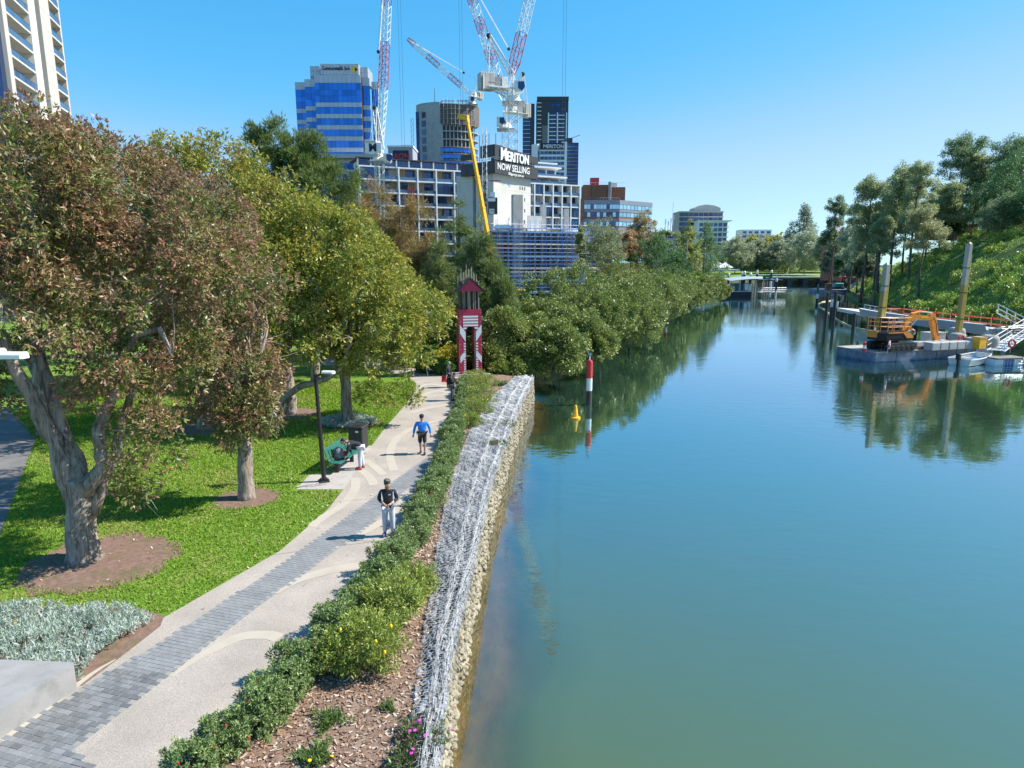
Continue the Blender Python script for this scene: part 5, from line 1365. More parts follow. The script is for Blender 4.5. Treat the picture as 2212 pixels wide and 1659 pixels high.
# ---- dark twin tower far back
def dark_tower():
    d = 560.0
    t, w = frame('residential_tower', 'tall black and white residential tower with a narrow dark wing', 'tower', 1160.5, 1228, 215, d)
    zt = zat(1190, 210, d); D_ = 26
    ubox('wall', M['charcoal'], t, (w / 2, D_ / 2, zt / 2), (w, D_, zt))
    x1 = A(1130, 225, d).x - t.location.x; z2 = zat(1140, 222, d)
    ubox('wing', M['charcoal'], t, (x1 / 2 - 1, 12, z2 / 2), (-x1 - 2, 18, z2))
    fl = 3.15; nf = int((zt - 50) / fl)
    for k in range(nf):
        z = zt - 4.5 - k * fl
        ubox('balcony', M['white'], t, (w * .07, -.2, z), (w * .13, 1.6, .5))
        if k > 2:
            for i in range(2): ubox('balcony', M['white'], t, (w * (.50 + .27 * i), -.15, z), (w * .22, 1.2, .6))
        for i in range(3): ubox('window', M['glass_navy'], t, (w * (.5 + .17 * i), -.05, z + 1.5), (w * .13, .3, 1.9))
        ubox('window', M['glass_navy'], t, (x1 + (-x1 - 2) * .32, 2.9, z - 4 + 1.5), ((-x1 - 2) * .6, .3, 2.3)); ubox('wing_ledge', M['white'], t, (x1 + (-x1 - 2) * .32, 2.8, z - 4), ((-x1 - 2) * .62, .5, .3))
    for i in range(6): ubox('fin', M['plant_grey'], t, (w * (.19 + .035 * i), -.25, (zt - 22) / 2), (.5, .6, zt - 22))
    for i in range(3): ubox('fin', M['white'], t, (w * (.365 + .29 * i), -.35, (zt - 12) / 2), (.9, .7, zt - 12))
    ubox('side_panel', M['white'], t, (w + .05, D_ / 2, zt / 2 - 1), (.2, D_ - .5, zt - 6))
    ubox('parapet', M['charcoal'], t, (w / 2, -.1, zt - 1.2), (w + .4, 1, 3.2))
dark_tower()
def small_sign_tower():
    d = 400.0
    t, w = frame('apartment_block', 'white banded apartment block with a small dark sign along its roof', 'apartments', 1166, 1220, 310, d)
    zt = zat(1190, 310, d)
    ubox('wall', M['white'], t, (w / 2, 8, zt / 2), (w, 16, zt))
    ubox('sign_panel', M['navy'], t, (w / 2, -.3, zt - 1.6), (w * .98, .5, 3.6))
    lettering('MERITON', 3.0, .08, M['sign_white'], t, (w * .55, -.62, zt - 2.7), (PI / 2, 0, 0), align='CENTER', sx=.95, bold=.03)
    a = math.atan2(1, -.55)
    ubox('side_wall', M['white'], t, (-1.8, 3.3, zt / 2), (4.0, 5, zt - .5), -.5)
    lettering('MERI', 2.4, .05, M['sign_white'], t, (-3.6, 1.9, zt - 2.6), (PI / 2, 0, -.5), sx=.6)
    for k in range(12):
        z = zt - 5.2 - k * 3.0
        for i in range(6): ubox('window', M['glass_dark'], t, (w * (.02 + .163 * i) + 1.1, -.05, z), (w * .145, .3, 1.75))
        ubox('window', M['glass_dark'], t, (-2.0, 1.2, z), (3.4, .3, 1.75), -.5)
    t2, w2 = frame('glass_tower', 'slim dark glass tower with a tall white side wall right of the white block', 'tower', 1224, 1250, 305, d + 60)
    z2 = zat(1235, 308, d + 60)
    ubox('wall', M['charcoal'], t2, (w2 / 2, 8, z2 / 2), (w2, 16, z2)); ubox('white_wall', M['white'], t2, (-1.6, 4, z2 / 2 + 1), (3.4, 14, z2 - 2)); ubox('crown_wall', M['charcoal'], t2, (w2 * .25, 6, z2 + 1.6), (w2 * .5, 10, 3.2))
    for k in range(22):
        z = z2 - 1.6 - k * 2.35
        for i in range(3): ubox('window', M['glass_navy'], t2, (w2 * (i + .5) / 3, -.1, z), (w2 / 3 - .15, .3, 1.6))
        ubox('ledge', M['plant_grey'], t2, (w2 * .5, -.25, z - 1.15), (w2, .6, .35))
    MB().tube((w2 * .2, 4, z2 + 3), (w2 * 1.15, 4, z2 + 5.6), .25, 4).build('jib', M['plant_grey'], t2)
small_sign_tower()

# ---- block with the red letters on a dark panel
def aon():
    d = 246.0
    t, w = frame('office_block', 'grey rooftop block with a dark panel and red lettering', 'building', 838, 891, 318, d)
    zt = zat(860, 318, d)
    ubox('wall', M['grey_panel'], t, (w / 2, 6, zt / 2), (w, 12, zt)); ubox('roof_edge', M['white'], t, (w / 2, 6, zt + .3), (w + .6, 12.6, .6))
    a = A(849, 325, d); b = A(883, 348, d)
    ubox('sign_panel', M['navy'], t, ((a.x + b.x) / 2 - t.location.x, -.15, (a.z + b.z) / 2), (b.x - a.x, .3, a.z - b.z))
    q = A(849.5, 343, d); lettering('AON', 2.7, .06, M['sign_red'], t, (q.x - t.location.x + .25, -.36, q.z), (PI / 2, 0, 0), sx=.95, bold=.05)
    ubox('window', M['glass_blue'], t, ((a.x - t.location.x) / 2, -.1, zat(843, 339, d)), (1.6, .3, 2.4))
    ubox('aircon_unit', M['plant_grey'], t, (w * .7, 4, zt + .9), (3, 2, .8))
aon()

# ---- balcony facades
def facade(t, x0, x1, y, zb, zt, nf, bays, tanwall=.5, seed=0, stagger=True, vents=True):
    """White frame of slabs and blades; each bay has its own panes, tan wall, balustrade."""
    rr = random.Random(seed); fl = (zt - zb) / nf; bw = (x1 - x0) / bays
    for k in range(nf + 1): ubox('floor_slab', M['white'], t, ((x0 + x1) / 2, y - .1, zb + k * fl), (x1 - x0, 3.2, .42))
    for i in range(bays + 1):
        ubox('frame_blade', M['white'], t, (x0 + i * bw, y - .25, (zb + zt) / 2), (.42, 3.2, zt - zb - .02))
    for k in range(nf):
        z = zb + k * fl; h = fl - .42
        for i in range(bays):
            xc = x0 + (i + .5) * bw; full = rr.random() < .25
            yy = y - 1.45 if full else y + 1.25
            f = .95 if full else rr.uniform(.5, .74); side = rr.choice((-1, 1))
            n = 3 if f > .7 else 2
            for q in range(n):
                ww = (bw - .5) * f / n
                ubox('window', M['glass_dark'], t, (xc + side * (bw - .5) * (1 - f) / 2 - (bw - .5) * f / 2 + (q + .5) * ww, yy, z + .21 + h / 2), (ww - .1, .14, h - .08))
            if not full:
                ubox('wall_panel', M['tan'] if rr.random() < tanwall else M['pale_concrete'], t, (xc - side * (bw - .5) * f / 2, yy + .05, z + .21 + h / 2), ((bw - .5) * (1 - f) - .05, .2, h - .04))
                nn = max(2, int(bw / 2.4))
                for q in range(nn): link('balustrade_pane', _pane, t, (x0 + i * bw + .25 + (q + .5) * (bw - .5) / nn, y - 1.55, z + .72), (0, 0, 0), ((bw - .5) / nn - .05, .04, .98))
def left_flats():
    d = 214.0
    t, w = frame('apartment_block', 'long white framed apartment block with dark glass balconies left of the crane boom', 'apartments', 774, 1030, 360, d, RAD(23))
    zt = zat(900, 359, d); zb = 3.0
    ubox('wall', M['charcoal'], t, (w / 2, 10.9, (zt - .3) / 2), (w - .6, 18, zt - .3))
    facade(t, 0, w, 0, zb, zt, 9, 6, .75, 3)
    # set back roof storey
    for i in range(9):
        ubox('window', M['glass_dark'], t, ((i + .5) * w / 9, 2.6, zt + 1.6), (w / 9 - .7, .2, 2.2)); ubox('roof_post', M['white'], t, (i * w / 9 + .3, 2.4, zt + 1.5), (.4, .4, 2.6))
    ubox('roof_slab', M['charcoal'], t, (w / 2, 8, zt + 3.0), (w + .6, 13, .3)); ubox('wall', M['white'], t, (w / 2, 9, zt + 1.5), (w - 2, 10, 2.6))
    a = A(888, 425, d - 4); q = thing('formwork_stack', 'red steel formwork stood upright against the white framed flats', 'formwork', (a.x, d - 4, 0))
    zq = zat(888, 404, d - 4)
    for i in range(4): ubox('steel_leg', M['red_steel'], q, (-.9 + i * .6, .1 * (i % 2), zq / 2), (.3, .4, zq - (i % 2) * .8))
    for j in range(6): MB().tube((-.9, -.3, zq - 2 - j * 2.2), (.9, -.3, zq - .6 - j * 2.2), .1, 4).build('brace', M['red_steel'], q)
left_flats()
def gap_block():
    d = 232.0
    t, w = frame('office_block', 'dark narrow building between the white framed flats and the concrete core', 'building', 1000, 1046, 392, d)
    zt = zat(1010, 385, d); ubox('wall', M['charcoal'], t, (w / 2, 6, zt / 2), (w, 12, zt))
    for k in range(9):
        for i in range(4): ubox('window', M['glass_navy'], t, (w * (i + .5) / 4, -.05, zt - 2.2 - k * 3.1), (w / 4 - .25, .2, 2.1))
    ubox('roof_slab', M['white'], t, (w / 2, 6, zt + .3), (w + .8, 12.6, .7))
    ubox('wrapped_column', M['white'], t, (A(1017, 450, d - 5).x - t.location.x, -5, 17), (2.6, 2, 34))
gap_block()
def right_flats():
    d = 228.0
    t, w = frame('apartment_block', 'white stepped apartment block with large square balconies right of the concrete core', 'apartments', 1130, 1265, 394, d, RAD(24))
    zt = zat(1190, 396, d)
    ubox('wall', M['charcoal'], t, (w / 2, 10.9, (zt - .3) / 2), (w - .6, 18, zt - .3))
    facade(t, 0, w, 0, 2.0, zt, 9, 6, .1, 8)
    ubox('side_wall', M['white'], t, (w + .45, 9, zt / 2), (.4, 19, zt))
    xa = 0; 
    for lev, (vt, u1) in enumerate([(383, 1233), (361, 1226), (350, 1222)]):
        z1 = zat(1190, vt, d + 4); z0 = zt if lev == 0 else zp
        ww = A(u1, vt, d).x - t.location.x
        ubox('wall', M['white'], t, (ww / 2, 10 + lev, (z0 + z1) / 2), (ww, 12, z1 - z0)); ubox('terrace_slab', M['white'], t, (ww / 2 + .2, 8 + lev, z1 + .15), (ww + .8, 17 - lev * 2, .45))
        for i in range(4):
            ubox('window', M['glass_dark'], t, (ww * (i + .5) / 4, 3.9 + lev, (z0 + z1) / 2), (ww / 4 - .8, .2, z1 - z0 - .7))
            link('balustrade_pane', _pane, t, (ww * (i + .5) / 4, .2 + lev, z0 + .8), (0, 0, 0), (ww / 4 - .06, .05, .95))
        zp = z1
right_flats()

# ---- concrete core with the black climbing screen and its sign
M['core_wall'] = pm('raw core concrete', (.56, .54, .50), .85, var=.12, scale=.5, dirt=(.36, .34, .31), dscale=.25, damt=.55, bump=.1)
def core():
    d = 182.0; c = A(1066, 400, d)
    t = thing('lift_core', 'raw concrete lift core wrapped at the top in a black sign screen', 'tower', (c.x, d, 0), math.atan2(.76, .65))
    zs = zat(1066, 371, d)
    # local x along the right face (receding), local y along the left face
    Lr, Ll = 16.0, 9.5
    ubox('right_wall', M['core_wall'], t, (Lr / 2, 3.3, zs / 2), (Lr, 6.6, zs)); 
    ubox('wall', M['core_wall'], t, (3.0, 6.6 + 4.4, zs / 2), (6, 6.4, zs))
    for k in range(9):
        z = zs - 3.3 - k * 3.05
        ubox('pour_joint', M['concrete'], t, (Lr / 2, -.004, z - 1.1), (Lr, .02, .05))
        for i in range(3): ubox('slot_opening', M['charcoal'], t, (Lr * (.70 + i * .065), -.01, z), (.38, .06, .95))
        ubox('doorway', M['charcoal'], t, (-.02, 3.4, z), (.08, 1.9, 2.3)); ubox('landing', M['concrete'], t, (-.6, 3.4, z - 1.35), (1.3, 2.4, .25))
    for zz, txt in ((zs - 3.6, '9'), (zs - 12.4, '6'), (zs - 16.5, '5')):
        lettering(txt, 1.5, .01, M['blue_steel'], t, (Lr * .38, -.03, zz), (PI / 2, 0, 0), name='floor_number')
    # black screen box
    z1 = zat(1066, 312, d); h = z1 - zs + .5; zc = zs - .5 + h / 2
    def scr(x0, x1, y0, y1, z0, zt_, n='screen'):
        return ubox(n, M['charcoal'], t, ((x0 + x1) / 2, (y0 + y1) / 2, (z0 + zt_) / 2), (x1 - x0, y1 - y0, zt_ - z0))
    X0, X1, Y0, Y1 = -1.0, 17.6, -1.3, 11.2
    zl, zh = zs - .5, z1; zm0, zm1 = zl + h * .42, zl + h * .56
    ztr = zh - .2
    for a, b in ((zl, zm0), (zm1, ztr)):
        n = 6
        for i in range(n):
            scr(X0 + (X1 - X0) * i / n + .03, X0 + (X1 - X0) * (i + 1) / n - .03, Y0 - .12, Y0 + .12, a, b - (0 if b == zm0 else .25 * i), 'screen_panel')
        for i in range(5):
            if i == 2 and b != zm0: continue
            yy0 = Y0 + .14 + (Y1 - Y0) * i / 5; yy1 = Y0 + .1 + (Y1 - Y0) * (i + 1) / 5
            scr(X0 - .12, X0 + .12, yy0 + .03, yy1 - .03, a, b - (1.6 if i > 1 and b != zm0 else 0), 'screen_panel')
    scr(X0 + .3, X1 - .3, Y0 + .3, Y1 - .3, zl + .1, zm0 + .1, 'deck'); scr(X0 + .8, X1 - .8, Y0 + .6, Y0 + 2, zm0, zm1, 'inner_wall')
    for i in range(9):
        x = X0 + (X1 - X0) * i / 8; MB().tube((x, Y0, zm0), (x, Y0, zm1), .06, 4).build('guard_post', M['galv'], t)
        y = Y0 + (Y1 - Y0) * i / 8; MB().tube((X0, y, zm0), (X0, y, zm1), .06, 4).build('guard_post', M['galv'], t)
    for zz in (zm0 + .5, zm0 + 1.0):
        MB().tube((X0, Y0 - .02, zz), (X1, Y0 - .02, zz), .04, 4).build('guard_rail', M['galv'], t); MB().tube((X0 - .02, Y0, zz), (X0 - .02, Y1, zz), .04, 4).build('guard_rail', M['galv'], t)
    # lettering on the right face
    L = X1 - X0
    a = lettering('M', 4.5, .14, M['sign_white'], t, (X0 + 1.9, Y0 - .35, ztr - 3.7), (PI / 2, 0, 0), sx=.8, bold=.07)
    lettering('ERITON', 3.5, .14, M['sign_white'], t, (X0 + 4.6, Y0 - .35, ztr - 3.7), (PI / 2, 0, 0), sx=.76, bold=.07)
    lettering('NOW SELLING', 2.5, .04, M['sign_white'], t, (X0 + .9, Y0 - .2, zm0 - 2.1), (PI / 2, 0, 0), sx=.83, bold=.01)
    lettering('180george.com.au', 1.05, .04, M['sign_white'], t, (X0 + 5.2, Y0 - .2, zm0 - 3.15), (PI / 2, 0, 0), sx=.88)
    for i in range(5):
        x = (i * 3.1) % 9 + 1; y = (i * 5.3) % 12; MB().tube((x, y, zh - 3), (x, y, zh + 3 + (i % 3)), .12, 4).build('props', M['plant_grey'], t)
    # hoist mast up the left face with its car
    p = A(1047, 400, d - 6); h_ = thing('builders_hoist', 'slender lattice hoist mast with a small dark car beside the concrete core', 'hoist', (p.x, d - 6, 0))
    zt = zat(1047, 275, d - 6); mb = MB(); r = .55
    for sx in (-r, r):
        for sy in (-r, r): mb.tube((sx, sy, 0), (sx, sy, zt), .07, 4)
    for z in np.arange(0, zt - 1, 1.5):
        mb.tube((-r, -r, z), (r, -r, z + 1.5), .05, 3); mb.tube((r, -r, z), (r, r, z + 1.5), .05, 3); mb.tube((-r, -r, z), (r, -r, z), .05, 3); mb.tube((-r, r, z + 1.5), (-r, -r, z), .05, 3)
    mb.build('mast', M['galv'], h_)
    zc = zat(1060, 445, d - 6)
    ubox('car', M['charcoal'], h_, (2.1, 0, zc), (2.4, 1.6, 4.2)); ubox('car_panel', M['white'], h_, (1.85, -.85, zc + 1.5), (1.9, .06, .8)); ubox('car_panel', M['white'], h_, (1.85, -.85, zc - 1.4), (1.3, .06, 1.2))
    lettering('M', 1.2, .02, M['navy'], h_, (1.45, -.9, zc - 1.85), (PI / 2, 0, 0))
    ubox('roof', M['alu'], h_, (2.1, 0, zc + 2.9), (1.2, 1.2, 1.2)); ubox('tie', M['red_steel'], h_, (2.6, .6, zat(1062, 396, d)), (3, .15, .25))
core()

# ---- the low scaffolded structure in front
def scaffold_site():
    d = 168.0
    t, w = frame('unfinished_building', 'low concrete building wrapped in blue scaffolding below the black sign screen', 'building', 1058, 1312, 545, d, RAD(20))
    xc = A(1121, 545, d).x - t.location.x               # the corner column
    zt = zat(1120, 497, d); fl = 3.1
    for k in range(7):
        z = zt - k * fl
        if z < .2: break
        ubox('floor_slab', M['concrete'], t, (xc / 2 - .5, 6, z), (xc + 1, 12, .3)); ubox('floor_slab', M['white'], t, (xc + (w - xc) / 2, 6.2, z - .3), (w - xc, 14, .5))
        ubox('back_wall', M['concrete'], t, (w / 2, 5.5, z - 1.5), (w, .4, fl))
        for i in range(10):
            x = xc + (w - xc) * (i + .5) / 10; ubox('column', M['concrete'], t, (x, 2.0, z - 1.7), (.45, .45, fl - .3))
            ubox('slab_edge_block', M['white'], t, (x - .6, .4, z - 1.1), (.3, .3, .8))
        for i in range(3): ubox('column', M['concrete'], t, (xc * (i + .3) / 3, 1.6, z - 1.7), (.5, .5, fl - .3))
        if k == 1:
            for i in range(16): MB().tube((.5 + i * xc / 17, 1.2, z - 2.9), (.5 + i * xc / 17, 1.2, z - .3), .06, 4).build('prop', M['red_steel'], t)
    ubox('corner_column', M['concrete'], t, (xc + .2, .6, (zt + 9) / 2), (2.6, 1.6, zt + 9 - .2))
    ubox('corner_column', M['concrete'], t, (A(1197, 480, d).x - t.location.x, 4, (zt + 7) / 2), (1.4, 1, zt + 7)); ubox('corner_column', M['concrete'], t, (A(1247, 480, d).x - t.location.x, 2, (zt + 6) / 2), (1.2, 1, zt + 6))
    for u in (1162, 1172, 1183): ubox('wall_stub', M['pale_concrete'], t, (A(u, 490, d).x - t.location.x, 3, zt + 1.5), (1.5, .4, 5))
    # scaffolding: standards one by one, ledgers lift by lift
    zs = zt + 2.6
    std = MB().tube((0, 0, -.02), (0, 0, zs), .055, 5).mesh('scaffold_standard', M['blue_steel'])
    n = 20
    for i in range(n + 1):
        x = w * i / n
        for y in (-1.6, -.5): link('scaffold_standard', std, t, (x, y, -.0), (0, 0, 0), (1, 1, 1 if x > xc * .9 or i % 2 else .92))
    z = 1.2; k = 0
    while z < zs - .4:
        for y in (-1.6, -.5):
            for dz in ((0, 1.0) if y < -1 else (1.0,)):
                MB().tube((0, y, z + dz), (w, y, z + dz), .045, 4).build('scaffold_ledger', M['blue_steel'] if (k + int(dz)) % 3 else M['white_steel'], t)
        if z > 2 and z < zt + 2: ubox('scaffold_board', M['pale_concrete'], t, (w / 2, -1.05, z - .05), (w - .2, .95, .07))
        for i in range(3 + k % 3):
            x = w * (.5 + .16 * i) - 2 + k; MB().tube((x, -1.66, z), (x + 2.6, -1.66, z + 2.0), .045, 4).build('scaffold_brace', M['blue_steel'], t)
        z += 2.0; k += 1
    rr = random.Random(2)
    for i in range(16): ubox('material_bundle', M[rr.choice(['white', 'pale_concrete', 'timber', 'tan'])], t, (rr.uniform(2, w - 3), rr.uniform(2, 5), zt + .45), (rr.uniform(.8, 2.6), 1, rr.uniform(.3, 1.0)))
    for i, u in enumerate((1082, 1090, 1098, 1106)):
        MB().ball((0, 0, 0), 1.0, 8, (1.1, .8, .75)).build('wrapped_bundle', M['white'], t, (A(u, 497, d).x - t.location.x, 2.0, zt + .8), smooth=True)
scaffold_site()

# ---- brown brick office with grey bands
def brick_office():
    d = 282.0
    t, w = frame('office_block', 'brown brick office block with grey bands and rusty rooftop plant rooms', 'building', 1262, 1338, 432, d)
    zt = zat(1300, 432, d)
    rw = 21.0; an = RAD(38)
    ubox('wall', M['brick_red'], t, (w / 2, 8, zt / 2 - .1), (w, 16, zt - .4)); ubox('side_wall', M['brick_red'], t, (-1.2, 4, zt / 2), (2.2, 10, zt + .6))
    e = link('wing', MB().box((rw / 2, 6, zt / 2 - .1), (rw, 12, zt - .4)).mesh('wing', M['brick_red']), t, (w, 0, 0), (0, 0, an))
    fl = 3.85
    for k in range(7):
        z = zt - k * fl
        ubox('grey_band', M['band_grey'], t, (w / 2, -.08, z - .5 if k else z - .9), (w, .35, 1.05 if k else 1.8)); link('grey_band', MB().box((rw / 2, -.08, 0), (rw, .35, 1.05 if k else 1.8)).mesh('grey_band', M['band_grey']), t, (w, 0, z - .5 if k else z - .9), (0, 0, an))
        for i in range(11): ubox('window', M['glass_pale' if (i * 7 + k * 3) % 5 < (4 if k < 1 else 2) else 'glass_dark'], t, (w * (i + .5) / 11, -.02, z - (2.1 if k else 2.75)), (w / 11 - .16, .2, 1.75))
        for i in range(9):
            q = Matrix.Rotation(an, 3, 'Z') @ Vector((rw * (i + .5) / 9, -.02, 0)); link('window', _wpale, t, (w + q.x, q.y, z - (2.1 if k else 2.75)), (0, 0, an), (rw / 9 - .3, .2, 1.75))
    z2 = zat(1300, 400, d + 3)
    ubox('plant_room', M['brick_red'], t, (w * .36, 6, (zt + z2) / 2), (w * .75, 9, z2 - zt)); ubox('plant_room', M['brick_red'], t, (w * .95, 8, (zt + z2) / 2 - .4), (w * .5, 9, z2 - zt - .6))
    ubox('plant_room', M['rust'], t, (w * .42, 1.2, (zt + z2) / 2 - .2), (w * .42, 1.2, z2 - zt - .6))
    ubox('lift_motor_room', M['red_steel'], t, (w * .32, 5, z2 + 1.4), (3.6, 3, 3.4)); 
    for i in range(3): MB().tube((w * (.7 + .03 * i), 1.2, zt), (w * (.7 + .03 * i), 1.2, z2 + 1.2), .3, 6).build('flue', M['plant_grey'], t)
    for i in range(2): ubox('aircon_unit', M['white'], t, (w * (.8 + .12 * i), 6, z2 + .5), (1.8, 1.5, 1.4))
    for zz, x0, x1, y in ((z2 + .9, 0, w * 1.15, 2), (zt + .9, 0, w * 1.0, .3)):
        MB().tube((x0, y, zz), (x1, y, zz), .05, 4).build('roof_rail', M['galv'], t)
        for i in range(12): MB().tube((x0 + (x1 - x0) * i / 11, y, zz - .9), (x0 + (x1 - x0) * i / 11, y, zz), .04, 4).build('roof_rail_post', M['galv'], t)
_wpale = MB().box((0, 0, 0), (1, 1, 1)).mesh('window', M['glass_pale'])
brick_office()

def far_flats():
    d = 450.0
    t, w = frame('apartment_block', 'stepped apartment building with a curved roof beyond the mangroves', 'apartments', 1468, 1562, 455, d)
    zt = zat(1510, 456, d); n = 9; fl = 3.2
    ubox('wall', M['plant_grey'], t, (w / 2, 9, zt / 2), (w, 18, zt)); 
    for k in range(8):
        z = zt - .6 - k * fl
        ubox('floor_slab', M['beige'], t, (w / 2, -.5, z), (w + .6, 2.2, .5))
        for i in range(n): ubox('window', M['glass_dark'], t, (w * (i + .5) / n, -.05, z - 1.6), (w / n - .5, .2, 2.2))
    prof = [(w * .35, zt), (w * .95, zt), (w * .95, zt + 2.2), (w * .8, zt + 3.8), (w * .62, zt + 4.4), (w * .45, zt + 3.6), (w * .35, zt + 2.2)]
    MB().xz(prof, 1, 14).build('curved_roof', M['beige'], t)
    x2 = A(1510, 480, d - 14).x - t.location.x; x3 = A(1572, 480, d - 14).x - t.location.x; z2 = zat(1540, 478, d - 14)
    ubox('wall', M['white'], t, ((x2 + x3) / 2, -8, z2 / 2), (x3 - x2, 12, z2)); ubox('roof_slab', M['white'], t, ((x2 + x3) / 2 + 1, -8, z2 + .3), (x3 - x2 + 3, 14, .6))
    for k in range(6):
        for i in range(6): ubox('window', M['glass_dark'], t, (x2 + (x3 - x2) * (i + .5) / 6, -14.05, z2 - 2.2 - k * 3.2), ((x3 - x2) / 6 - .7, .2, 2.2))
        ubox('balcony', M['white'], t, (x3 - 3, -14.6, z2 - 3.7 - k * 3.2), (7, 1.6, .5))
    d = 480.0
    t, w = frame('apartment_block', 'low white block of flats on the ridge above the yellow wattles', 'apartments', 1602, 1667, 497, d)
    zt = zat(1640, 496, d); ubox('wall', M['white'], t, (w / 2, 6, zt / 2), (w, 12, zt))
    for k in range(4):
        for i in range(5): ubox('window', M['glass_dark'], t, (w * (i + .5) / 5, -.05, zt - 2 - k * 3), (w / 5 - 1.6, .2, 1.6)); ubox('balcony', M['white'], t, (w * (i + .5) / 5, -.7, zt - 3.1 - k * 3), (w / 5 - 1, 1.4, .9))
    d = 330.0
    t, w = frame('apartment_block', 'brown apartment building with pale balconies and hipped grey roof on the far bank', 'apartments', 1790, 1832, 500, d)
    zt = zat(1800, 499, d); ubox('wall', M['brick_red'], t, (w / 2, 2.5, zt / 2), (w, 5, zt))
    MB().add([(-.8, -1, zt), (w + .8, -1, zt), (w + .8, 6, zt), (-.8, 6, zt), (w * .3, 2.5, zt + 3), (w * .7, 2.5, zt + 3)], [(0, 1, 5, 4), (1, 2, 5), (2, 3, 4, 5), (3, 0, 4), (3, 2, 1, 0)]).build('roof', M['plant_grey'], t)
    for k in range(4):
        for i in range(4): ubox('window', M['glass_dark'], t, (w * (i + .5) / 4, -.05, zt - 2 - k * 3.3), (w / 4 - 1, .2, 1.7))
        ubox('balcony', M['white'], t, (w / 2, -.9, zt - 3.2 - k * 3.3), (w, 1.6, .9))
    d = 300.0
    t, w = frame('office_block', 'low rooftop with mobile phone antennas behind the gum trees', 'building', 1400, 1470, 500, d)
    zt = zat(1440, 501, d); ubox('wall', M['grey_panel'], t, (w / 2, 6, zt / 2), (w, 12, zt))
    for i in range(5): ubox('window', M['glass_dark'], t, (w * (i + .5) / 5, -.05, zt - 1.8), (w / 5 - .6, .2, 1.7))
    for u, v in ((1441, 472), (1447, 476), (1453, 470), (1457, 474), (1459, 462)):
        p = A(u, v, d); x = p.x - t.location.x; MB().tube((x, 3, zt), (x, 3, p.z), .12, 5).build('antenna_pole', M['plant_grey'], t); ubox('antenna', M['white'], t, (x, 2.7, p.z - 1.2), (.45, .3, 2.0))
    p = A(1457.5, 435, d); MB().tube((p.x - t.location.x + .6, 5, zt), (p.x - t.location.x + .6, 5, p.z), .08, 4).build('aerial', M['plant_grey'], t)
far_flats()
def hill_house():
    c = A(2095, 492, 172)
    t = thing('house', 'brick house half hidden by trees on top of the hill', 'house', (c.x, 172, c.z - 4.5), RAD(20))
    ubox('wall', M['brick_red'], t, (0, 5, 4.2), (16, 8, 5.2)); 
    MB().add([(-9, .5, 6.8), (9, .5, 6.8), (9, 9.5, 6.8), (-9, 9.5, 6.8), (-5, 5, 9.4), (5, 5, 9.4)], [(0, 1, 5, 4), (1, 2, 5), (2, 3, 4, 5), (3, 0, 4), (3, 2, 1, 0)]).build('roof', M['charcoal'], t)
    for x in (-5.5, -1, 5):
        f = ubox('window', M['glass_pale'], t, (x, .96, 4.6), (1.6, .12, 1.5)); ubox('window_frame', M['white'], t, (x, .985, 4.6), (1.9, .08, 1.8))
    f = thing('garden_fence', 'white garden fence below the brick house on the hill', 'fence', (A(2030, 476, 168).x, 168, A(2030, 484, 168).z), RAD(12))
    for i in range(14): ubox('fence_panel', M['white'], f, (i * 1.0 + .5, 0, .4 + .05 * i), (.92, .05, 1.5))
hill_house()
# ================================================================== CRANES
def lattice(a, b, w0, w1, m, parent, name, pitch=None, r=.11, up=Vector((0, 0, 1)), w0b=None):
    """A square lattice section from a to b; width w0 at a, w1 at b."""
    a, b = Vector(a), Vector(b); z = (b - a).normalized()
    x = z.cross(up)
    if x.length < .05: x = z.cross(Vector((0, 1, 0)))
    x.normalize(); y = z.cross(x); L = (b - a).length
    n = max(1, int(L / (pitch or max(w0, w1) * 1.05))); mb = MB(); prev = None
    for i in range(n + 1):
        t = i / n; w = (w0 + (w1 - w0) * t) / 2; c = a + (b - a) * t
        q = [c + x * w + y * w, c - x * w + y * w, c - x * w - y * w, c + x * w - y * w]
        for k in range(4):
            mb.tube(q[k], q[(k + 1) % 4], r * .55, 4, caps=False)
            if prev: mb.tube(prev[k], q[k], r, 5, caps=False); mb.tube(prev[k], q[(k + 1) % 4], r * .55, 4, caps=False)
        prev = q
    return mb.build(name, m, parent)
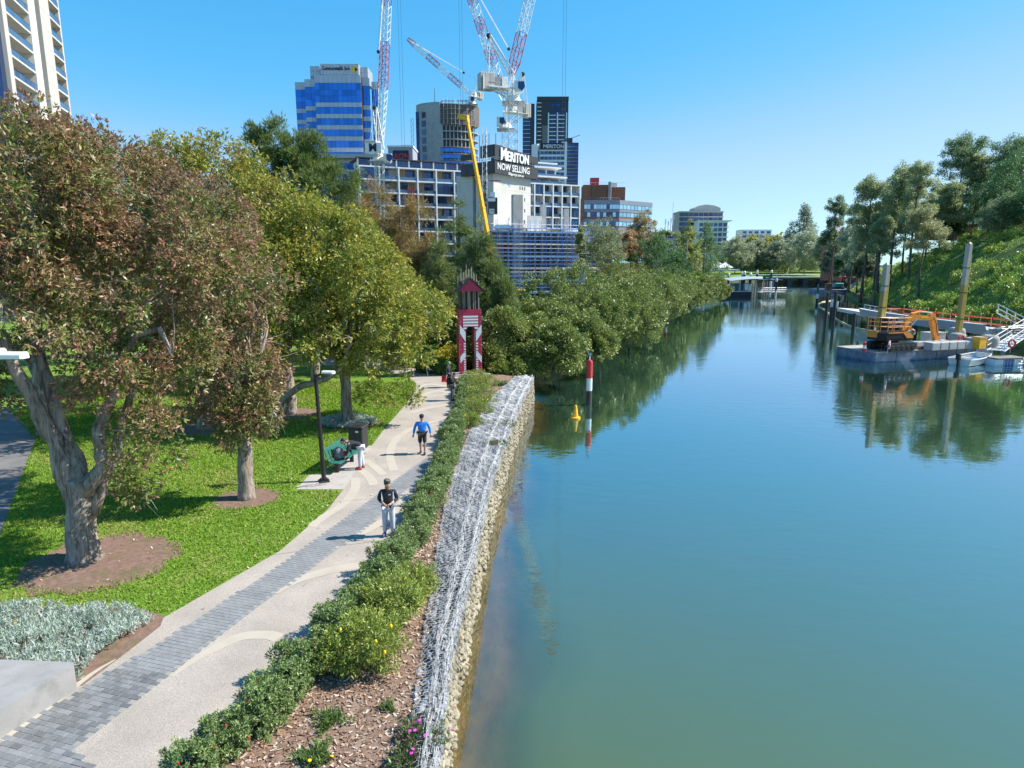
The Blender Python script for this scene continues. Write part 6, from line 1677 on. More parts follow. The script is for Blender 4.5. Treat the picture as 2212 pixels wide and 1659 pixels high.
def luffing_crane(label, base, z_slew, pivot, tip, apex, tail, mast_w, jib_w, bands, cab, ww=None, hang=None, sign=False, cw=(2.4, 2.6, 4.2), z0=0.0):
    """All points in world space; the crane's Empty stands at the mast foot."""
    base = Vector(base); t = thing('tower_crane', label, 'crane', base)
    R = lambda p: Vector(p) - base
    s = mast_w
    n = int((z_slew - z0) / 12) + 1
    for i in range(n): lattice((0, 0, z0 + (z_slew - z0) * i / n), (0, 0, z0 + (z_slew - z0) * (i + 1) / n), s, s, M['white_steel'], t, 'mast_section', s * .95, s * .045)
    MB().lathe([(s * .62, -.5), (s * .95, -.2), (s * .95, .1), (s * .7, .9), (s * .55, 1.6)], (0, 0, z_slew), 12).build('slew_ring', M['white_steel'], t)
    ubox('platform', M['galv'], t, (0, 0, z_slew - .5), (s * 2.4, s * 2.4, .14))
    P = R(pivot); T = R(tip); Aq = R(apex); Q = R(tail)
    hd = Vector((T.x, T.y, 0)) - Vector((P.x, P.y, 0)); hd = hd.normalized() if hd.length > .01 else Vector((1, 0, 0)); sd = Vector((-hd.y, hd.x, 0))
    tow = MB()
    for q in (-1, 1):
        for k in (-1, 1): tow.tube(Vector((0, 0, z_slew + 1.2)) + sd * q * s * .45 + hd * k * s * .45, P + sd * q * s * .25, s * .085, 5)
    tow.build('slew_tower', M['white_steel'], t)
    # machinery deck and counterweights
    dk = MB(); c0 = Vector((0, 0, Q.z))
    for q in (-1, 1):
        dk.tube(c0 + sd * q * s * .55, Q + sd * q * s * .55, s * .11, 5); dk.tube(Vector((0, 0, z_slew + .6)) + sd * q * s * .3, c0.lerp(Q, .72) + sd * q * s * .5 + Vector((0, 0, -.2)), s * .075, 5)
    dq = (Q - c0); L = dq.length; an = math.atan2(dq.y, dq.x)
    dk.box(c0.lerp(Q, .5) + Vector((0, 0, .1)), (L, s * 1.25, .12), an); dk.build('machinery_deck', M['white_steel'], t)
    for i in range(3):
        o = link('counterweight', MB().bbox((0, 0, 0), (cw[0] / 3 - .05, cw[1], cw[2]), .08).mesh('counterweight', M['beige']), t, Q + Vector((0, 0, cw[2] * .32)) + (Q - c0).normalized() * (i - 1) * cw[0] / 3, (0, 0, an))
    ubox('winch_house', M['plant_grey'], t, c0.lerp(Q, .62) + Vector((0, 0, s * .55)), (L * .2, s * .9, s * .9), an); ubox('winch_house', M['white_steel'], t, c0.lerp(Q, .36) + Vector((0, 0, s * .6)), (L * .22, s * .9, s), an)
    for q in (-1, 1): MB().tube(c0 + sd * q * s * .6 + Vector((0, 0, 1.2)), Q + sd * q * s * .6 + Vector((0, 0, 1.2)), .04, 4).build('guard_rail', M['galv'], t)
    # cab
    cb = R(cab); e = MB(); e.xz([(-s * .5, 0), (s * .32, 0), (s * .62, s * .5), (s * .5, s * 1.1), (-s * .5, s * 1.1)], -s * .4, s * .4); e.build('cab', M['white_steel'], t, cb)
    e = MB().xz([(-s * .1, s * .35), (s * .34, s * .08), (s * .645, s * .5), (s * .53, s * 1.0), (-s * .1, s * 1.0)], -s * .43, s * .43); e.build('cab_glass', M['glass_navy'], t, cb)
    # A-frame
    fr = MB(); m_ = Vector((0, 0, P.z)).lerp(P, .5)
    for q in (-1, 1):
        fr.tube(P + sd * q * s * .45, Aq + sd * q * s * .28, s * .11, 5); fr.tube(Q + sd * q * s * .45 + Vector((0, 0, .4)), Aq + sd * q * s * .25, s * .05, 5)
    for i in range(1, 5): c = P.lerp(Aq, i / 5); fr.tube(c + sd * s * .4, c - sd * s * .4, s * .05, 4)
    fr.build('a_frame', M['white_steel'], t); MB().ball((0, 0, 0), s * .28, 8).build('sheave', M['dark_steel'], t, Aq)
    # jib in painted bands
    prev = 0
    for i, (f, col) in enumerate(bands):
        a = P.lerp(T, prev); b = P.lerp(T, f)
        w0 = jib_w if prev > .04 else jib_w * .5; w1 = jib_w * (.55 if f > .97 else 1)
        lattice(a, b, w0, w1, M['red_steel' if col == 'r' else 'white_steel'], t, 'jib_section', jib_w * 1.05, jib_w * .055, up=sd.cross((T - P).normalized()))
        prev = f
    e = P.lerp(T, .97); mb = MB()
    for q in (-1, 1):
        mid = Aq.lerp(e, .22); mb.tube(mid + sd * q * .2, e + sd * q * .3, .085, 4); mb.tube(Aq + sd * q * .3, mid + sd * q * .2, .04, 3)
    mb.build('pendant_line', M['white_steel'], t); MB().ball((0, 0, 0), .55, 7).build('pendant_block', M['dark_steel'], t, Aq.lerp(e, .22))
    if hang:
        h = R(hang); MB().tube((T.x, T.y, T.z - .5), (T.x, T.y, h.z), .045, 3).build('hoist_rope', M['dark_steel'], t); MB().tube((T.x + .9, T.y, T.z - .5), (T.x + .9, T.y, h.z), .045, 3).build('hoist_rope', M['dark_steel'], t)
    return t, an, s, R
bandsA = [(.11, 'w'), (.24, 'r'), (.36, 'w'), (.48, 'r'), (.62, 'w'), (.74, 'r'), (.87, 'w'), (1, 'r')]
d = 200
t, an, s, R = luffing_crane('white luffing crane with red banded jib before the blue glass tower', (A(822, 430, d).x, d, 0), zat(822, 347, d), A(822, 322, d), A(849, -330, d + 16), A(808.5, 232, d), A(806, 322, d - 4), 2.3, 2.1,
    [(.20, 'w'), (.35, 'r'), (.48, 'w'), (.62, 'r'), (.8, 'w'), (1, 'r')], A(838, 352, d - 1.5), cw=(3.6, 3.4, 2.6), hang=A(849, 430, d + 16))
q = R(A(796, 329, d - 4)); ubox('sign_panel', M['white'], t, (q.x + 1.9, q.y - 2.6, q.z + .8), (4.6, .15, 2.7)); lettering('M', 2.9, .06, M['navy'], t, (q.x + .7, q.y - 2.72, q.z - .1), (PI / 2, 0, 0), bold=.12)
d = 305
luffing_crane('small white luffing crane with pink banded jib on the unfinished round tower', (A(1019, 255, d).x, d, 0), zat(1019, 225, d), A(1018, 205, d), A(881, 84, d - 4), A(1034, 176, d), A(1037, 213, d + 3), 2.3, 1.9,
    [(.17, 'w'), (.36, 'r'), (.52, 'w'), (.70, 'r'), (.90, 'w'), (1, 'r')], A(1018, 222, d - 3), cw=(2.0, 2.6, 3.0), z0=zat(1019, 262, d))
d = 216
t, an, s, R = luffing_crane('rear white luffing crane whose banded jib leans left above the black screen', (A(1092.5, 330, d).x, d, 0), zat(1092, 277, d), A(1095.5, 228, d), A(990, -92, d + 12), A(1129.5, 160, d), A(1138, 249, d + 4), 2.3, 2.2,
    [(f * .78, c) for f, c in bandsA[:-1]] + [(.86, 'r'), (1, 'w')], A(1081, 272, d - 2), cw=(1.9, 2.2, 4.0), hang=A(990, 370, d + 12))
d = 207
t, an, s, R = luffing_crane('front white luffing crane with big beige counterweight and a jib leaning right', (A(1109, 330, d).x, d, 0), zat(1109, 220, d), A(1105.5, 161, d), A(1222, -330, d + 10), A(1056, 77, d), A(1050, 188, d - 3), 2.8, 2.4,
    [(.05, 'r'), (.11, 'r'), (.18, 'r'), (.32, 'w'), (.5, 'w'), (.66, 'r'), (.84, 'w'), (1, 'r')], A(1121, 200, d - 2), cw=(4.4, 3.2, 4.5), hang=A(1222, 345, d + 10))
q = R(A(1046, 190, d - 5)); ubox('sign_panel', M['white'], t, (q.x - .2, q.y, q.z + 1.5), (.2, 3.2, 4.2)); ubox('sign_panel', M['sign_black'], t, (q.x - .31, q.y + .2, q.z + 1.6), (.06, 1.4, 3.6))

# yellow mobile crane behind the casuarinas
def mobile_crane():
    d = 150.0; a = A(1066, 585, d); b = A(1008, 252, d)
    t = thing('mobile_crane', 'yellow mobile crane with its telescopic boom raised in front of the concrete core', 'crane', (a.x, d, 0))
    O = Vector((a.x, d, 0)); P = a - O; T = b - O
    secs = [(0, .42, .50), (.42, .62, .44), (.62, .80, .38), (.80, .96, .33), (.96, 1.0, .40)]
    ax = (T - P).normalized(); side = Vector((0, 1, 0)); up = ax.cross(side).normalized(); side = up.cross(ax)
    side, up = side * .77 - up * .64, up * .77 + side * .64      # slewed so that a flank faces the sun
    Mx = Matrix((ax, side, up)).transposed()
    for f0, f1, w in secs:
        p = P.lerp(T, f0); q = P.lerp(T, f1); c = (p + q) / 2
        MB().bbox((0, 0, 0), ((q - p).length, w * 1.7, w * 1.9), .12).build('boom_section', M['yellow'], t, c, Mx.to_euler())
        MB().box((0, 0, 0), (.35, w * 1.9, w * 2.2)).build('boom_collar', M['yellow'], t, q, Mx.to_euler())
    MB().box((0, 0, 0), (2.2, .6, 1.0)).build('boom_head', M['yellow'], t, T + Vector((-.9, 0, -.1)), (0, .2, 0))
    for i in range(14): MB().tube(P.lerp(T, .05 + i * .028) + side * .6 + up * .6, P.lerp(T, .05 + i * .028 + .03) + side * .6 + up * 1.3, .1, 4).build('derrick_lattice', M['yellow'], t)
    MB().bbox((0, 0, 1.9), (11, 2.7, 1.4), .15).build('carrier', M['yellow'], t, (2, 0, 0)); MB().bbox((0, 0, 3.4), (3.4, 2.6, 1.8), .15).build('cab', M['yellow'], t, (1, 0, 0))
    for i in range(5):
        for s in (-1, 1): MB().lathe([(.2, -.2), (.6, -.2), (.65, -.1), (.65, .1), (.6, .2), (.2, .2)], (0, 0, 0), 12).build('wheel', M['black'], t, (-2.4 + i * 2.2, s * 1.25, .65), (PI / 2, 0, 0))
mobile_crane()
# ================================================================== THINGS ON AND BESIDE THE RIVER
M['red_paint'] = pm('red marker paint', (.58, .02, .02), .4, var=.12, scale=2, dirt=(.35, .05, .04), dscale=2)
M['white_paint'] = pm('white marker paint', (.78, .78, .76), .5, var=.08, scale=2, dirt=(.5, .47, .4), dscale=2)
M['green_paint'] = pm('green marker paint', (.02, .17, .07), .45, var=.1, scale=2)
M['hull_blue'] = pm('scuffed blue grey hull', (.09, .125, .19), .5, var=.2, scale=1.5, dirt=(.34, .36, .38), dscale=1.2, damt=.6)
M['deck'] = pm('dusty steel deck', (.38, .35, .30), .8, var=.2, scale=2, dirt=(.2, .15, .1), dscale=.8, damt=.6)
M['pile_yellow'] = pm('weathered yellow pile', (.33, .235, .06), .6, var=.25, scale=1.2, dirt=(.17, .12, .06), dscale=1.0, damt=.7, stretch=(1, 1, .3))
M['pile_pale'] = pm('bare pale pile', (.37, .345, .28), .6, var=.15, scale=1.2, dirt=(.25, .2, .14), dscale=1, damt=.5, stretch=(1, 1, .3))
M['precast'] = pm('grey precast concrete', (.40, .41, .42), .8, var=.1, scale=.8, dirt=(.26, .26, .27), dscale=.4, damt=.5)
M['tarp_grey'] = pm('grey woven bag', (.30, .29, .27), .85, var=.2, scale=4, bump=.3)
M['blue_plastic'] = pm('blue plastic', (.03, .12, .35), .5, var=.1, scale=3)
M['ibc'] = pm('white plastic tank', (.66, .70, .74), .4, var=.06, scale=3)
def marker(label, base, h, r, top_mat, foot=.32, light=True):
    t = thing('channel_marker', label, 'marker post', base)
    MB().lathe([(r, -1.2), (r, h * foot)], n=12).build('pile', M['dark_timber'], t)
    MB().lathe([(r * 1.04, h * foot), (r * 1.04, h * .6)], n=12).build('white_band', M['white_paint'], t)
    MB().lathe([(r * 1.06, h * .6), (r * 1.06, h * .96), (r * .8, h)], n=12).build('colour_band', M[top_mat], t)
    if light:
        MB().tube((0, 0, h), (0, 0, h + .3), .04, 6).build('lamp_stem', M['white_paint'], t); MB().lathe([(.08, 0), (.09, .12), (.06, .2), (.02, .22)], (0, 0, h + .3), 8).build('lamp', M['glass_pale'], t)
        MB().box((0, 0, h + .56), (.2, .14, .02), M=Matrix.Rotation(.5, 3, 'X')).build('solar_panel', M['navy'], t)
p = G(1272, 874, WZ); marker('red and white channel post standing in the water near the gabion corner', p, 3.25, .20, 'red_paint')
p = G(1439, 694, WZ); marker('distant red topped channel post beside the mangroves', p, 3.2, .2, 'red_paint')
p = G(1764, 657, WZ); marker('green and white channel post in front of the far work barge', p, 4.4, .26, 'green_paint')
p = G(1243, 904, WZ)
t = thing('buoy', 'small yellow cone buoy floating near the red and white post', 'buoy', p)
MB().lathe([(.25, -.12), (.33, 0), (.33, .1), (.2, .14)], n=16).build('float', M['yellow'], t); MB().lathe([(.19, .13), (.09, .86), (.06, .9)], n=12).build('cone', M['yellow'], t)

# ---- work barge
B1 = G(1890, 783.5, WZ); ex = (G(2046.8, 776.5, WZ) - G(1924, 784.2, WZ)).normalized(); ban = math.atan2(ex.y, ex.x); ey = Vector((-ex.y, ex.x, 0))
BW, BL, DZ = 5.2, 17.0, -.72
def on_deck(u, v, z=DZ): return G(u, v, z)
def barge():
    t = thing('work_barge', 'flat grey work barge with a digger on deck moored off the far bank', 'barge', (B1.x, B1.y, WZ), ban)
    n = 6; h = DZ - WZ
    for i in range(n):
        MB().bbox((0, 0, 0), (BL / n - .04, BW, h + .5), .06).build('pontoon_section', M['hull_blue'], t, (BL * (i + .5) / n, BW / 2, h / 2 - .25))
        MB().box((0, 0, 0), (BL / n - .02, BW + .06, .1)).build('deck_plate', M['deck'], t, (BL * (i + .5) / n, BW / 2, h + .02))
    for i in range(9): MB().lathe([(.07, 0), (.07, .2), (.12, .24), (.12, .3)], n=8).build('bollard', M['dark_steel'], t, (.6 + i * 2, .2, h + .06))
    for i in range(5): MB().box((0, 0, 0), (BL * .18, .12, .09)).build('timber_bearer', M['timber'], t, (3 + i * 2.6, .5 + .3 * (i % 3), h + .12), (0, 0, .06 * (i - 2)))
    MB().box((0, 0, 0), (3.2, 1.6, .35)).build('steel_beams', M['rust'], t, (5.6, 1.0, h + .24)); MB().box((0, 0, 0), (.25, 1.8, .7)).build('steel_beams', M['rust'], t, (7.3, 1.0, h + .4))
    pts = [(1, .3, h + .9), (6, .3, h + .8), (BL * .8, .3, h + .9), (BL, .3, h + .95)]
    MB().path(pts, .018, 4).build('guard_rope', M['timber'], t)
    for p_ in pts: MB().tube((p_[0], .3, h), (p_[0], .3, h + .95), .025, 5).build('stanchion', M['rust'], t)
barge()
def spud(label, base, ztop, split, lean):
    t = thing('spud_pile', label, 'mooring pile', base, ban, rot=(0, lean, ban)); h = ztop - base[2]
    for z0, z1, m in ((-2, h * split, 'pile_yellow'), (h * split + .02, h, 'pile_pale')):
        MB().bbox((0, 0, 0), (.52, .52, z1 - z0), .03).build('pile', M[m], t, (0, 0, (z0 + z1) / 2))
    MB().prism([(-.26, -.26), (.26, -.26), (.26, .26), (-.26, .26)], 0, .02).build('cap', M['pile_pale'], t, (0, 0, h + .01)); MB().lathe([(.3, 0), (.02, .22)], n=4).build('cap', M['pile_pale'], t, (0, 0, h + .03), (0, 0, PI / 4))
    for z in (h * .55, h * .3, h * .78): MB().box((0, 0, 0), (.56, .56, .07)).build('strap', M['dark_steel'], t, (0, 0, z))
    ubox('lit_edge', M['sign_yellow'] if split > .3 else M['pile_yellow'], t, (.29, -.24, h * .45), (.05, .06, h * .9))  # bright yellow strip paints in the sunlit right edge of the pile
p = G(1893, 774, WZ); spud('left tall spud pile at the corner of the work barge', p, A(1905, 572, p.y).z, .72, .012)
p = Vector((A(2068, 725, 76).x, 76, WZ)); spud('right tall spud pile behind the skips, pale above and rusty yellow below', p, A(2076, 527, 76).z, .62, .008)
M['rubber'] = pm('black rubber track', (.02, .02, .02), .8, var=.2, scale=6)
def excavator():
    o = on_deck(1923, 757); t = thing('excavator', 'orange excavator with folded arm working from the barge deck', 'excavator', (o.x, o.y, DZ + .06), ban)
    for s in (-1, 1):
        prof = [(-1.9, .45), (-1.75, .15), (-1.4, 0), (1.4, 0), (1.75, .15), (1.9, .45), (1.75, .75), (1.4, .9), (-1.4, .9), (-1.75, .75)]
        tr = MB().xz(prof, s * 1.15 - .3, s * 1.15 + .3).build('track', M['rubber'], t)
        for i in range(5): MB().lathe([(.2, -.33), (.26, -.3), (.26, .3), (.2, .33)], n=10).build('roller', M['dark_steel'], tr, (-1.4 + i * .7, s * 1.15, .42), (PI / 2, 0, 0))
    MB().lathe([(.7, .85), (.7, 1.1)], n=16).build('turntable', M['dark_steel'], t)
    MB().xz([(-2.0, 1.1), (1.3, 1.1), (1.35, 1.35), (-2.0, 1.35)], -1.2, 1.2).build('base_frame', M['black'], t)
    MB().xz([(-2.1, 1.36), (.1, 1.36), (.6, 1.8), (.35, 2.1), (-1.8, 2.1), (-2.1, 1.9)], -1.25, -.1).build('engine_cover', M['black'], t)
    MB().xz([(-1.9, 2.02), (.4, 2.02), (1.0, 1.9), (1.5, 1.45), (1.5, 1.36), (.65, 1.36), (.05, 1.9), (-1.9, 1.9)], -1.3, -.9).build('side_cover', M['digger'], t)
    MB().xz([(-2.1, 1.36), (1.2, 1.36), (1.2, 1.9), (-2.1, 2.05)], -.05, 1.2).build('side_cover', M['digger'], t)
    cabn = MB().xz([(-.55, 2.0), (1.1, 1.75), (1.15, 2.4), (.75, 3.25), (-.5, 3.3)], .2, 1.2).build('cab', M['black'], t)
    MB().xz([(-.2, 2.35), (1.0, 2.2), (.98, 2.45), (.7, 3.1), (-.2, 3.12)], .18, .2).build('cab_window', M['glass_dark'], cabn)
    MB().box((0, 0, 0), (1.5, 1.1, .06)).build('cab_roof', M['white_steel'], cabn, (.15, .7, 3.32))
    rl = MB()
    for z in (2.55, 3.0, 3.45):
        for y in (-1.3, -.3): rl.tube((-2.1, y, z), (1.0, y, z), .022, 5)
        rl.tube((-2.1, -1.3, z), (-2.1, 1.2, z), .03, 5)
    for x in (-2.1, -1.55, -1.3, .1, 1.0): rl.tube((x, -1.3, 2.05), (x, -1.3, 3.45), .035, 5)
    for y in (-.4, .4, 1.2): rl.tube((-2.1, y, 2.05), (-2.1, y, 3.45), .035, 5)
    rl.build('guard_rail', M['digger'], t)
    boom = MB().xz([(.9, 1.75), (1.35, 1.6), (1.9, 2.75), (2.6, 3.1), (5.15, 3.0), (5.35, 3.25), (5.1, 3.45), (2.5, 3.72), (1.6, 3.35), (1.1, 2.5)], -.3, .12).build('boom', M['digger'], t)
    ubox('warning_stripe', M['sign_yellow'], boom, (3.9, -.31, 3.36), (.9, .02, .1))
    MB().xz([(4.85, 3.6), (5.25, 3.75), (5.65, 3.4), (6.6, .75), (6.35, .62), (5.95, .7), (5.0, 3.0)], -.28, .1).build('stick', M['digger'], t)
    MB().tube((2.2, -.1, 3.75), (3.6, -.1, 3.95), .13, 8).build('cylinder', M['digger'], t); MB().tube((3.6, -.1, 3.95), (5.15, -.1, 3.78), .06, 8).build('piston', M['galv'], t)
    for s in (-.42, .2): MB().tube((1.35, s, 1.75), (2.0, s, 2.5), .11, 8).build('cylinder', M['digger'], t); MB().tube((2.0, s, 2.5), (2.75, s, 3.2), .055, 8).build('piston', M['galv'], t)
    MB().path([(5.2, -.35, 3.3), (5.6, -.45, 2.6), (5.75, -.42, 1.9), (6.2, -.36, 1.3)], .04, 5).build('hose', M['rubber'], t)
    MB().xz([(6.1, .78), (6.75, .85), (7.1, .45), (6.7, .25), (6.2, .4)], -.3, .15).build('coupler', M['black'], t)
excavator()
def blocks():
    me = MB().bbox((0, 0, 0), (1.15, 1.05, .78), .05).mesh('block', M['concrete'])
    nm = ['first pale ballast block under the excavator arm', 'second pale ballast block in the front row', 'third pale ballast block in the front row', 'fourth pale ballast block in the front row', 'last pale ballast block of the front row', 'back row pale ballast block nearest the digger', 'pale ballast block in the middle of the back row', 'back row pale ballast block beside the skips', 'pale ballast block at the end of the back row']
    for k in range(9):
        r, i = divmod(k, 5); o = on_deck(2012, 757) + ex * (i * 1.2 + r * -.7) + ey * (1.25 * r)
        b = link('ballast_block', me, None, (o.x, o.y, DZ + .07 + .4), (0, 0, ban + .02 * (k % 3))); tag(b, nm[k], 'block', 'ballast blocks on the work barge')
    o = on_deck(2014, 742); t = thing('site_box', 'grey steel site box behind the excavator arm', 'tool box', (o.x, o.y, DZ + .07), ban)
    MB().bbox((0, 0, .6), (2.3, 1.3, 1.2), .03).build('body', M['galv'], t); MB().box((0, 0, 1.23), (2.4, 1.4, .06)).build('lid', M['alu'], t)
    lab = ['grey bulk bag on the barge beside the leaning life ring', 'large grey bulk bag with blue straps behind the life ring', 'grey bulk bag next to the yellow bin', 'grey bulk bag at the right end of the barge', 'dark bulk bag beside the gangway']
    for k, (u, v, s) in enumerate(((2066, 746, 1.3), (2064, 733, 1.35), (2096, 752, 1.1), (2134, 752, 1.35), (2162, 738, 1.5))):
        o = on_deck(u, v); b = thing('bulk_bag', lab[k], 'bag', (o.x, o.y, DZ + .07), ban + k * .3)
        MB().lathe([(.55 * s, 0), (.68 * s, .2 * s), (.7 * s, .7 * s), (.6 * s, .95 * s), (.3 * s, 1.02 * s), (.1 * s, .98 * s)], n=10).build('sack', M['tarp_grey'], b, smooth=True)
        for q in range(4): MB().path([(.6 * s * math.cos(q * 1.57), .6 * s * math.sin(q * 1.57), .85 * s), (.4 * s * math.cos(q * 1.57 + .3), .4 * s * math.sin(q * 1.57 + .3), 1.2 * s), (.5 * s * math.cos(q * 1.57 + .6), .5 * s * math.sin(q * 1.57 + .6), .88 * s)], .03, 4).build('strap', M['blue_plastic'] if k == 1 else M['tarp_grey'], b)
    o = on_deck(2113, 754); t = thing('bin', 'bright yellow plastic bin on the barge between grey bags', 'bin', (o.x, o.y, DZ + .07), ban); MB().prism([(-.5, -.45), (.5, -.45), (.5, .45), (-.5, .45)], 0, 1.15).build('body', M['yellow'], t); MB().box((0, 0, 1.2), (1.1, 1.0, .1)).build('lid', M['tan'], t)
    for k, (u, v, lean, lab, m) in enumerate(((1967.5, 737, .1, 'life ring on a stand behind the excavator', 'orange'), (1919, 766, 1.0, 'life ring hung by the left spud pile', 'red_paint'), (2074, 752, .25, 'red life ring on the deck in front of the grey bags', 'red_paint'), (2183, 764, .1, 'dark red life ring at the foot of the gangway', 'red_paint'))):
        o = on_deck(u, v); t = thing('life_ring', lab, 'life ring', (o.x, o.y, DZ + .07), ban * 0 + lean)
        n = 16; mb = [MB(), MB()]
        for q in range(8): mb[q % 2].path([(.36 * math.cos(a), 0, .95 + .36 * math.sin(a)) for a in np.linspace(q * PI / 4, (q + 1) * PI / 4, 5)], .085, 8)
        mb[0].build('ring', M[m], t, smooth=True); mb[1].build('white_band', M['white_paint'] if k < 2 else M[m], t, smooth=True); MB().tube((0, .1, 0), (0, .1, 1.3), .03, 5).build('stand', M['galv'], t)
    o = on_deck(1866, 762); t = thing('traffic_cone', 'red and white warning cone at the left end of the barge', 'cone', (o.x, o.y, DZ + .07)); MB().lathe([(.2, 0), (.2, .35), (.16, .36)], n=10).build('base_band', M['red_paint'], t); MB().lathe([(.16, .36), (.15, .7)], n=10).build('white_band', M['white_paint'], t); MB().lathe([(.16, .7), (.15, 1.0), (.06, 1.06)], n=10).build('top_band', M['red_paint'], t)
    for k, (u, v, lab) in enumerate(((2042, 738, 'yellow warning lamp behind the ballast blocks'), (2148, 752, 'yellow warning lamp at the barge end'))):
        o = on_deck(u, v); t = thing('warning_lamp', lab, 'lamp', (o.x, o.y, DZ + .07)); MB().tube((0, 0, 0), (0, 0, 1.0), .03, 5).build('post', M['dark_steel'], t); MB().ball((0, 0, 1.12), .17, 8).build('lens', M['sign_yellow'], t)
blocks()
def dinghy():
    o = G(2094, 786, WZ); fw = (G(2122, 775, WZ) - G(2062, 785, WZ)).normalized(); an = math.atan2(fw.y, fw.x)
    t = thing('dinghy', 'small open aluminium boat with an outboard beside the barge', 'boat', (o.x - fw.x * 2.3, o.y - fw.y * 2.3, WZ), an); t.scale = (1.25, 1.3, 1.25)
    prof = []                          # stations from the transom to the square bow
    for x, w, sh, ch, kb in ((0, .8, .55, .5, -.1), (1.2, .92, .55, .6, -.12), (2.6, .9, .6, .55, -.08), (3.6, .72, .68, .4, .1), (4.1, .55, .72, .3, .35)):
        prof.append([(x, -w, sh), (x, -w * .86, .05 + max(0, kb)), (x, -ch * .7, kb), (x, ch * .7, kb), (x, w * .86, .05 + max(0, kb)), (x, w, sh)])
    V = [p for s in prof for p in s]; F = []
    for i in range(4):
        for k in range(5): F.append((i * 6 + k, i * 6 + k + 1, (i + 1) * 6 + k + 1, (i + 1) * 6 + k))
    F += [(5, 4, 3, 2, 1, 0), tuple(24 + k for k in range(6))]
    hull = MB().add(V, F).build('hull', M['alu'], t)
    gun = MB().path([p[0] for p in prof] + [prof[-1][5]] + [p[5] for p in prof[::-1]], .045, 6, closed=True).build('gunwale', M['white_steel'], t)
    for x in (1.0, 2.6): ubox('thwart', M['alu'], t, (x, 0, .38), (.3, 1.6, .05))
    ob = MB().bbox((0, 0, .75), (.34, .3, .5), .06).build('outboard', M['black'], t, (-.2, 0, 0)); MB().box((-.2, 0, .1), (.16, .12, .9)).build('leg', M['black'], t)
    MB().tube((.3, .75, .62), (3.2, .6, .66), .025, 5).build('oar', M['timber'], t)
dinghy()
def pontoon_gangway():
    o = G(2168, 788, WZ); t = thing('pontoon', 'floating pontoon on white plastic tanks below the gangway', 'pontoon', (o.x, o.y, WZ), ban * .6)
    for i in range(3):
        tk = MB().bbox((0, 0, .28), (1.05, 1.1, .8), .06).build('float_tank', M['ibc'] if i != 1 else M['blue_plastic'], t, (-1.15 + i * 1.15, 0, 0))
        cg = MB()
        for k in range(4): cg.tube((-.55 + k * .36, -.57, -.1), (-.55 + k * .36, -.57, .68), .018, 4)
        for k in range(4): cg.tube((-.55, -.57, -.05 + k * .23), (.55, -.57, -.05 + k * .23), .018, 4)
        cg.build('cage', M['galv'], tk)
    for i in range(5): ubox('deck_board', M['timber'], t, (-1.4 + i * .7, 0, .78), (.62, 1.7, .08))
    a = G(2150, 758, -.7); b = G(2290, 668, 2.2)
    g = thing('gangway', 'aluminium gangway with handrails and slatted steps rising to the bank at the right edge', 'gangway', a, 0); d = b - a; L = d.length; dn = d.normalized(); sd = Vector((-dn.y, dn.x, 0)).normalized() * .75
    for i in range(22): 
        c = d * ((i + .5) / 22); MB().box((0, 0, 0), (L / 22 * .62, 1.45, .05)).build('tread', M['alu'], g, c, (0, -math.asin(dn.z), math.atan2(dn.y, dn.x)))
    for s in (-1, 1):
        mb = MB(); mb.tube(sd * s, d + sd * s, .07, 5); mb.build('stringer', M['alu'], g)
        rb = MB(); up = Vector((0, 0, 1.05)); rb.tube(sd * s + up, d + sd * s + up, .05, 6); rb.tube(sd * s + up * .5, d + sd * s + up * .5, .035, 5)
        for i in range(9): rb.tube(sd * s + d * (i / 8), sd * s + d * (i / 8) + up, .035, 5)
        rb.build('handrail', M['white_steel'], g)
    a = G(2215, 742, .6); q = thing('stair', 'short white railed stair down from the concrete walkway', 'stair', G(2152, 700, .9), -.6)
    for i in range(8): ubox('tread', M['galv'], q, (i * .42 + .2, .5, 1.2 - i * .24), (.36, 1.1, .05))
    for y in (-.05, 1.05):
        rb = MB(); rb.tube((0, y, 2.4), (3.6, y, .4), .045, 6); rb.tube((0, y, 1.9), (3.6, y, -.1), .035, 5); rb.tube((0, y, 1.3), (3.6, y, -.75), .06, 5)
        for i in range(5): rb.tube((i * .9, y, 1.3 - i * .51), (i * .9, y, 2.4 - i * .5), .035, 5)
        rb.build('handrail', M['white_steel'], q)
    t = thing('scrap_pile', 'heap of grey scaffold tubes and fittings on the bank below the stair', 'scrap', G(2185, 722, .2)); rr = random.Random(6)
    for i in range(16):
        a = rr.uniform(-.5, .5); MB().tube((-1.8 + rr.uniform(-.6, .6), rr.uniform(-1, 1), .1 + i * .06), (1.9 + rr.uniform(-.6, .6), rr.uniform(-1, 1), .15 + i * .06 + a * .4), .05, 5).build('tube', M['galv'] if i % 3 else M['rust'], t)
pontoon_gangway()
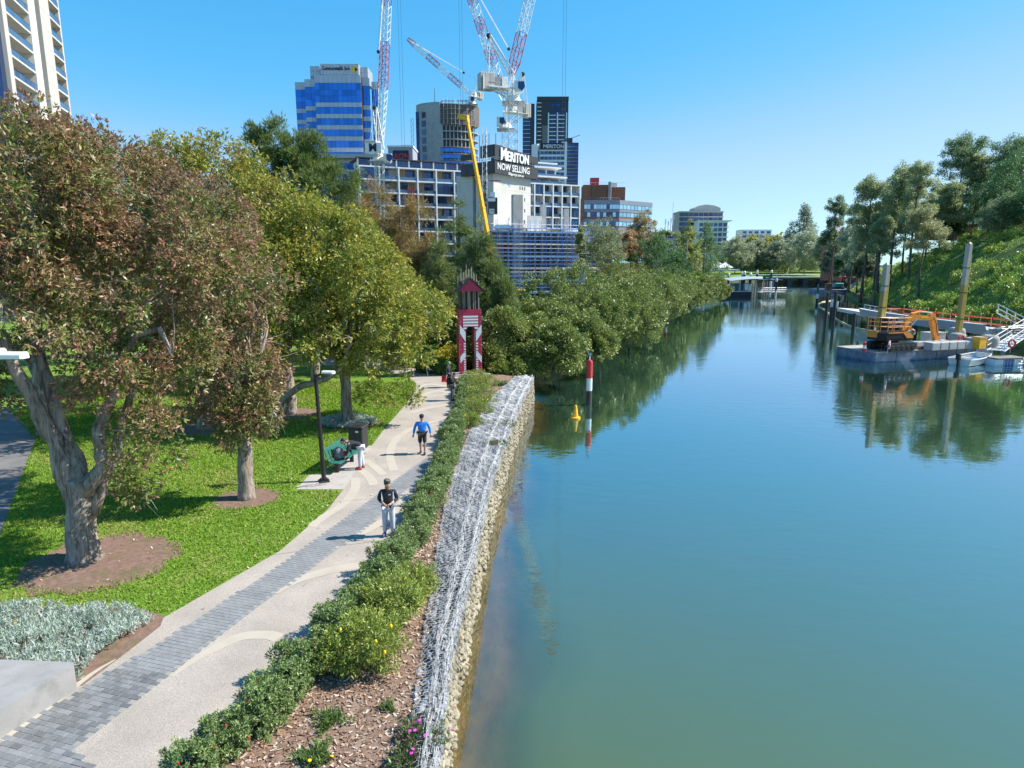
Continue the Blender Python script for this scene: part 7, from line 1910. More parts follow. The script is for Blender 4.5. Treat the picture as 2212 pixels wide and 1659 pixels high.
# ---- new concrete walkway on piles
def walkway():
    bl = [G(u, v, -.2) for u, v in ((1808, 671), (1850, 679), (1892, 688), (1955, 698), (2019, 707), (2104, 718.5), (2135, 721.5))]
    t = thing('river_walkway', 'curved concrete walkway on piles being built along the far bank', 'walkway', bl[0]); O = bl[0]
    pts = []
    for i in range(len(bl) - 1):
        p0 = bl[max(0, i - 1)]; p1 = bl[i]; p2 = bl[i + 1]; p3 = bl[min(i + 2, len(bl) - 1)]
        for k in range(4):
            s = k / 4; pts.append(.5 * ((2 * p1) + (p2 - p0) * s + (2 * p0 - 5 * p1 + 4 * p2 - p3) * s * s + (3 * p1 - p0 - 3 * p2 + p3) * s ** 3) - O)
    pts.append(bl[-1] - O); n = len(pts)
    V = []
    for i, p in enumerate(pts):
        w = 3.6 if i > 2 else .6 + i; V += [p + Vector((0, 0, -.1)), p + Vector((0, 0, .5)), p + Vector((w, .2, .5)), p + Vector((w, .2, -.1))]
    F = []
    for i in range(n - 1):
        for k in range(4): F.append((i * 4 + k, i * 4 + (k + 1) % 4, (i + 1) * 4 + (k + 1) % 4, (i + 1) * 4 + k))
    F += [(0, 1, 2, 3), ((n - 1) * 4 + 3, (n - 1) * 4 + 2, (n - 1) * 4 + 1, (n - 1) * 4)]
    MB().add(V, F).build('deck', M['pale_concrete'], t)
    for i in range(5, n - 2):           # leaning parapet panels with pale copings
        a = pts[i]; b = pts[i + 1]; c = a.lerp(b, .985); l = Vector((-.45, 0, 1.15)); off = Vector((-.06, 0, -.05)); th = Vector((.2, 0, 0))
        q = [a + off, c + off, c + off + l, a + off + l]; q += [x + th for x in q]
        MB().add(q, [(3, 2, 1, 0), (4, 5, 6, 7), (0, 1, 5, 4), (1, 2, 6, 5), (2, 3, 7, 6), (3, 0, 4, 7)]).build('parapet_panel', M['precast'], t)
        q = [a + off + l + Vector((-.04, 0, 0)), c.lerp(a, .06) + off + l + Vector((-.04, 0, 0)), c.lerp(a, .06) + off + l + Vector((.42, 0, 0)), a + off + l + Vector((.42, 0, 0))]; q += [x + Vector((0, 0, .1)) for x in q]
        MB().add(q, [(3, 2, 1, 0), (4, 5, 6, 7), (0, 1, 5, 4), (1, 2, 6, 5), (2, 3, 7, 6), (3, 0, 4, 7)]).build('coping', M['white'], t)
    for i in range(1, n, 3):
        for w in (.6, 2.8): MB().tube(pts[i] + Vector((w, .1, -4)), pts[i] + Vector((w, .1, .0)), .28, 8).build('pile', M['dark_timber'] if i % 2 else M['concrete'], t)
    # temporary orange barrier along the landward edge
    f = thing('safety_barrier', 'orange plastic safety barrier along the landward edge of the new walkway', 'barrier', O)
    for i in range(9, n - 1):
        a = pts[i] + Vector((3.3, .2, .5)); b = pts[i + 1] + Vector((3.3, .2, .5))
        for z in (1.15, .45): MB().tube(a + Vector((0, 0, z)), b + Vector((0, 0, z)), .09, 6).build('barrier_rail', M['orange'], f)
        MB().tube(a, a + Vector((0, 0, 1.6)), .035, 5).build('post', M['galv'], f); MB().ball((0, 0, 0), .1, 6).build('post_cap', M['sign_yellow'], f, a + Vector((0, 0, 1.62)))
    a = pts[9] + Vector((.6, .2, .5)); b = pts[9] + Vector((3.3, .2, .5)); mb = MB()
    for i in range(12): mb.tube(a.lerp(b, i / 11), a.lerp(b, i / 11) + Vector((0, 0, 1.25)), .03, 4)
    for z in (0.1, 1.2): mb.tube(a + Vector((0, 0, z)), b + Vector((0, 0, z)), .05, 5)
    mb.build('mesh_panel', M['orange'], f)
    g = thing('steel_railing', 'unfinished steel railing at the tip of the new walkway', 'railing', O + pts[3]); mb = MB()
    for i in range(3, 9):
        a = pts[i] - pts[3] + Vector((2.2, 0, .5)); b = pts[i + 1] - pts[3] + Vector((2.2, 0, .5)); mb.tube(a + Vector((0, 0, 1.0)), b + Vector((0, 0, 1.0)), .05, 5); mb.tube(a + Vector((0, 0, .5)), b + Vector((0, 0, .5)), .03, 5); mb.tube(a, a + Vector((0, 0, 1.0)), .04, 5)
    mb.build('rails', M['galv'], g)
    for k in range(5):
        p = pts[11 + 2 * k] + O; rr = thing('warning_flag', 'red warning flag tied to the barrier, %s along the walkway' % ['first', 'second', 'third', 'fourth', 'fifth'][k], 'flag', (p.x + 3.1, p.y, .5)); MB().add([(0, 0, 1.2), (.5, .05, 1.1), (.45, 0, .75), (0, -.04, .8)], [(0, 1, 2, 3)]).build('cloth', M['red_paint'], rr); MB().tube((0, 0, 0), (0, 0, 1.25), .02, 4).build('stick', M['galv'], rr)
walkway()
zz = lambda x, y: G(1744.6 + x * .2113, 592.5 + y * .2113, WZ)
bp = [zz(*q) for q in ((300, 258), (245, 270), (150, 285), (108, 305), (120, 335), (185, 375), (215, 405), (285, 455), (370, 505), (480, 548), (580, 572), (680, 585), (800, 600))]
tag(MB().path([(p.x, p.y, WZ + .06) for p in bp], .16, 8).build('floating_boom', pm('faded yellow boom', (.50, .40, .20), .6, var=.2, scale=2), None, smooth=True), 'curving yellow floating boom around the new piles', 'boom')
for k, (x, y, h) in enumerate(((183, 470, 6.5), (236, 455, 4.8), (262, 490, 7.0), (287, 448, 4.2), (352, 420, 3.2), (312, 330, 3.2), (380, 300, 3.4), (465, 560, 3.2))):
    p = zz(x, y); t = thing('mooring_pile', ['lone dark pile right of the green post', 'dark pile with pale stripe inside the boom', 'thick dark pile inside the boom', 'pale streaked pile nearest the walkway tip', 'short pile under the walkway tip', 'short dark pile before the black netting', 'dark stump by the bank behind the boom', 'short pile below the parapet panels'][k], 'pile', (p.x, p.y, WZ))
    MB().lathe([(.28, -1), (.26, h * .75), (.24, h * .76)], n=10).build('shaft', M['dark_timber'], t); MB().lathe([(.27, h * .45), (.265, h * .75)], n=10).build('pale_wrap', M['pale_concrete'] if k in (1, 3) else M['dark_timber'], t)
# ---- far work barge
def far_barge():
    o = G(1772, 632, WZ); t = thing('work_barge', 'distant dark work barge with red and yellow digger arms', 'barge', (o.x, o.y, WZ), .1)
    for i in range(4): MB().bbox((0, 0, 0), (4.4, 8, 1.6), .08).build('pontoon_section', M['hull_blue'], t, (2.3 + i * 4.5, 4, .3))
    e = thing('excavator', 'distant red armed digger on the far work barge', 'excavator', (o.x + 7.5, o.y + 3, WZ + 1.1)); MB().bbox((0, 0, 1.4), (3, 2.6, 1.6), .2).build('body', pm('teal machine paint', (.03, .22, .22), .5), e); MB().bbox((0, 0, .4), (3.6, 2.8, .8), .15).build('track', M['rubber'], e); MB().xz([(.3, 2), (.8, 2), (1.0, 4.2), (4, 4.6), (6.6, 3.4), (6.4, 2.9), (4, 4.0), (1.6, 3.6)], -.3, .3).build('boom', M['red_paint'], e)
    e = thing('excavator', 'distant yellow armed digger on the far work barge', 'excavator', (o.x + 15, o.y + 3.5, WZ + 1.1)); MB().bbox((0, 0, 1.4), (3, 2.6, 1.6), .2).build('body', M['blue_plastic'], e); MB().bbox((0, 0, .4), (3.6, 2.8, .8), .15).build('track', M['rubber'], e); MB().xz([(.3, 2), (-.3, 4.6), (.2, 5.0), (4.5, 5.4), (4.4, 4.9), (.5, 4.4), (.8, 2)], -.3, .3).build('boom', M['digger'], e); MB().xz([(-.3, 4.8), (.2, 4.7), (2.2, .6), (1.7, .4)], .4, .8).build('stick', M['digger'], e)
    p = thing('spud_pile', 'thin rusty spud pile on the far work barge', 'mooring pile', (o.x + 3.2, o.y + 1, WZ)); MB().tube((0, 0, -1), (.6, 0, 15.5), .35, 8).build('shaft', M['rust'], p); MB().bbox((0, 0, 2.2), (2, 1.6, 2.2), .1).build('winch', M['rust'], p)
far_barge()
# ---- ferry wharf on the left bank
def wharf():
    o = G(1557, 641, WZ); t = thing('ferry_wharf', 'ferry pontoon with curved pale roof and glass shelter beyond the mangroves', 'wharf', (o.x, o.y, WZ), .0)
    W = A(1624, 640, o.y).x - o.x; Dp = 9.0
    MB().bbox((0, 0, 0), (W, Dp, 2.2), .2).build('pontoon_hull', M['navy'], t, (W / 2, Dp / 2, .4)); MB().box((0, 0, 0), (W - .3, Dp - .3, .1)).build('deck', M['pale_concrete'], t, (W / 2, Dp / 2, 1.56))
    x0 = W * .30; x1 = A(1664, 605, o.y + 4).x - o.x; rz = A(1620, 603, o.y).z - WZ
    V = []; n = 12
    for i in range(n + 1):
        s = i / n; x = x0 + (x1 - x0) * s; z = rz - .8 + 1.0 * math.sin(PI * (.12 + .62 * s)); V += [(x, -.5, z - .2), (x, Dp + .3, z + .3), (x, Dp + .3, z + .45), (x, -.5, z - .05)]
    F = []
    for i in range(n):
        for k in range(4): F.append((i * 4 + k, i * 4 + (k + 1) % 4, (i + 1) * 4 + (k + 1) % 4, (i + 1) * 4 + k))
    F += [(3, 2, 1, 0), (n * 4, n * 4 + 1, n * 4 + 2, n * 4 + 3)]
    MB().add(V, F).build('roof', M['alu'], t)
    for i in range(6): MB().tube((x0 + .5 + (x1 - x0 - 1) * i / 5, .5, 1.5), (x0 + .5 + (x1 - x0 - 1) * i / 5, .5, rz - .4), .09, 6).build('roof_post', M['galv'], t); MB().tube((x0 + .5 + (x1 - x0 - 1) * i / 5, Dp - .5, 1.5), (x0 + .5 + (x1 - x0 - 1) * i / 5, Dp - .5, rz), .09, 6).build('roof_post', M['galv'], t)
    for i in range(7): ubox('glass_screen', M['glass_pale'] if i % 2 else M['balus'], t, (x0 + 1 + i * (W - x0 - 1) / 7, 2.2, 2.9), ((W - x0) / 7 - .15, .06, 2.4))
    for i in range(4): ubox('notice_board', M['white'], t, (W * .12 + i * .0 + (W * .75 if i > 1 else 0) + (i % 2) * 1.4, .9 + i * .3, 2.9), (1.0, .1, 1.9))
    ubox('sign', M['green_paint'], t, (x0 + (x1 - x0) * .8, -.4, rz + .55), (2.6, .2, 1.0)); ubox('sign_text', M['white'], t, (x0 + (x1 - x0) * .8, -.52, rz + .5), (1.0, .05, .3))
    lower = MB()
    for i in range(10): lower.tube((W + 1 + i * 1.3, 1 + i * .5, 1.4), (W + 1 + i * 1.3, 1 + i * .5, 2.6), .06, 4)
    lower.tube((W, 1, 2.6), (W + 13, 6, 2.6), .07, 5); lower.tube((W, 1, 2.0), (W + 13, 6, 2.0), .05, 5); lower.build('handrail', M['white_steel'], t)
    ubox('walkway', M['pale_concrete'], t, (W + 6, 4.6, 1.3), (13, 3, .35), .36)
    ubox('gangway', M['white_steel'], t, (W * .35, Dp + 8, 2.9), (3, 14, .3), .2)
    for u, v0, v1, r, lab in ((1571.6, 589.5, 636, .42, 'white capped pile at the left corner of the ferry pontoon'), (1618.5, 589, 637, .42, 'white capped pile in front of the ferry pontoon'), (1664, 583, 624, .42, 'white capped pile at the right end of the wharf roof'), (1607, 585, 610, .4, 'white capped pile behind the wharf roof'), (1602, 587, 612, .3, 'thin white capped pile next to the one behind the roof'), (1634.7, 583, 606, .3, 'distant white capped pile above the wharf roof'), (1674.6, 601, 647, .26, 'slim white capped pile standing alone right of the wharf')):
        dd = G(u, v1, WZ).y if v1 > 620 else o.y + 12; b = A(u, v1, dd); zt = A(u, v0, dd).z; h = zt - WZ
        p = thing('wharf_pile', lab, 'pile', (b.x, dd, WZ)); MB().lathe([(r, -1), (r, h * .42)], n=10).build('lower_shaft', M['pale_concrete'], p); MB().lathe([(r * 1.03, h * .42), (r * 1.03, h * .84)], n=10).build('shaft', M['black'], p); MB().lathe([(r * 1.15, h * .84), (r * 1.2, h * .95), (r * .5, h)], n=10).build('cap', M['white_paint'], p)
    for k in range(8):
        p = G(1624 + k * 5.2, 644 - k * 1.4, WZ); q = thing('fender_pile', 'grey timber fender pile by the ferry wharf, %s from the pontoon' % nth(k + 1), 'pile', (p.x, p.y, WZ), group='fender piles along the ferry wharf'); MB().lathe([(.24, -1), (.22, 4.3 - .2 * (k % 3)), (.18, 4.4 - .2 * (k % 3))], n=8).build('shaft', M['timber'], q)
wharf()
def shelter():
    a = A(1514, 583, 232); b = A(1584, 583, 232); t = thing('shade_structure', 'white peaked shade sails over the wharf forecourt', 'canopy', (a.x, 232, 0)); w = b.x - a.x; zt = A(1550, 565, 232).z; zb = A(1550, 578, 232).z
    for k in range(4):
        x = w * (.12 + .2 * k); MB().add([(x - 2.6, -2, zb), (x + 2.6, -2, zb), (x + 2.6, 3, zb), (x - 2.6, 3, zb), (x + .4, .5, zt - .3 * (k % 2))], [(0, 1, 4), (1, 2, 4), (2, 3, 4), (3, 0, 4), (3, 2, 1, 0)]).build('sail', M['white'], t); MB().tube((x, .5, 0), (x, .5, zt), .12, 5).build('mast', M['white_steel'], t)
    ubox('forecourt_roof', M['white'], t, (w * .5, -1, zb - .8), (w * 1.1, 9, .4)); 
    p = A(1485, 522, 190); q = thing('light_pole', 'tall pale light pole beside the dark fig', 'pole', (p.x, 190, 0)); MB().tube((0, 0, 0), (0, 0, p.z), .16, 6, .1).build('shaft', M['galv'], q); ubox('head', M['alu'], q, (0, 0, p.z), (.5, .4, .3))
    for u, v, dd, lab in ((1271, 556, 120, 'dark flat street lamp above the mangroves by the scaffolding'), (1501, 566, 195, 'dark flat street lamp near the wharf')):
        p = A(u, v, dd); q = thing('street_lamp', lab, 'street lamp', (p.x, dd, 0)); MB().tube((0, 0, 0), (0, 0, p.z - .2), .09, 6, .06).build('post', M['dark_steel'], q); ubox('lamp_head', M['dark_steel'], q, (-1.0 * dd / 190, 0, p.z + .5), (3.2 * dd / 190, .4, .2)); MB().tube((0, 0, p.z - .3), (-.8, 0, p.z + .4), .06, 5).build('arm', M['dark_steel'], q)
shelter()
def weir():
    y = 340.0; a = A(1660, 600, y); b = A(1862, 600, y); t = thing('weir_bridge', 'low concrete footbridge on dark piers across the weir at the far end of the river', 'bridge', (a.x, y, WZ)); w = b.x - a.x; zd = A(1750, 599, y).z - WZ
    ubox('deck', M['pale_concrete'], t, (w / 2, 0, zd), (w + 30, 4, .7)); n = 6
    for i in range(n): ubox('pier', M['charcoal'], t, (w * (i + .35) / n, .5, (zd - .4) / 2), (2.6, 3.6, zd - .4))
    for i in range(n + 1): ubox('weir_face', M['pale_concrete'], t, (w * (i - .15) / n, 5.0, .9), (w / n - 3, 1.2, 2.0))
    MB().tube((-10, -1.8, zd + 1.4), (w + 12, -1.8, zd + 1.4), .09, 4).build('handrail', M['white_steel'], t)
    for i in range(24): MB().tube((-8 + (w + 18) * i / 23, -1.8, zd + .3), (-8 + (w + 18) * i / 23, -1.8, zd + 1.4), .06, 4).build('rail_post', M['white_steel'], t)
    p = A(1818, 581, y - 4); q = A(1850, 593, y - 4); s = thing('banner', 'white banner on the railing at the right end of the weir bridge', 'banner', (p.x, y - 4, q.z)); MB().box(((q.x - p.x) / 2, 0, (p.z - q.z) / 2), (q.x - p.x, .12, p.z - q.z)).build('sheet', M['white'], s); 
    for i in range(5): MB().tube(((q.x - p.x) * i / 4, .2, -2), ((q.x - p.x) * i / 4, .2, p.z - q.z), .08, 4).build('post', M['galv'], s)
weir()
# ================================================================== PARK FURNITURE
M['bench_green'] = pm('green bench paint', (.02, .13, .10), .45, var=.12, scale=4, rnd=.12)
M['bin_black'] = pm('black bin plastic', (.03, .03, .032), .5, var=.15, scale=4)
M['tower_red'] = pm('crimson painted panel', (.43, .018, .06), .5, var=.08, scale=1.2, dirt=(.30, .015, .04), dscale=.8)
M['stripe'] = pm('white painted stripe', (.78, .78, .78), .5, var=.04, scale=2)
M['grey_block'] = pm('stained seat concrete', (.28, .272, .26), .85, var=.12, scale=1.2, bump=.15, bscale=25, dirt=(.19, .18, .17), dscale=1.6, damt=.75)
blk = thing('seat_block', 'low pale concrete seat block with stained edge at the lower left', 'seat block', (-8.7, 11.6, 0))
MB().prism([(.02, .0), (.12, -.12), (-.65, -2.3), (-4.5, -2.5), (-5.5, .3)][::-1], 0, .52).build('block', M['grey_block'], blk)
MB().bbox((-3.0, -1.75, .57), (.5, .35, .1), .03, .4).build('fixing', M['black'], blk)
# lamp post on the slab
lb = G(700, 1040); t = thing('street_lamp', 'black lamp post with white luminaire hidden in the leaves beside the bench', 'lamp post', lb)
h = 4.2; lean = -.012
MB().tube((0, 0, .06), (-.10, 0, h), .088, 12, .068).build('post', M['black'], t, smooth=False)
MB().bbox((0, 0, .03), (.4, .4, .06), .02, .4).build('base_plate', M['dark_steel'], t)
for k in range(4): MB().lathe([(.03, 0), (.03, .06), (.01, .07)], n=6).build('bolt', M['dark_steel'], t, (.15 * math.cos(k * 1.571 + .8 + .4), .15 * math.sin(k * 1.571 + .8 + .4), .06))
MB().tube((-.10, 0, h - .1), (.22, -.1, h + .08), .04, 8).build('arm', M['black'], t); MB().bbox((.42, -.14, h + .10), (.5, .24, .10), .04, -.2).build('luminaire', M['white_steel'], t)
ll = A(22, 769, 13.6); t = thing('street_lamp', 'white luminaire reaching in at the left edge on a lamp post just out of view', 'lamp post', (ll.x - 1.5, 13.7, 0))
MB().tube((0, 0, 0), (0, 0, ll.z - .1), .09, 10, .07).build('post', M['black'], t); MB().tube((0, 0, ll.z - .15), (1.2, -.1, ll.z), .035, 8).build('arm', M['galv'], t)
MB().bbox((1.52, -.1, ll.z + .02), (.66, .26, .13), .05, -.03).build('luminaire', M['white_steel'], t); MB().bbox((1.25, -.1, ll.z + .06), (.24, .3, .2), .05).build('gear_housing', M['white_steel'], t); MB().box((1.56, -.1, ll.z - .055), (.5, .2, .02)).build('lens', M['glass_pale'], t)
# bench
bn = thing('park_bench', 'green slatted park bench with a backpack on it, facing the river path', 'bench', (-6.98, 25.75, 0), RAD(80))
L = 1.95                                # local x along the seat, local +y behind it
sl = MB().bbox((0, 0, 0), (L, .066, .024), .006).mesh('slat', M['bench_green'])
for y, z, rx in ((-.30, .44, .25), (-.22, .455, .05), (-.14, .45, -.02), (-.06, .445, -.03), (.02, .45, .05), (.10, .47, .25), (.165, .53, .9), (.20, .61, 1.22), (.23, .69, 1.25), (.26, .77, 1.25), (.285, .85, 1.28), (.31, .92, 1.1), (.345, .98, .8)):
    link('slat', sl, bn, (0, y, z), (rx, 0, 0))
for x in (-.72, .72):
    MB().path([(x, -.28, .41), (x, -.0, .41), (x, .12, .44), (x, .19, .60), (x, .30, .92)], .022, 6).build('bracket', M['black'], bn); MB().bbox((x, -.06, .2), (.08, .16, .42), .01).build('leg', M['black'], bn)
# bin
bi = thing('litter_bin', 'black square litter bin with slotted lid behind the bench', 'bin', (-6.98, 28.5, 0), RAD(-12)); bi.scale = (.88, .88, .9)
MB().bbox((0, 0, .58), (.78, .72, 1.06), .04).build('body', M['bin_black'], bi); MB().bbox((0, 0, 1.16), (.84, .78, .1), .03).build('lid', M['bin_black'], bi)
MB().box((0, -.1, 1.215), (.42, .16, .02)).build('slot', M['black'], bi); MB().box((.1, -.368, .95), (.16, .01, .09)).build('label_plate', M['white'], bi); MB().bbox((0, 0, .03), (.66, .6, .06), .01).build('plinth', M['dark_steel'], bi)
# backpack, red bag and rods on the bench
M['camo'] = pm('grey camouflage fabric', (.17, .17, .18), .85, var=.9, scale=14)
bp_ = thing('backpack', 'grey patterned backpack resting on the bench seat', 'backpack', bn.matrix_basis @ Vector((-.38, .0, .47)), RAD(105))
MB().lathe([(.10, 0), (.19, .04), (.2, .2), (.17, .38), (.08, .46), (.02, .47)], n=12).build('sack', M['camo'], bp_, smooth=True); MB().bbox((0, -.17, .16), (.24, .1, .2), .03).build('front_pocket', M['camo'], bp_)
for s in (-.09, .09): MB().path([(s, .17, .4), (s, .24, .3), (s, .2, .08)], .02, 5).build('strap', M['black'], bp_)
rb = thing('carry_bag', 'bright red folded bag beside the backpack on the bench', 'bag', bn.matrix_basis @ Vector((-.08, -.05, .47)), RAD(100)); MB().add([(-.05, -.1, 0), (.05, -.1, 0), (.05, .12, 0), (-.05, .12, 0), (-.03, -.12, .26), (.03, -.12, .26), (.02, .1, .2), (-.02, .1, .2)], [(3, 2, 1, 0), (4, 5, 6, 7), (0, 1, 5, 4), (1, 2, 6, 5), (2, 3, 7, 6), (3, 0, 4, 7)]).build('bag', M['petal_red'], rb)
for k, (dx, lab) in enumerate(((.0, 'thin fishing rod with red tip leaning on the far end of the bench'), (.18, 'second thin fishing rod leaning behind the bench'))):
    r_ = thing('fishing_rod', lab, 'fishing rod', bn.matrix_basis @ Vector((.8 - dx, .42, 0))); MB().tube((0, 0, 0), (-.35 - .4 * k, .1, 1.75), .011, 5, .005).build('blank', M['black'], r_)
    if k == 0: MB().ball((-.35, .1, 1.76), .03, 6).build('tip_float', M['petal_red'], r_)
# fallen branch on the slab
fb = thing('fallen_branch', 'dead pale branch lying on the slab in front of the lamp post', 'branch', G(672, 1050, .02), .3); q = MB(); rr = random.Random(3)
q.path([(-.5, 0, .03), (-.2, .05, .05), (.2, 0, .04), (.6, .1, .03)], [.03, .025, .02, .01], 5)
for k in range(7): x = -.4 + k * .13; q.tube((x, .02, .04), (x + rr.uniform(-.2, .2), rr.uniform(-.3, .3), .05), .01, 4, .004)
q.build('wood', M['twig'], fb)

# ---- the red tower sculpture
def tower():
    D_ = 48.9; c = A(1014, 800, D_)
    t = thing('tower_sculpture', 'tall crimson and white gateway tower with arched opening and pointed roof of timber poles', 'sculpture', (c.x, D_, 0), RAD(13))
    W = 1.66; Dp = 1.5; zt = 4.95; th = .09; aw = .37; az = 3.3        # front panel width, depth, top, arch half width, arch spring
    def panel(rot, w, arch):
        hw = w / 2; mb = MB(); V = []; F = []
        if arch:
            n = 10; inner = [(-aw, 0), (-aw, az)] + [(-aw * math.cos(PI * i / n), az + aw * 1.15 * math.sin(PI * i / n)) for i in range(1, n)] + [(aw, az), (aw, 0)]
        Mx = Matrix.Rotation(rot, 4, 'Z')
        def face(poly, y0, y1): mb.xz(poly, y0, y1)
        if arch:
            face([(-hw, 0), (-aw, 0), (-aw, az), (-hw, az)], -th, 0); face([(aw, 0), (hw, 0), (hw, az), (aw, az)], -th, 0)
            top = [(-hw, az)] + inner[1:-1] + [(hw, az), (hw, zt), (-hw, zt)]
            pts = inner[1:-1]
            for i in range(len(pts) - 1):
                a, b = pts[i], pts[i + 1]; face([a, b, (b[0], zt), (a[0], zt)], -th, 0)
            face([(-hw, az), (-aw, az), (-aw, zt), (-hw, zt)], -th, 0); face([(aw, az), (hw, az), (hw, zt), (aw, zt)], -th, 0)
        else: face([(-hw, 0), (hw, 0), (hw, zt), (-hw, zt)], -th, 0)
        return mb, Mx
    fr, _ = panel(0, W, True); fr.build('front_panel', M['tower_red'], t, (0, -Dp / 2, 0))
    fb_, _ = panel(0, W, True); fb_.build('back_panel', M['tower_red'], t, (0, Dp / 2 + th, 0))
    for s in (-1, 1):
        sp = MB()
        sp.box((0, -Dp / 2 + .16, zt / 2), (th, .32 - .004, zt)); sp.box((0, Dp / 2 - .16, zt / 2), (th, .32 - .004, zt)); sp.box((0, 0, (zt + az + .35) / 2), (th, Dp - .66, zt - az - .35)); sp.build('side_panel', M['tower_red'], t, (s * (W / 2 - th / 2 - .002), 0, 0))
    for x in (-.55, .55):
        MB().box((0, 0, 0), (.16, .16, zt)).build('inner_post', M['timber'], t, (x * .95, .3, zt / 2))
    y = -Dp / 2 - th - .006
    def stripe(poly): MB().xz(poly, y, y + .012).build('stripe', M['stripe'], t)
    for k in range(5):
        z = 4.42 - k * .215; w = .56
        if k < 4: stripe([(-w, z - .065), (w, z - .065), (w, z + .065), (-w, z + .065)])
        else:
            stripe([(-w, z - .06), (-.33, z - .06), (-.28, z + .06), (-w, z + .06)]); stripe([(.33, z - .06), (w, z - .06), (w, z + .06), (.28, z + .06)])
    for s in (-1, 1):
        P = lambda pts: stripe([(s * a, b) for a, b in (pts if s > 0 else pts[::-1])])
        P([(aw + .02, 2.55), (hw_ := W / 2 - .02, 3.2), (hw_, 3.82), (aw + .02, 3.28)])
        for k in range(4): z = 2.42 - k * .21; P([(aw + .02, z - .06), (aw + .17, z - .06), (aw + .17, z + .06), (aw + .02, z + .06)])
        P([(hw_, .95), (hw_, 1.45), (aw + .02, 1.93), (aw + .02, 1.43)])
        for k in range(7): z = 1.22 - k * .18; P([(aw + .02, z - .055), (aw + .17, z - .055), (aw + .17, z + .055), (aw + .02, z + .055)])
    for k in range(20): MB().box((0, 0, 0), (.012, .26 if k < 9 else .3, .10)).build('stripe', M['stripe'], t, (-W / 2 - .008, -Dp / 2 + .16, 4.2 - k * .205), (.5 if k > 8 else 0, 0, 0))
    # pole cage
    rr = random.Random(9); n = 11; zr = 6.45
    for s in range(4):
        for i in range(n):
            f = (i + .5) / n - .5; hgt = zr + .5
            x, y2 = ((f * 1.42, -.62), (.62, f * 1.3), (f * 1.42, .62), (-.62, f * 1.3))[s]
            MB().tube((x, y2, zt - .05), (x, y2, hgt + rr.uniform(-.1, .3) * (1 if s == 2 else .2)), .045, 6).build('pole', M['timber'] if (s + i) % 3 else M['black'], t)
    for i in range(16):                # poles rising behind and above the roof
        f = i / 15 - .5; x = f * 1.5; top = 8.25 - abs(f) * 1.9 + rr.uniform(-.3, .3); MB().tube((x, .35 + .3 * (i % 2), 6.3), (x, .35 + .3 * (i % 2), top), .038, 6).build('pole', M['timber'], t)
    MB().tube((.05, .5, 7.6), (.05, .5, 8.75), .03, 5).build('pole', M['black'], t); MB().lathe([(.02, -.03), (.16, -.03), (.16, .03), (.02, .03)], (0, 0, 0), 12).build('disc', M['black'], t, (.12, .5, 8.5), (PI / 2, 0, 0)); MB().ball((0, 0, 0), .14, 8, (1, .5, 1)).build('ornament', M['black'], t, (-.65, .5, 7.75))
    # gabled roof
    ap = 7.25; ev = 6.22; hw = 1.08
    MB().xz([(-.92, ev + .06), (.92, ev + .06), (0, ap - .1)], -Dp / 2 - .16, -Dp / 2 - .1).build('gable_panel', M['tower_red'], t)
    for s in (-1, 1):
        a = [(s * hw, ev), (s * hw * 1.0, ev + .07), (0, ap + .03), (0, ap - .06)]; MB().xz(a if s < 0 else a[::-1], -Dp / 2 - .3, .25).build('roof_slope', M['black'], t)
    for k in range(14):
        for s in (-1, 1): MB().ball((0, 0, 0), .016, 5).build('rivet', M['stripe'], t, (s * (W / 2 - .06), -Dp / 2 - th - .004, .3 + k * .34))
    bs = MB().box((0, 0, .04), (2.9, 2.2, .14)).build('base_slab', M['concrete'], t)
tower()
# clipped bushes behind the tower
for k, (x, y, r, h, pal, lab, tip) in enumerate([(-4.9, 50.6, 1.5, 2.0, [(.20, .19, .02), (.16, .17, .025), (.24, .20, .02)], 'rounded golden bush glowing behind the legs of the red tower', (.34, .27, .02)), (-3.0, 51.5, 1.4, 1.8, [(.17, .17, .025), (.12, .14, .03)], 'golden bush seen through the tower arch', (.28, .24, .03)), (-6.4, 49.6, 1.1, 1.1, [(.05, .09, .02), (.06, .11, .025)], 'low dark green bush left of the tower at the path edge', None), (-5.2, 48.9, .8, .9, [(.05, .09, .02), (.07, .12, .03)], 'small dark green bush at the left foot of the tower', None), (-.9, 49.4, 1.0, .9, WISP, 'straggly bush between the tower and the gabion corner', None), (-8.9, 52.6, 1.8, 1.6, [(.05, .085, .02), (.07, .11, .03)], 'dark hedge clump where the path bends away', None)]):
    f, st = shrub_mesh('bush', 400 + k, r, h, 170, 60, .13, .45, pal, .22, tip, shell=.7); t = thing('round_bush', lab, 'bush', (x, y, 0)); link('foliage', f, t); link('stems', st, t)

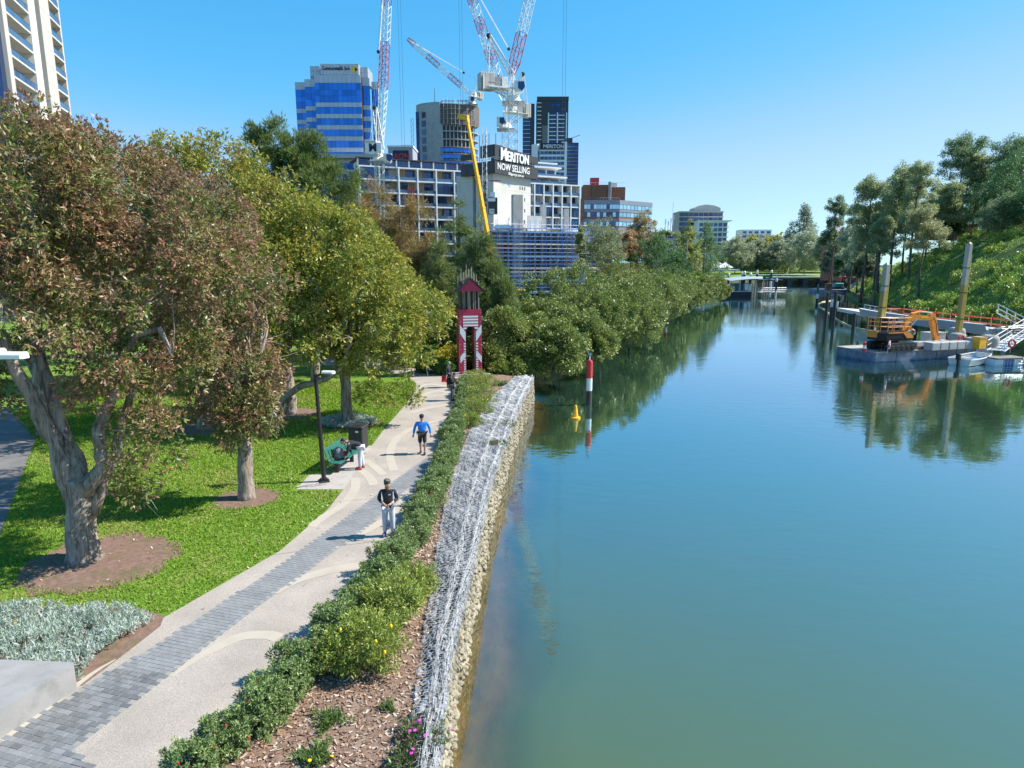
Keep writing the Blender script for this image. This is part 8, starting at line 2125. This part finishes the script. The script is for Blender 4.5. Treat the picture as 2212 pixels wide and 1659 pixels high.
# ================================================================== PEOPLE
M['skin'] = pm('skin', (.46, .27, .19), .5, var=.06, scale=8); M['hair_dark'] = pm('dark hair', (.03, .02, .015), .6, var=.3, scale=30); M['hair_ginger'] = pm('ginger beard', (.26, .09, .03), .7, var=.3, scale=30)
M['black_cloth'] = pm('black jersey', (.018, .018, .022), .8, var=.3, scale=9); M['white_cloth'] = pm('white piping', (.75, .75, .75), .8, var=.05); M['grey_track'] = pm('light grey tracksuit', (.52, .53, .58), .9, var=.1, scale=9, bump=.3, bscale=14)
M['blue_cloth'] = pm('bright blue top', (.015, .20, .68), .75, var=.12, scale=7, bump=.3, bscale=12); M['navy_cloth'] = pm('navy fleece', (.02, .023, .035), .9, var=.2, scale=8); M['grey_trouser'] = pm('grey trousers', (.09, .10, .12), .9, var=.15, scale=8); M['shoe_blue'] = pm('blue trainers', (.05, .08, .22), .6); M['shoe_dark'] = pm('dark trainers', (.03, .03, .035), .6); M['shoe_red'] = pm('red trainers', (.40, .06, .05), .6); M['camo_cap'] = pm('camouflage cap', (.09, .10, .06), .85, var=.8, scale=30); M['lens'] = pm('dark glasses', (.01, .01, .012), .1)
def skin_mesh(name, J, edges, rad, mat, levels=2, scale=1.0):
    keys = sorted({k for e in edges for k in e}, key=lambda k: list(J).index(k)); ix = {k: i for i, k in enumerate(keys)}
    me = bpy.data.meshes.new('skeleton'); me.from_pydata([J[k] for k in keys], [(ix[a], ix[b]) for a, b in edges], [])
    o = bpy.data.objects.new('skeleton', me); COL.objects.link(o)
    m = o.modifiers.new('skin', 'SKIN'); m.branch_smoothing = .6; m.use_smooth_shade = True
    for k in keys:
        r = rad[k]; r = r if hasattr(r, '__len__') else (r, r); s = me.skin_vertices[0].data[ix[k]]; s.radius = (r[0] * scale, r[1] * scale); s.use_root = (k == keys[0])
    sm = o.modifiers.new('sub', 'SUBSURF'); sm.levels = levels; sm.render_levels = levels
    bpy.context.view_layer.update()
    out = bpy.data.meshes.new_from_object(o.evaluated_get(bpy.context.evaluated_depsgraph_get())); out.name = name
    bpy.data.objects.remove(o); out.materials.clear(); out.materials.append(mat); out.polygons.foreach_set('use_smooth', [True] * len(out.polygons))
    return out
STAND = dict(pelvis=(0, 0, .97), waist=(0, .0, 1.12), chest=(0, .01, 1.33), neck=(0, .02, 1.50), crown=(0, -.01, 1.60),
    lsh=(.19, .02, 1.42), lel=(.25, .03, 1.14), lwr=(.27, -.04, .90), rsh=(-.19, .02, 1.42), rel=(-.25, .03, 1.14), rwr=(-.27, -.04, .90),
    lhip=(.10, 0, .90), lkn=(.11, -.02, .50), lan=(.115, .02, .10), ltoe=(.125, -.15, .04), rhip=(-.10, 0, .90), rkn=(-.11, -.02, .50), ran=(-.115, .02, .10), rtoe=(-.125, -.15, .04))
RAD_ = dict(pelvis=(.15, .11), waist=(.135, .10), chest=(.16, .115), neck=.055, crown=.06, lsh=.066, lel=.045, lwr=.032, rsh=.066, rel=.045, rwr=.032, lhip=.09, lkn=.062, lan=.042, ltoe=.035, rhip=.09, rkn=.062, ran=.042, rtoe=.035)
E_T = [('pelvis', 'waist'), ('waist', 'chest'), ('chest', 'neck'), ('neck', 'crown')]; E_A = [('chest', 'lsh'), ('lsh', 'lel'), ('lel', 'lwr'), ('chest', 'rsh'), ('rsh', 'rel'), ('rel', 'rwr')]
E_L = [('pelvis', 'lhip'), ('lhip', 'lkn'), ('lkn', 'lan'), ('lan', 'ltoe'), ('pelvis', 'rhip'), ('rhip', 'rkn'), ('rkn', 'ran'), ('ran', 'rtoe')]
def person(label, loc, rz, pose, head, top, legs, shoe, sleeves=1.0, shorts=False, hair='hair_dark', cap=None, belly=1.0, scale=1.0, beard=None, shades=False, face=(0, -1, -.15)):
    J = dict(STAND); J.update(pose); R = dict(RAD_); R['waist'] = (.135 * belly, .10 * belly * 1.08); R['pelvis'] = (.15 * (1 + (belly - 1) * .6), .11 * belly)
    t = thing('person', label, 'person', loc, rz); t.scale = (scale,) * 3
    Rb = dict(R)
    for k_ in Rb:
        f_ = .62 if k_ in ('pelvis', 'waist', 'chest', 'lhip', 'rhip') else .8 if k_[1:] in ('sh', 'el') else .75 if k_[1:] == 'kn' and not shorts else 1
        Rb[k_] = tuple(x * f_ for x in R[k_]) if hasattr(R[k_], '__len__') else R[k_] * f_
    link('body', skin_mesh('body', J, E_T + E_A + E_L, Rb, M['skin']), t)
    # top and trousers follow the body
    E_s = [('pelvis', 'waist'), ('waist', 'chest'), ('chest', 'neckb')] + [('chest', 'lsh'), ('lsh', 'lel'), ('lel', 'lcu'), ('chest', 'rsh'), ('rsh', 'rel'), ('rel', 'rcu')]
    J2 = dict(J); V = lambda k: Vector(J[k]); J2['neckb'] = tuple(V('chest').lerp(V('neck'), .7)); R2 = dict(R); R2['neckb'] = .06
    for s in 'lr': J2[s + 'cu'] = tuple(V(s + 'el').lerp(V(s + 'wr'), sleeves)); R2[s + 'cu'] = .043; R2[s + 'el'] = .055; R2[s + 'sh'] = .075
    J2['pelvis'] = tuple(V('pelvis') + Vector((0, 0, .02)))
    link('top', skin_mesh('top', J2, E_s, R2, M[top], 2, 1.13), t)
    R3 = dict(R); J3 = dict(J); R3['pelvis'] = tuple(x * 1.0 for x in R['pelvis'])
    if shorts:
        for s in 'lr': J3[s + 'kn'] = tuple(V(s + 'hip').lerp(V(s + 'kn'), 1.02)); R3[s + 'kn'] = .085; R3[s + 'hip'] = .10
        E = [('pelvis', 'lhip'), ('lhip', 'lkn'), ('pelvis', 'rhip'), ('rhip', 'rkn')]
    else:
        for s in 'lr': R3[s + 'kn'] = .082; R3[s + 'an'] = .062; R3[s + 'hip'] = .10; J3[s + 'an'] = tuple(V(s + 'an') + Vector((0, 0, .0)))
        E = [('pelvis', 'lhip'), ('lhip', 'lkn'), ('lkn', 'lan'), ('pelvis', 'rhip'), ('rhip', 'rkn'), ('rkn', 'ran')]
    link('shorts' if shorts else 'trousers', skin_mesh('trousers', J3, E, R3, M[legs], 2, 1.08), t)
    for s in 'lr':
        a, b = V(s + 'an'), V(s + 'toe'); d = (b - a); d.z = 0; an = math.atan2(d.x, -d.y)
        MB().lathe([(.044, -.05), (.05, .0), (.046, .05), (.03, .07)], n=10).build('shoe', M[shoe], t, ((a + b) / 2 + Vector((0, 0, -.02)) - d * .05), (0, 0, an), smooth=True).scale = (1.0, 2.9, .95)
        w = V(s + 'wr'); dr = (w - V(s + 'el')).normalized(); sd = dr.cross(Vector((0, 1, .3))).normalized(); up = dr.cross(sd); hb = MB()
        hb.path([w - dr * .01, w + dr * .04, w + dr * .085], [.024, .034, .030], 8)
        for q, (o, l) in enumerate(((-.027, .062), (-.009, .075), (.009, .07), (.026, .055))):
            p0 = w + dr * .08 + sd * o; p1 = p0 + dr * l * .5 - up * .008; hb.path([p0, p1, p1 + dr * l * .42 - up * .02], [.0095, .009, .007], 6)
        p0 = w + dr * .03 + sd * (.03 if s == 'l' else -.03); hb.path([p0, p0 + dr * .035 + sd * (.022 if s == 'l' else -.022), p0 + dr * .068 + sd * (.026 if s == 'l' else -.026)], [.011, .010, .008], 6)
        hb.build('hand', M['skin'], t, smooth=True)
    # head
    hc = Vector(head); f = Vector(face).normalized(); sx = f.cross(Vector((0, 0, 1))).normalized(); uz = sx.cross(f); Mh = Matrix((sx, -f, uz)).transposed().to_euler()
    hd = MB().ball((0, 0, 0), .105, 14, (.84, 1.0, 1.2)); hd.ball((0, -.03, -.055), .07, 10, (.86, .9, .95)); hd.ball((0, -.105, -.015), .02, 6, (.8, 1.2, 1.6))
    for s in (-1, 1): hd.ball((s * .09, .01, -.01), .025, 6, (.4, .8, 1.3))
    ho = hd.build('head', M['skin'], t, hc, Mh, smooth=True)
    for s in (-1, 1): MB().ball((0, 0, 0), .013, 6).build('eye', M['hair_dark'], ho, (s * .034, -.093, .018))
    MB().box((0, 0, 0), (.045, .012, .01)).build('mouth', M['sign_red'], ho, (0, -.094, -.065))
    if shades: MB().box((0, 0, 0), (.15, .03, .035)).build('sunglasses', M['lens'], ho, (0, -.10, .02))
    if beard: MB().ball((0, 0, 0), .075, 10, (.95, .7, 1.25)).build('beard', M[beard], ho, (0, -.065, -.11), smooth=True)
    MB().ball((0, 0, 0), .109, 12, (.86, .98, 1.05)).build('hair', M[hair], ho, (0, .018, .035), smooth=True)
    if cap:
        MB().lathe([(.112, 0), (.114, .03), (.10, .075), (.06, .105), (.015, .112)], n=14).build('cap', M[cap], ho, (0, .0, .04), (-.05, 0, 0), smooth=True).scale = (.92, 1.1, 1)
        MB().prism([(-.075, -.06), (.075, -.06), (.06, -.15), (0, -.175), (-.06, -.15)][::-1], 0, .012).build('cap_peak', M[cap], ho, (0, -.03, .045), (.18, 0, 0))
    return t, J
g = G(841, 1157)
t, J = person('bearded man in black jersey and grey tracksuit trousers holding a fishing rod by the hedge', (g.x, g.y, 0), RAD(4),
    dict(lel=(.27, .04, 1.15), lwr=(.10, -.20, 1.08), rel=(-.28, .03, 1.15), rwr=(-.06, -.21, 1.04), lan=(.12, -.02, .10), ltoe=(.15, -.18, .04), ran=(-.13, .03, .10), rtoe=(-.16, -.12, .04)), (0, -.045, 1.655), 'black_cloth', 'grey_track', 'shoe_blue', .62, cap='camo_cap', beard='hair_ginger', shades=True, face=(.12, -1, -.45), belly=1.1, scale=1.03)
for s in (-1, 1): MB().path([(s * .17, -.10, 1.42), (s * .165, -.115, 1.2), (s * .155, -.10, 1.02)], .008, 4).build('white_piping', M['white_cloth'], t); MB().tube((s * .262, .03, 1.36), (s * .29, .03, 1.18), .018, 5).build('white_piping', M['white_cloth'], t)
MB().box((.07, -.152, 1.34), (.07, .008, .03)).build('chest_logo', M['white_cloth'], t); MB().box((0, -.12, .14), (.07, .01, .05)).build('cap_badge', M['white_cloth'], t, (.01, .0, 1.62))
rod = thing('fishing_rod', 'fishing rod held level by the bearded man, pointing at the river', 'fishing rod', (g.x + .05, g.y - .24, 1.09)); MB().tube((-.12, 0, -.02), (1.9, -.1, -.06), .016, 5, .006).build('blank', M['black'], rod); MB().lathe([(.02, -.03), (.035, -.025), (.035, .025), (.02, .03)], n=8).build('reel', M['dark_steel'], rod, (.06, 0, -.07))
g = G(913, 980)
person('broad man in bright blue top and black shorts walking along the path', (g.x, g.y, 0), RAD(3),
    dict(lsh=(.22, .02, 1.42), rsh=(-.22, .02, 1.42), lel=(.33, .03, 1.15), lwr=(.37, -.03, .90), rel=(-.33, .03, 1.15), rwr=(-.37, -.06, .90), lkn=(.11, -.10, .52), lan=(.10, -.10, .12), ltoe=(.11, -.27, .06), rkn=(-.10, .0, .50), ran=(-.09, .16, .13), rtoe=(-.10, .03, .04)), (0, -.02, 1.66), 'blue_cloth', 'black_cloth', 'shoe_dark', .92, True, cap='black_cloth', belly=1.4, shades=True, face=(0, -1, -.2))
g = G(775, 1013)
person('man in navy fleece and pale tracksuit bending over the green bench', (g.x + .02, g.y, 0), RAD(-82),
    dict(pelvis=(0, .12, .98), waist=(0, -.04, 1.07), chest=(0, -.27, 1.14), neck=(0, -.45, 1.17), crown=(0, -.53, 1.19), lsh=(.19, -.34, 1.13), lel=(.22, -.40, .85), lwr=(.17, -.50, .62), rsh=(-.19, -.34, 1.13), rel=(-.22, -.38, .84), rwr=(-.12, -.30, .66), lhip=(.10, .10, .90), lkn=(.11, .05, .50), lan=(.12, .06, .10), ltoe=(.13, -.11, .04), rhip=(-.10, .10, .90), rkn=(-.12, .10, .50), ran=(-.13, .16, .10), rtoe=(-.14, -.01, .04)), (0, -.60, 1.19), 'navy_cloth', 'grey_track', 'shoe_red', .95, face=(0, -.75, -.66))
g = G(978, 865)
t, J = person('man in black jacket with a black backpack taking a photograph over the hedge', (g.x, g.y, 0), RAD(72),
    dict(chest=(0, -.02, 1.33), neck=(0, -.05, 1.49), crown=(0, -.1, 1.57), lel=(.26, -.1, 1.18), lwr=(.10, -.32, 1.25), rel=(-.26, -.1, 1.18), rwr=(-.10, -.32, 1.25)), (0, -.13, 1.61), 'black_cloth', 'grey_trouser', 'shoe_dark', .95, face=(0, -1, -.4), belly=1.15)
MB().lathe([(.12, 0), (.17, .06), (.17, .32), (.1, .44)], n=10).build('backpack', M['black_cloth'], t, (0, .22, 1.0), smooth=True); MB().path([(.12, -.12, 1.42), (.15, -.14, 1.25), (.12, .0, 1.05)], .02, 5).build('strap', M['black_cloth'], t); MB().box((.262, -.06, 1.25), (.03, .09, .05)).build('arm_band', M['white_cloth'], t)
cm = thing('camera', 'small dark camera held up by the man with the backpack', 'camera', (g.x + .36, g.y - .12, 1.27), RAD(72)); MB().bbox((0, 0, 0), (.13, .05, .08), .01).build('body', M['black'], cm); MB().lathe([(.035, 0), (.03, .07)], n=8).build('lens', M['black'], cm, (0, -.02, 0), (PI / 2, 0, 0))
g = G(969, 838)
t, J = person('grey haired man in black jacket with a red bag standing behind the photographer', (g.x, g.y + .2, 0), RAD(60), {}, (0, -.03, 1.65), 'black_cloth', 'navy_cloth', 'shoe_dark', .95, hair='plant_grey', face=(0, -1, -.1))
rb = thing('carry_bag', 'red shopping bag hanging from the hand of the grey haired man', 'bag', (g.x - .30, g.y - .05, .42), .3); MB().add([(-.16, -.06, 0), (.16, -.06, 0), (.16, .06, 0), (-.16, .06, 0), (-.15, -.02, .4), (.15, -.02, .4), (.15, .02, .4), (-.15, .02, .4)], [(3, 2, 1, 0), (4, 5, 6, 7), (0, 1, 5, 4), (1, 2, 6, 5), (2, 3, 7, 6), (3, 0, 4, 7)]).build('bag', M['petal_red'], rb); MB().path([(-.08, 0, .4), (-.05, 0, .5), (.05, 0, .5), (.08, 0, .4)], .01, 5).build('handle', M['petal_red'], rb)
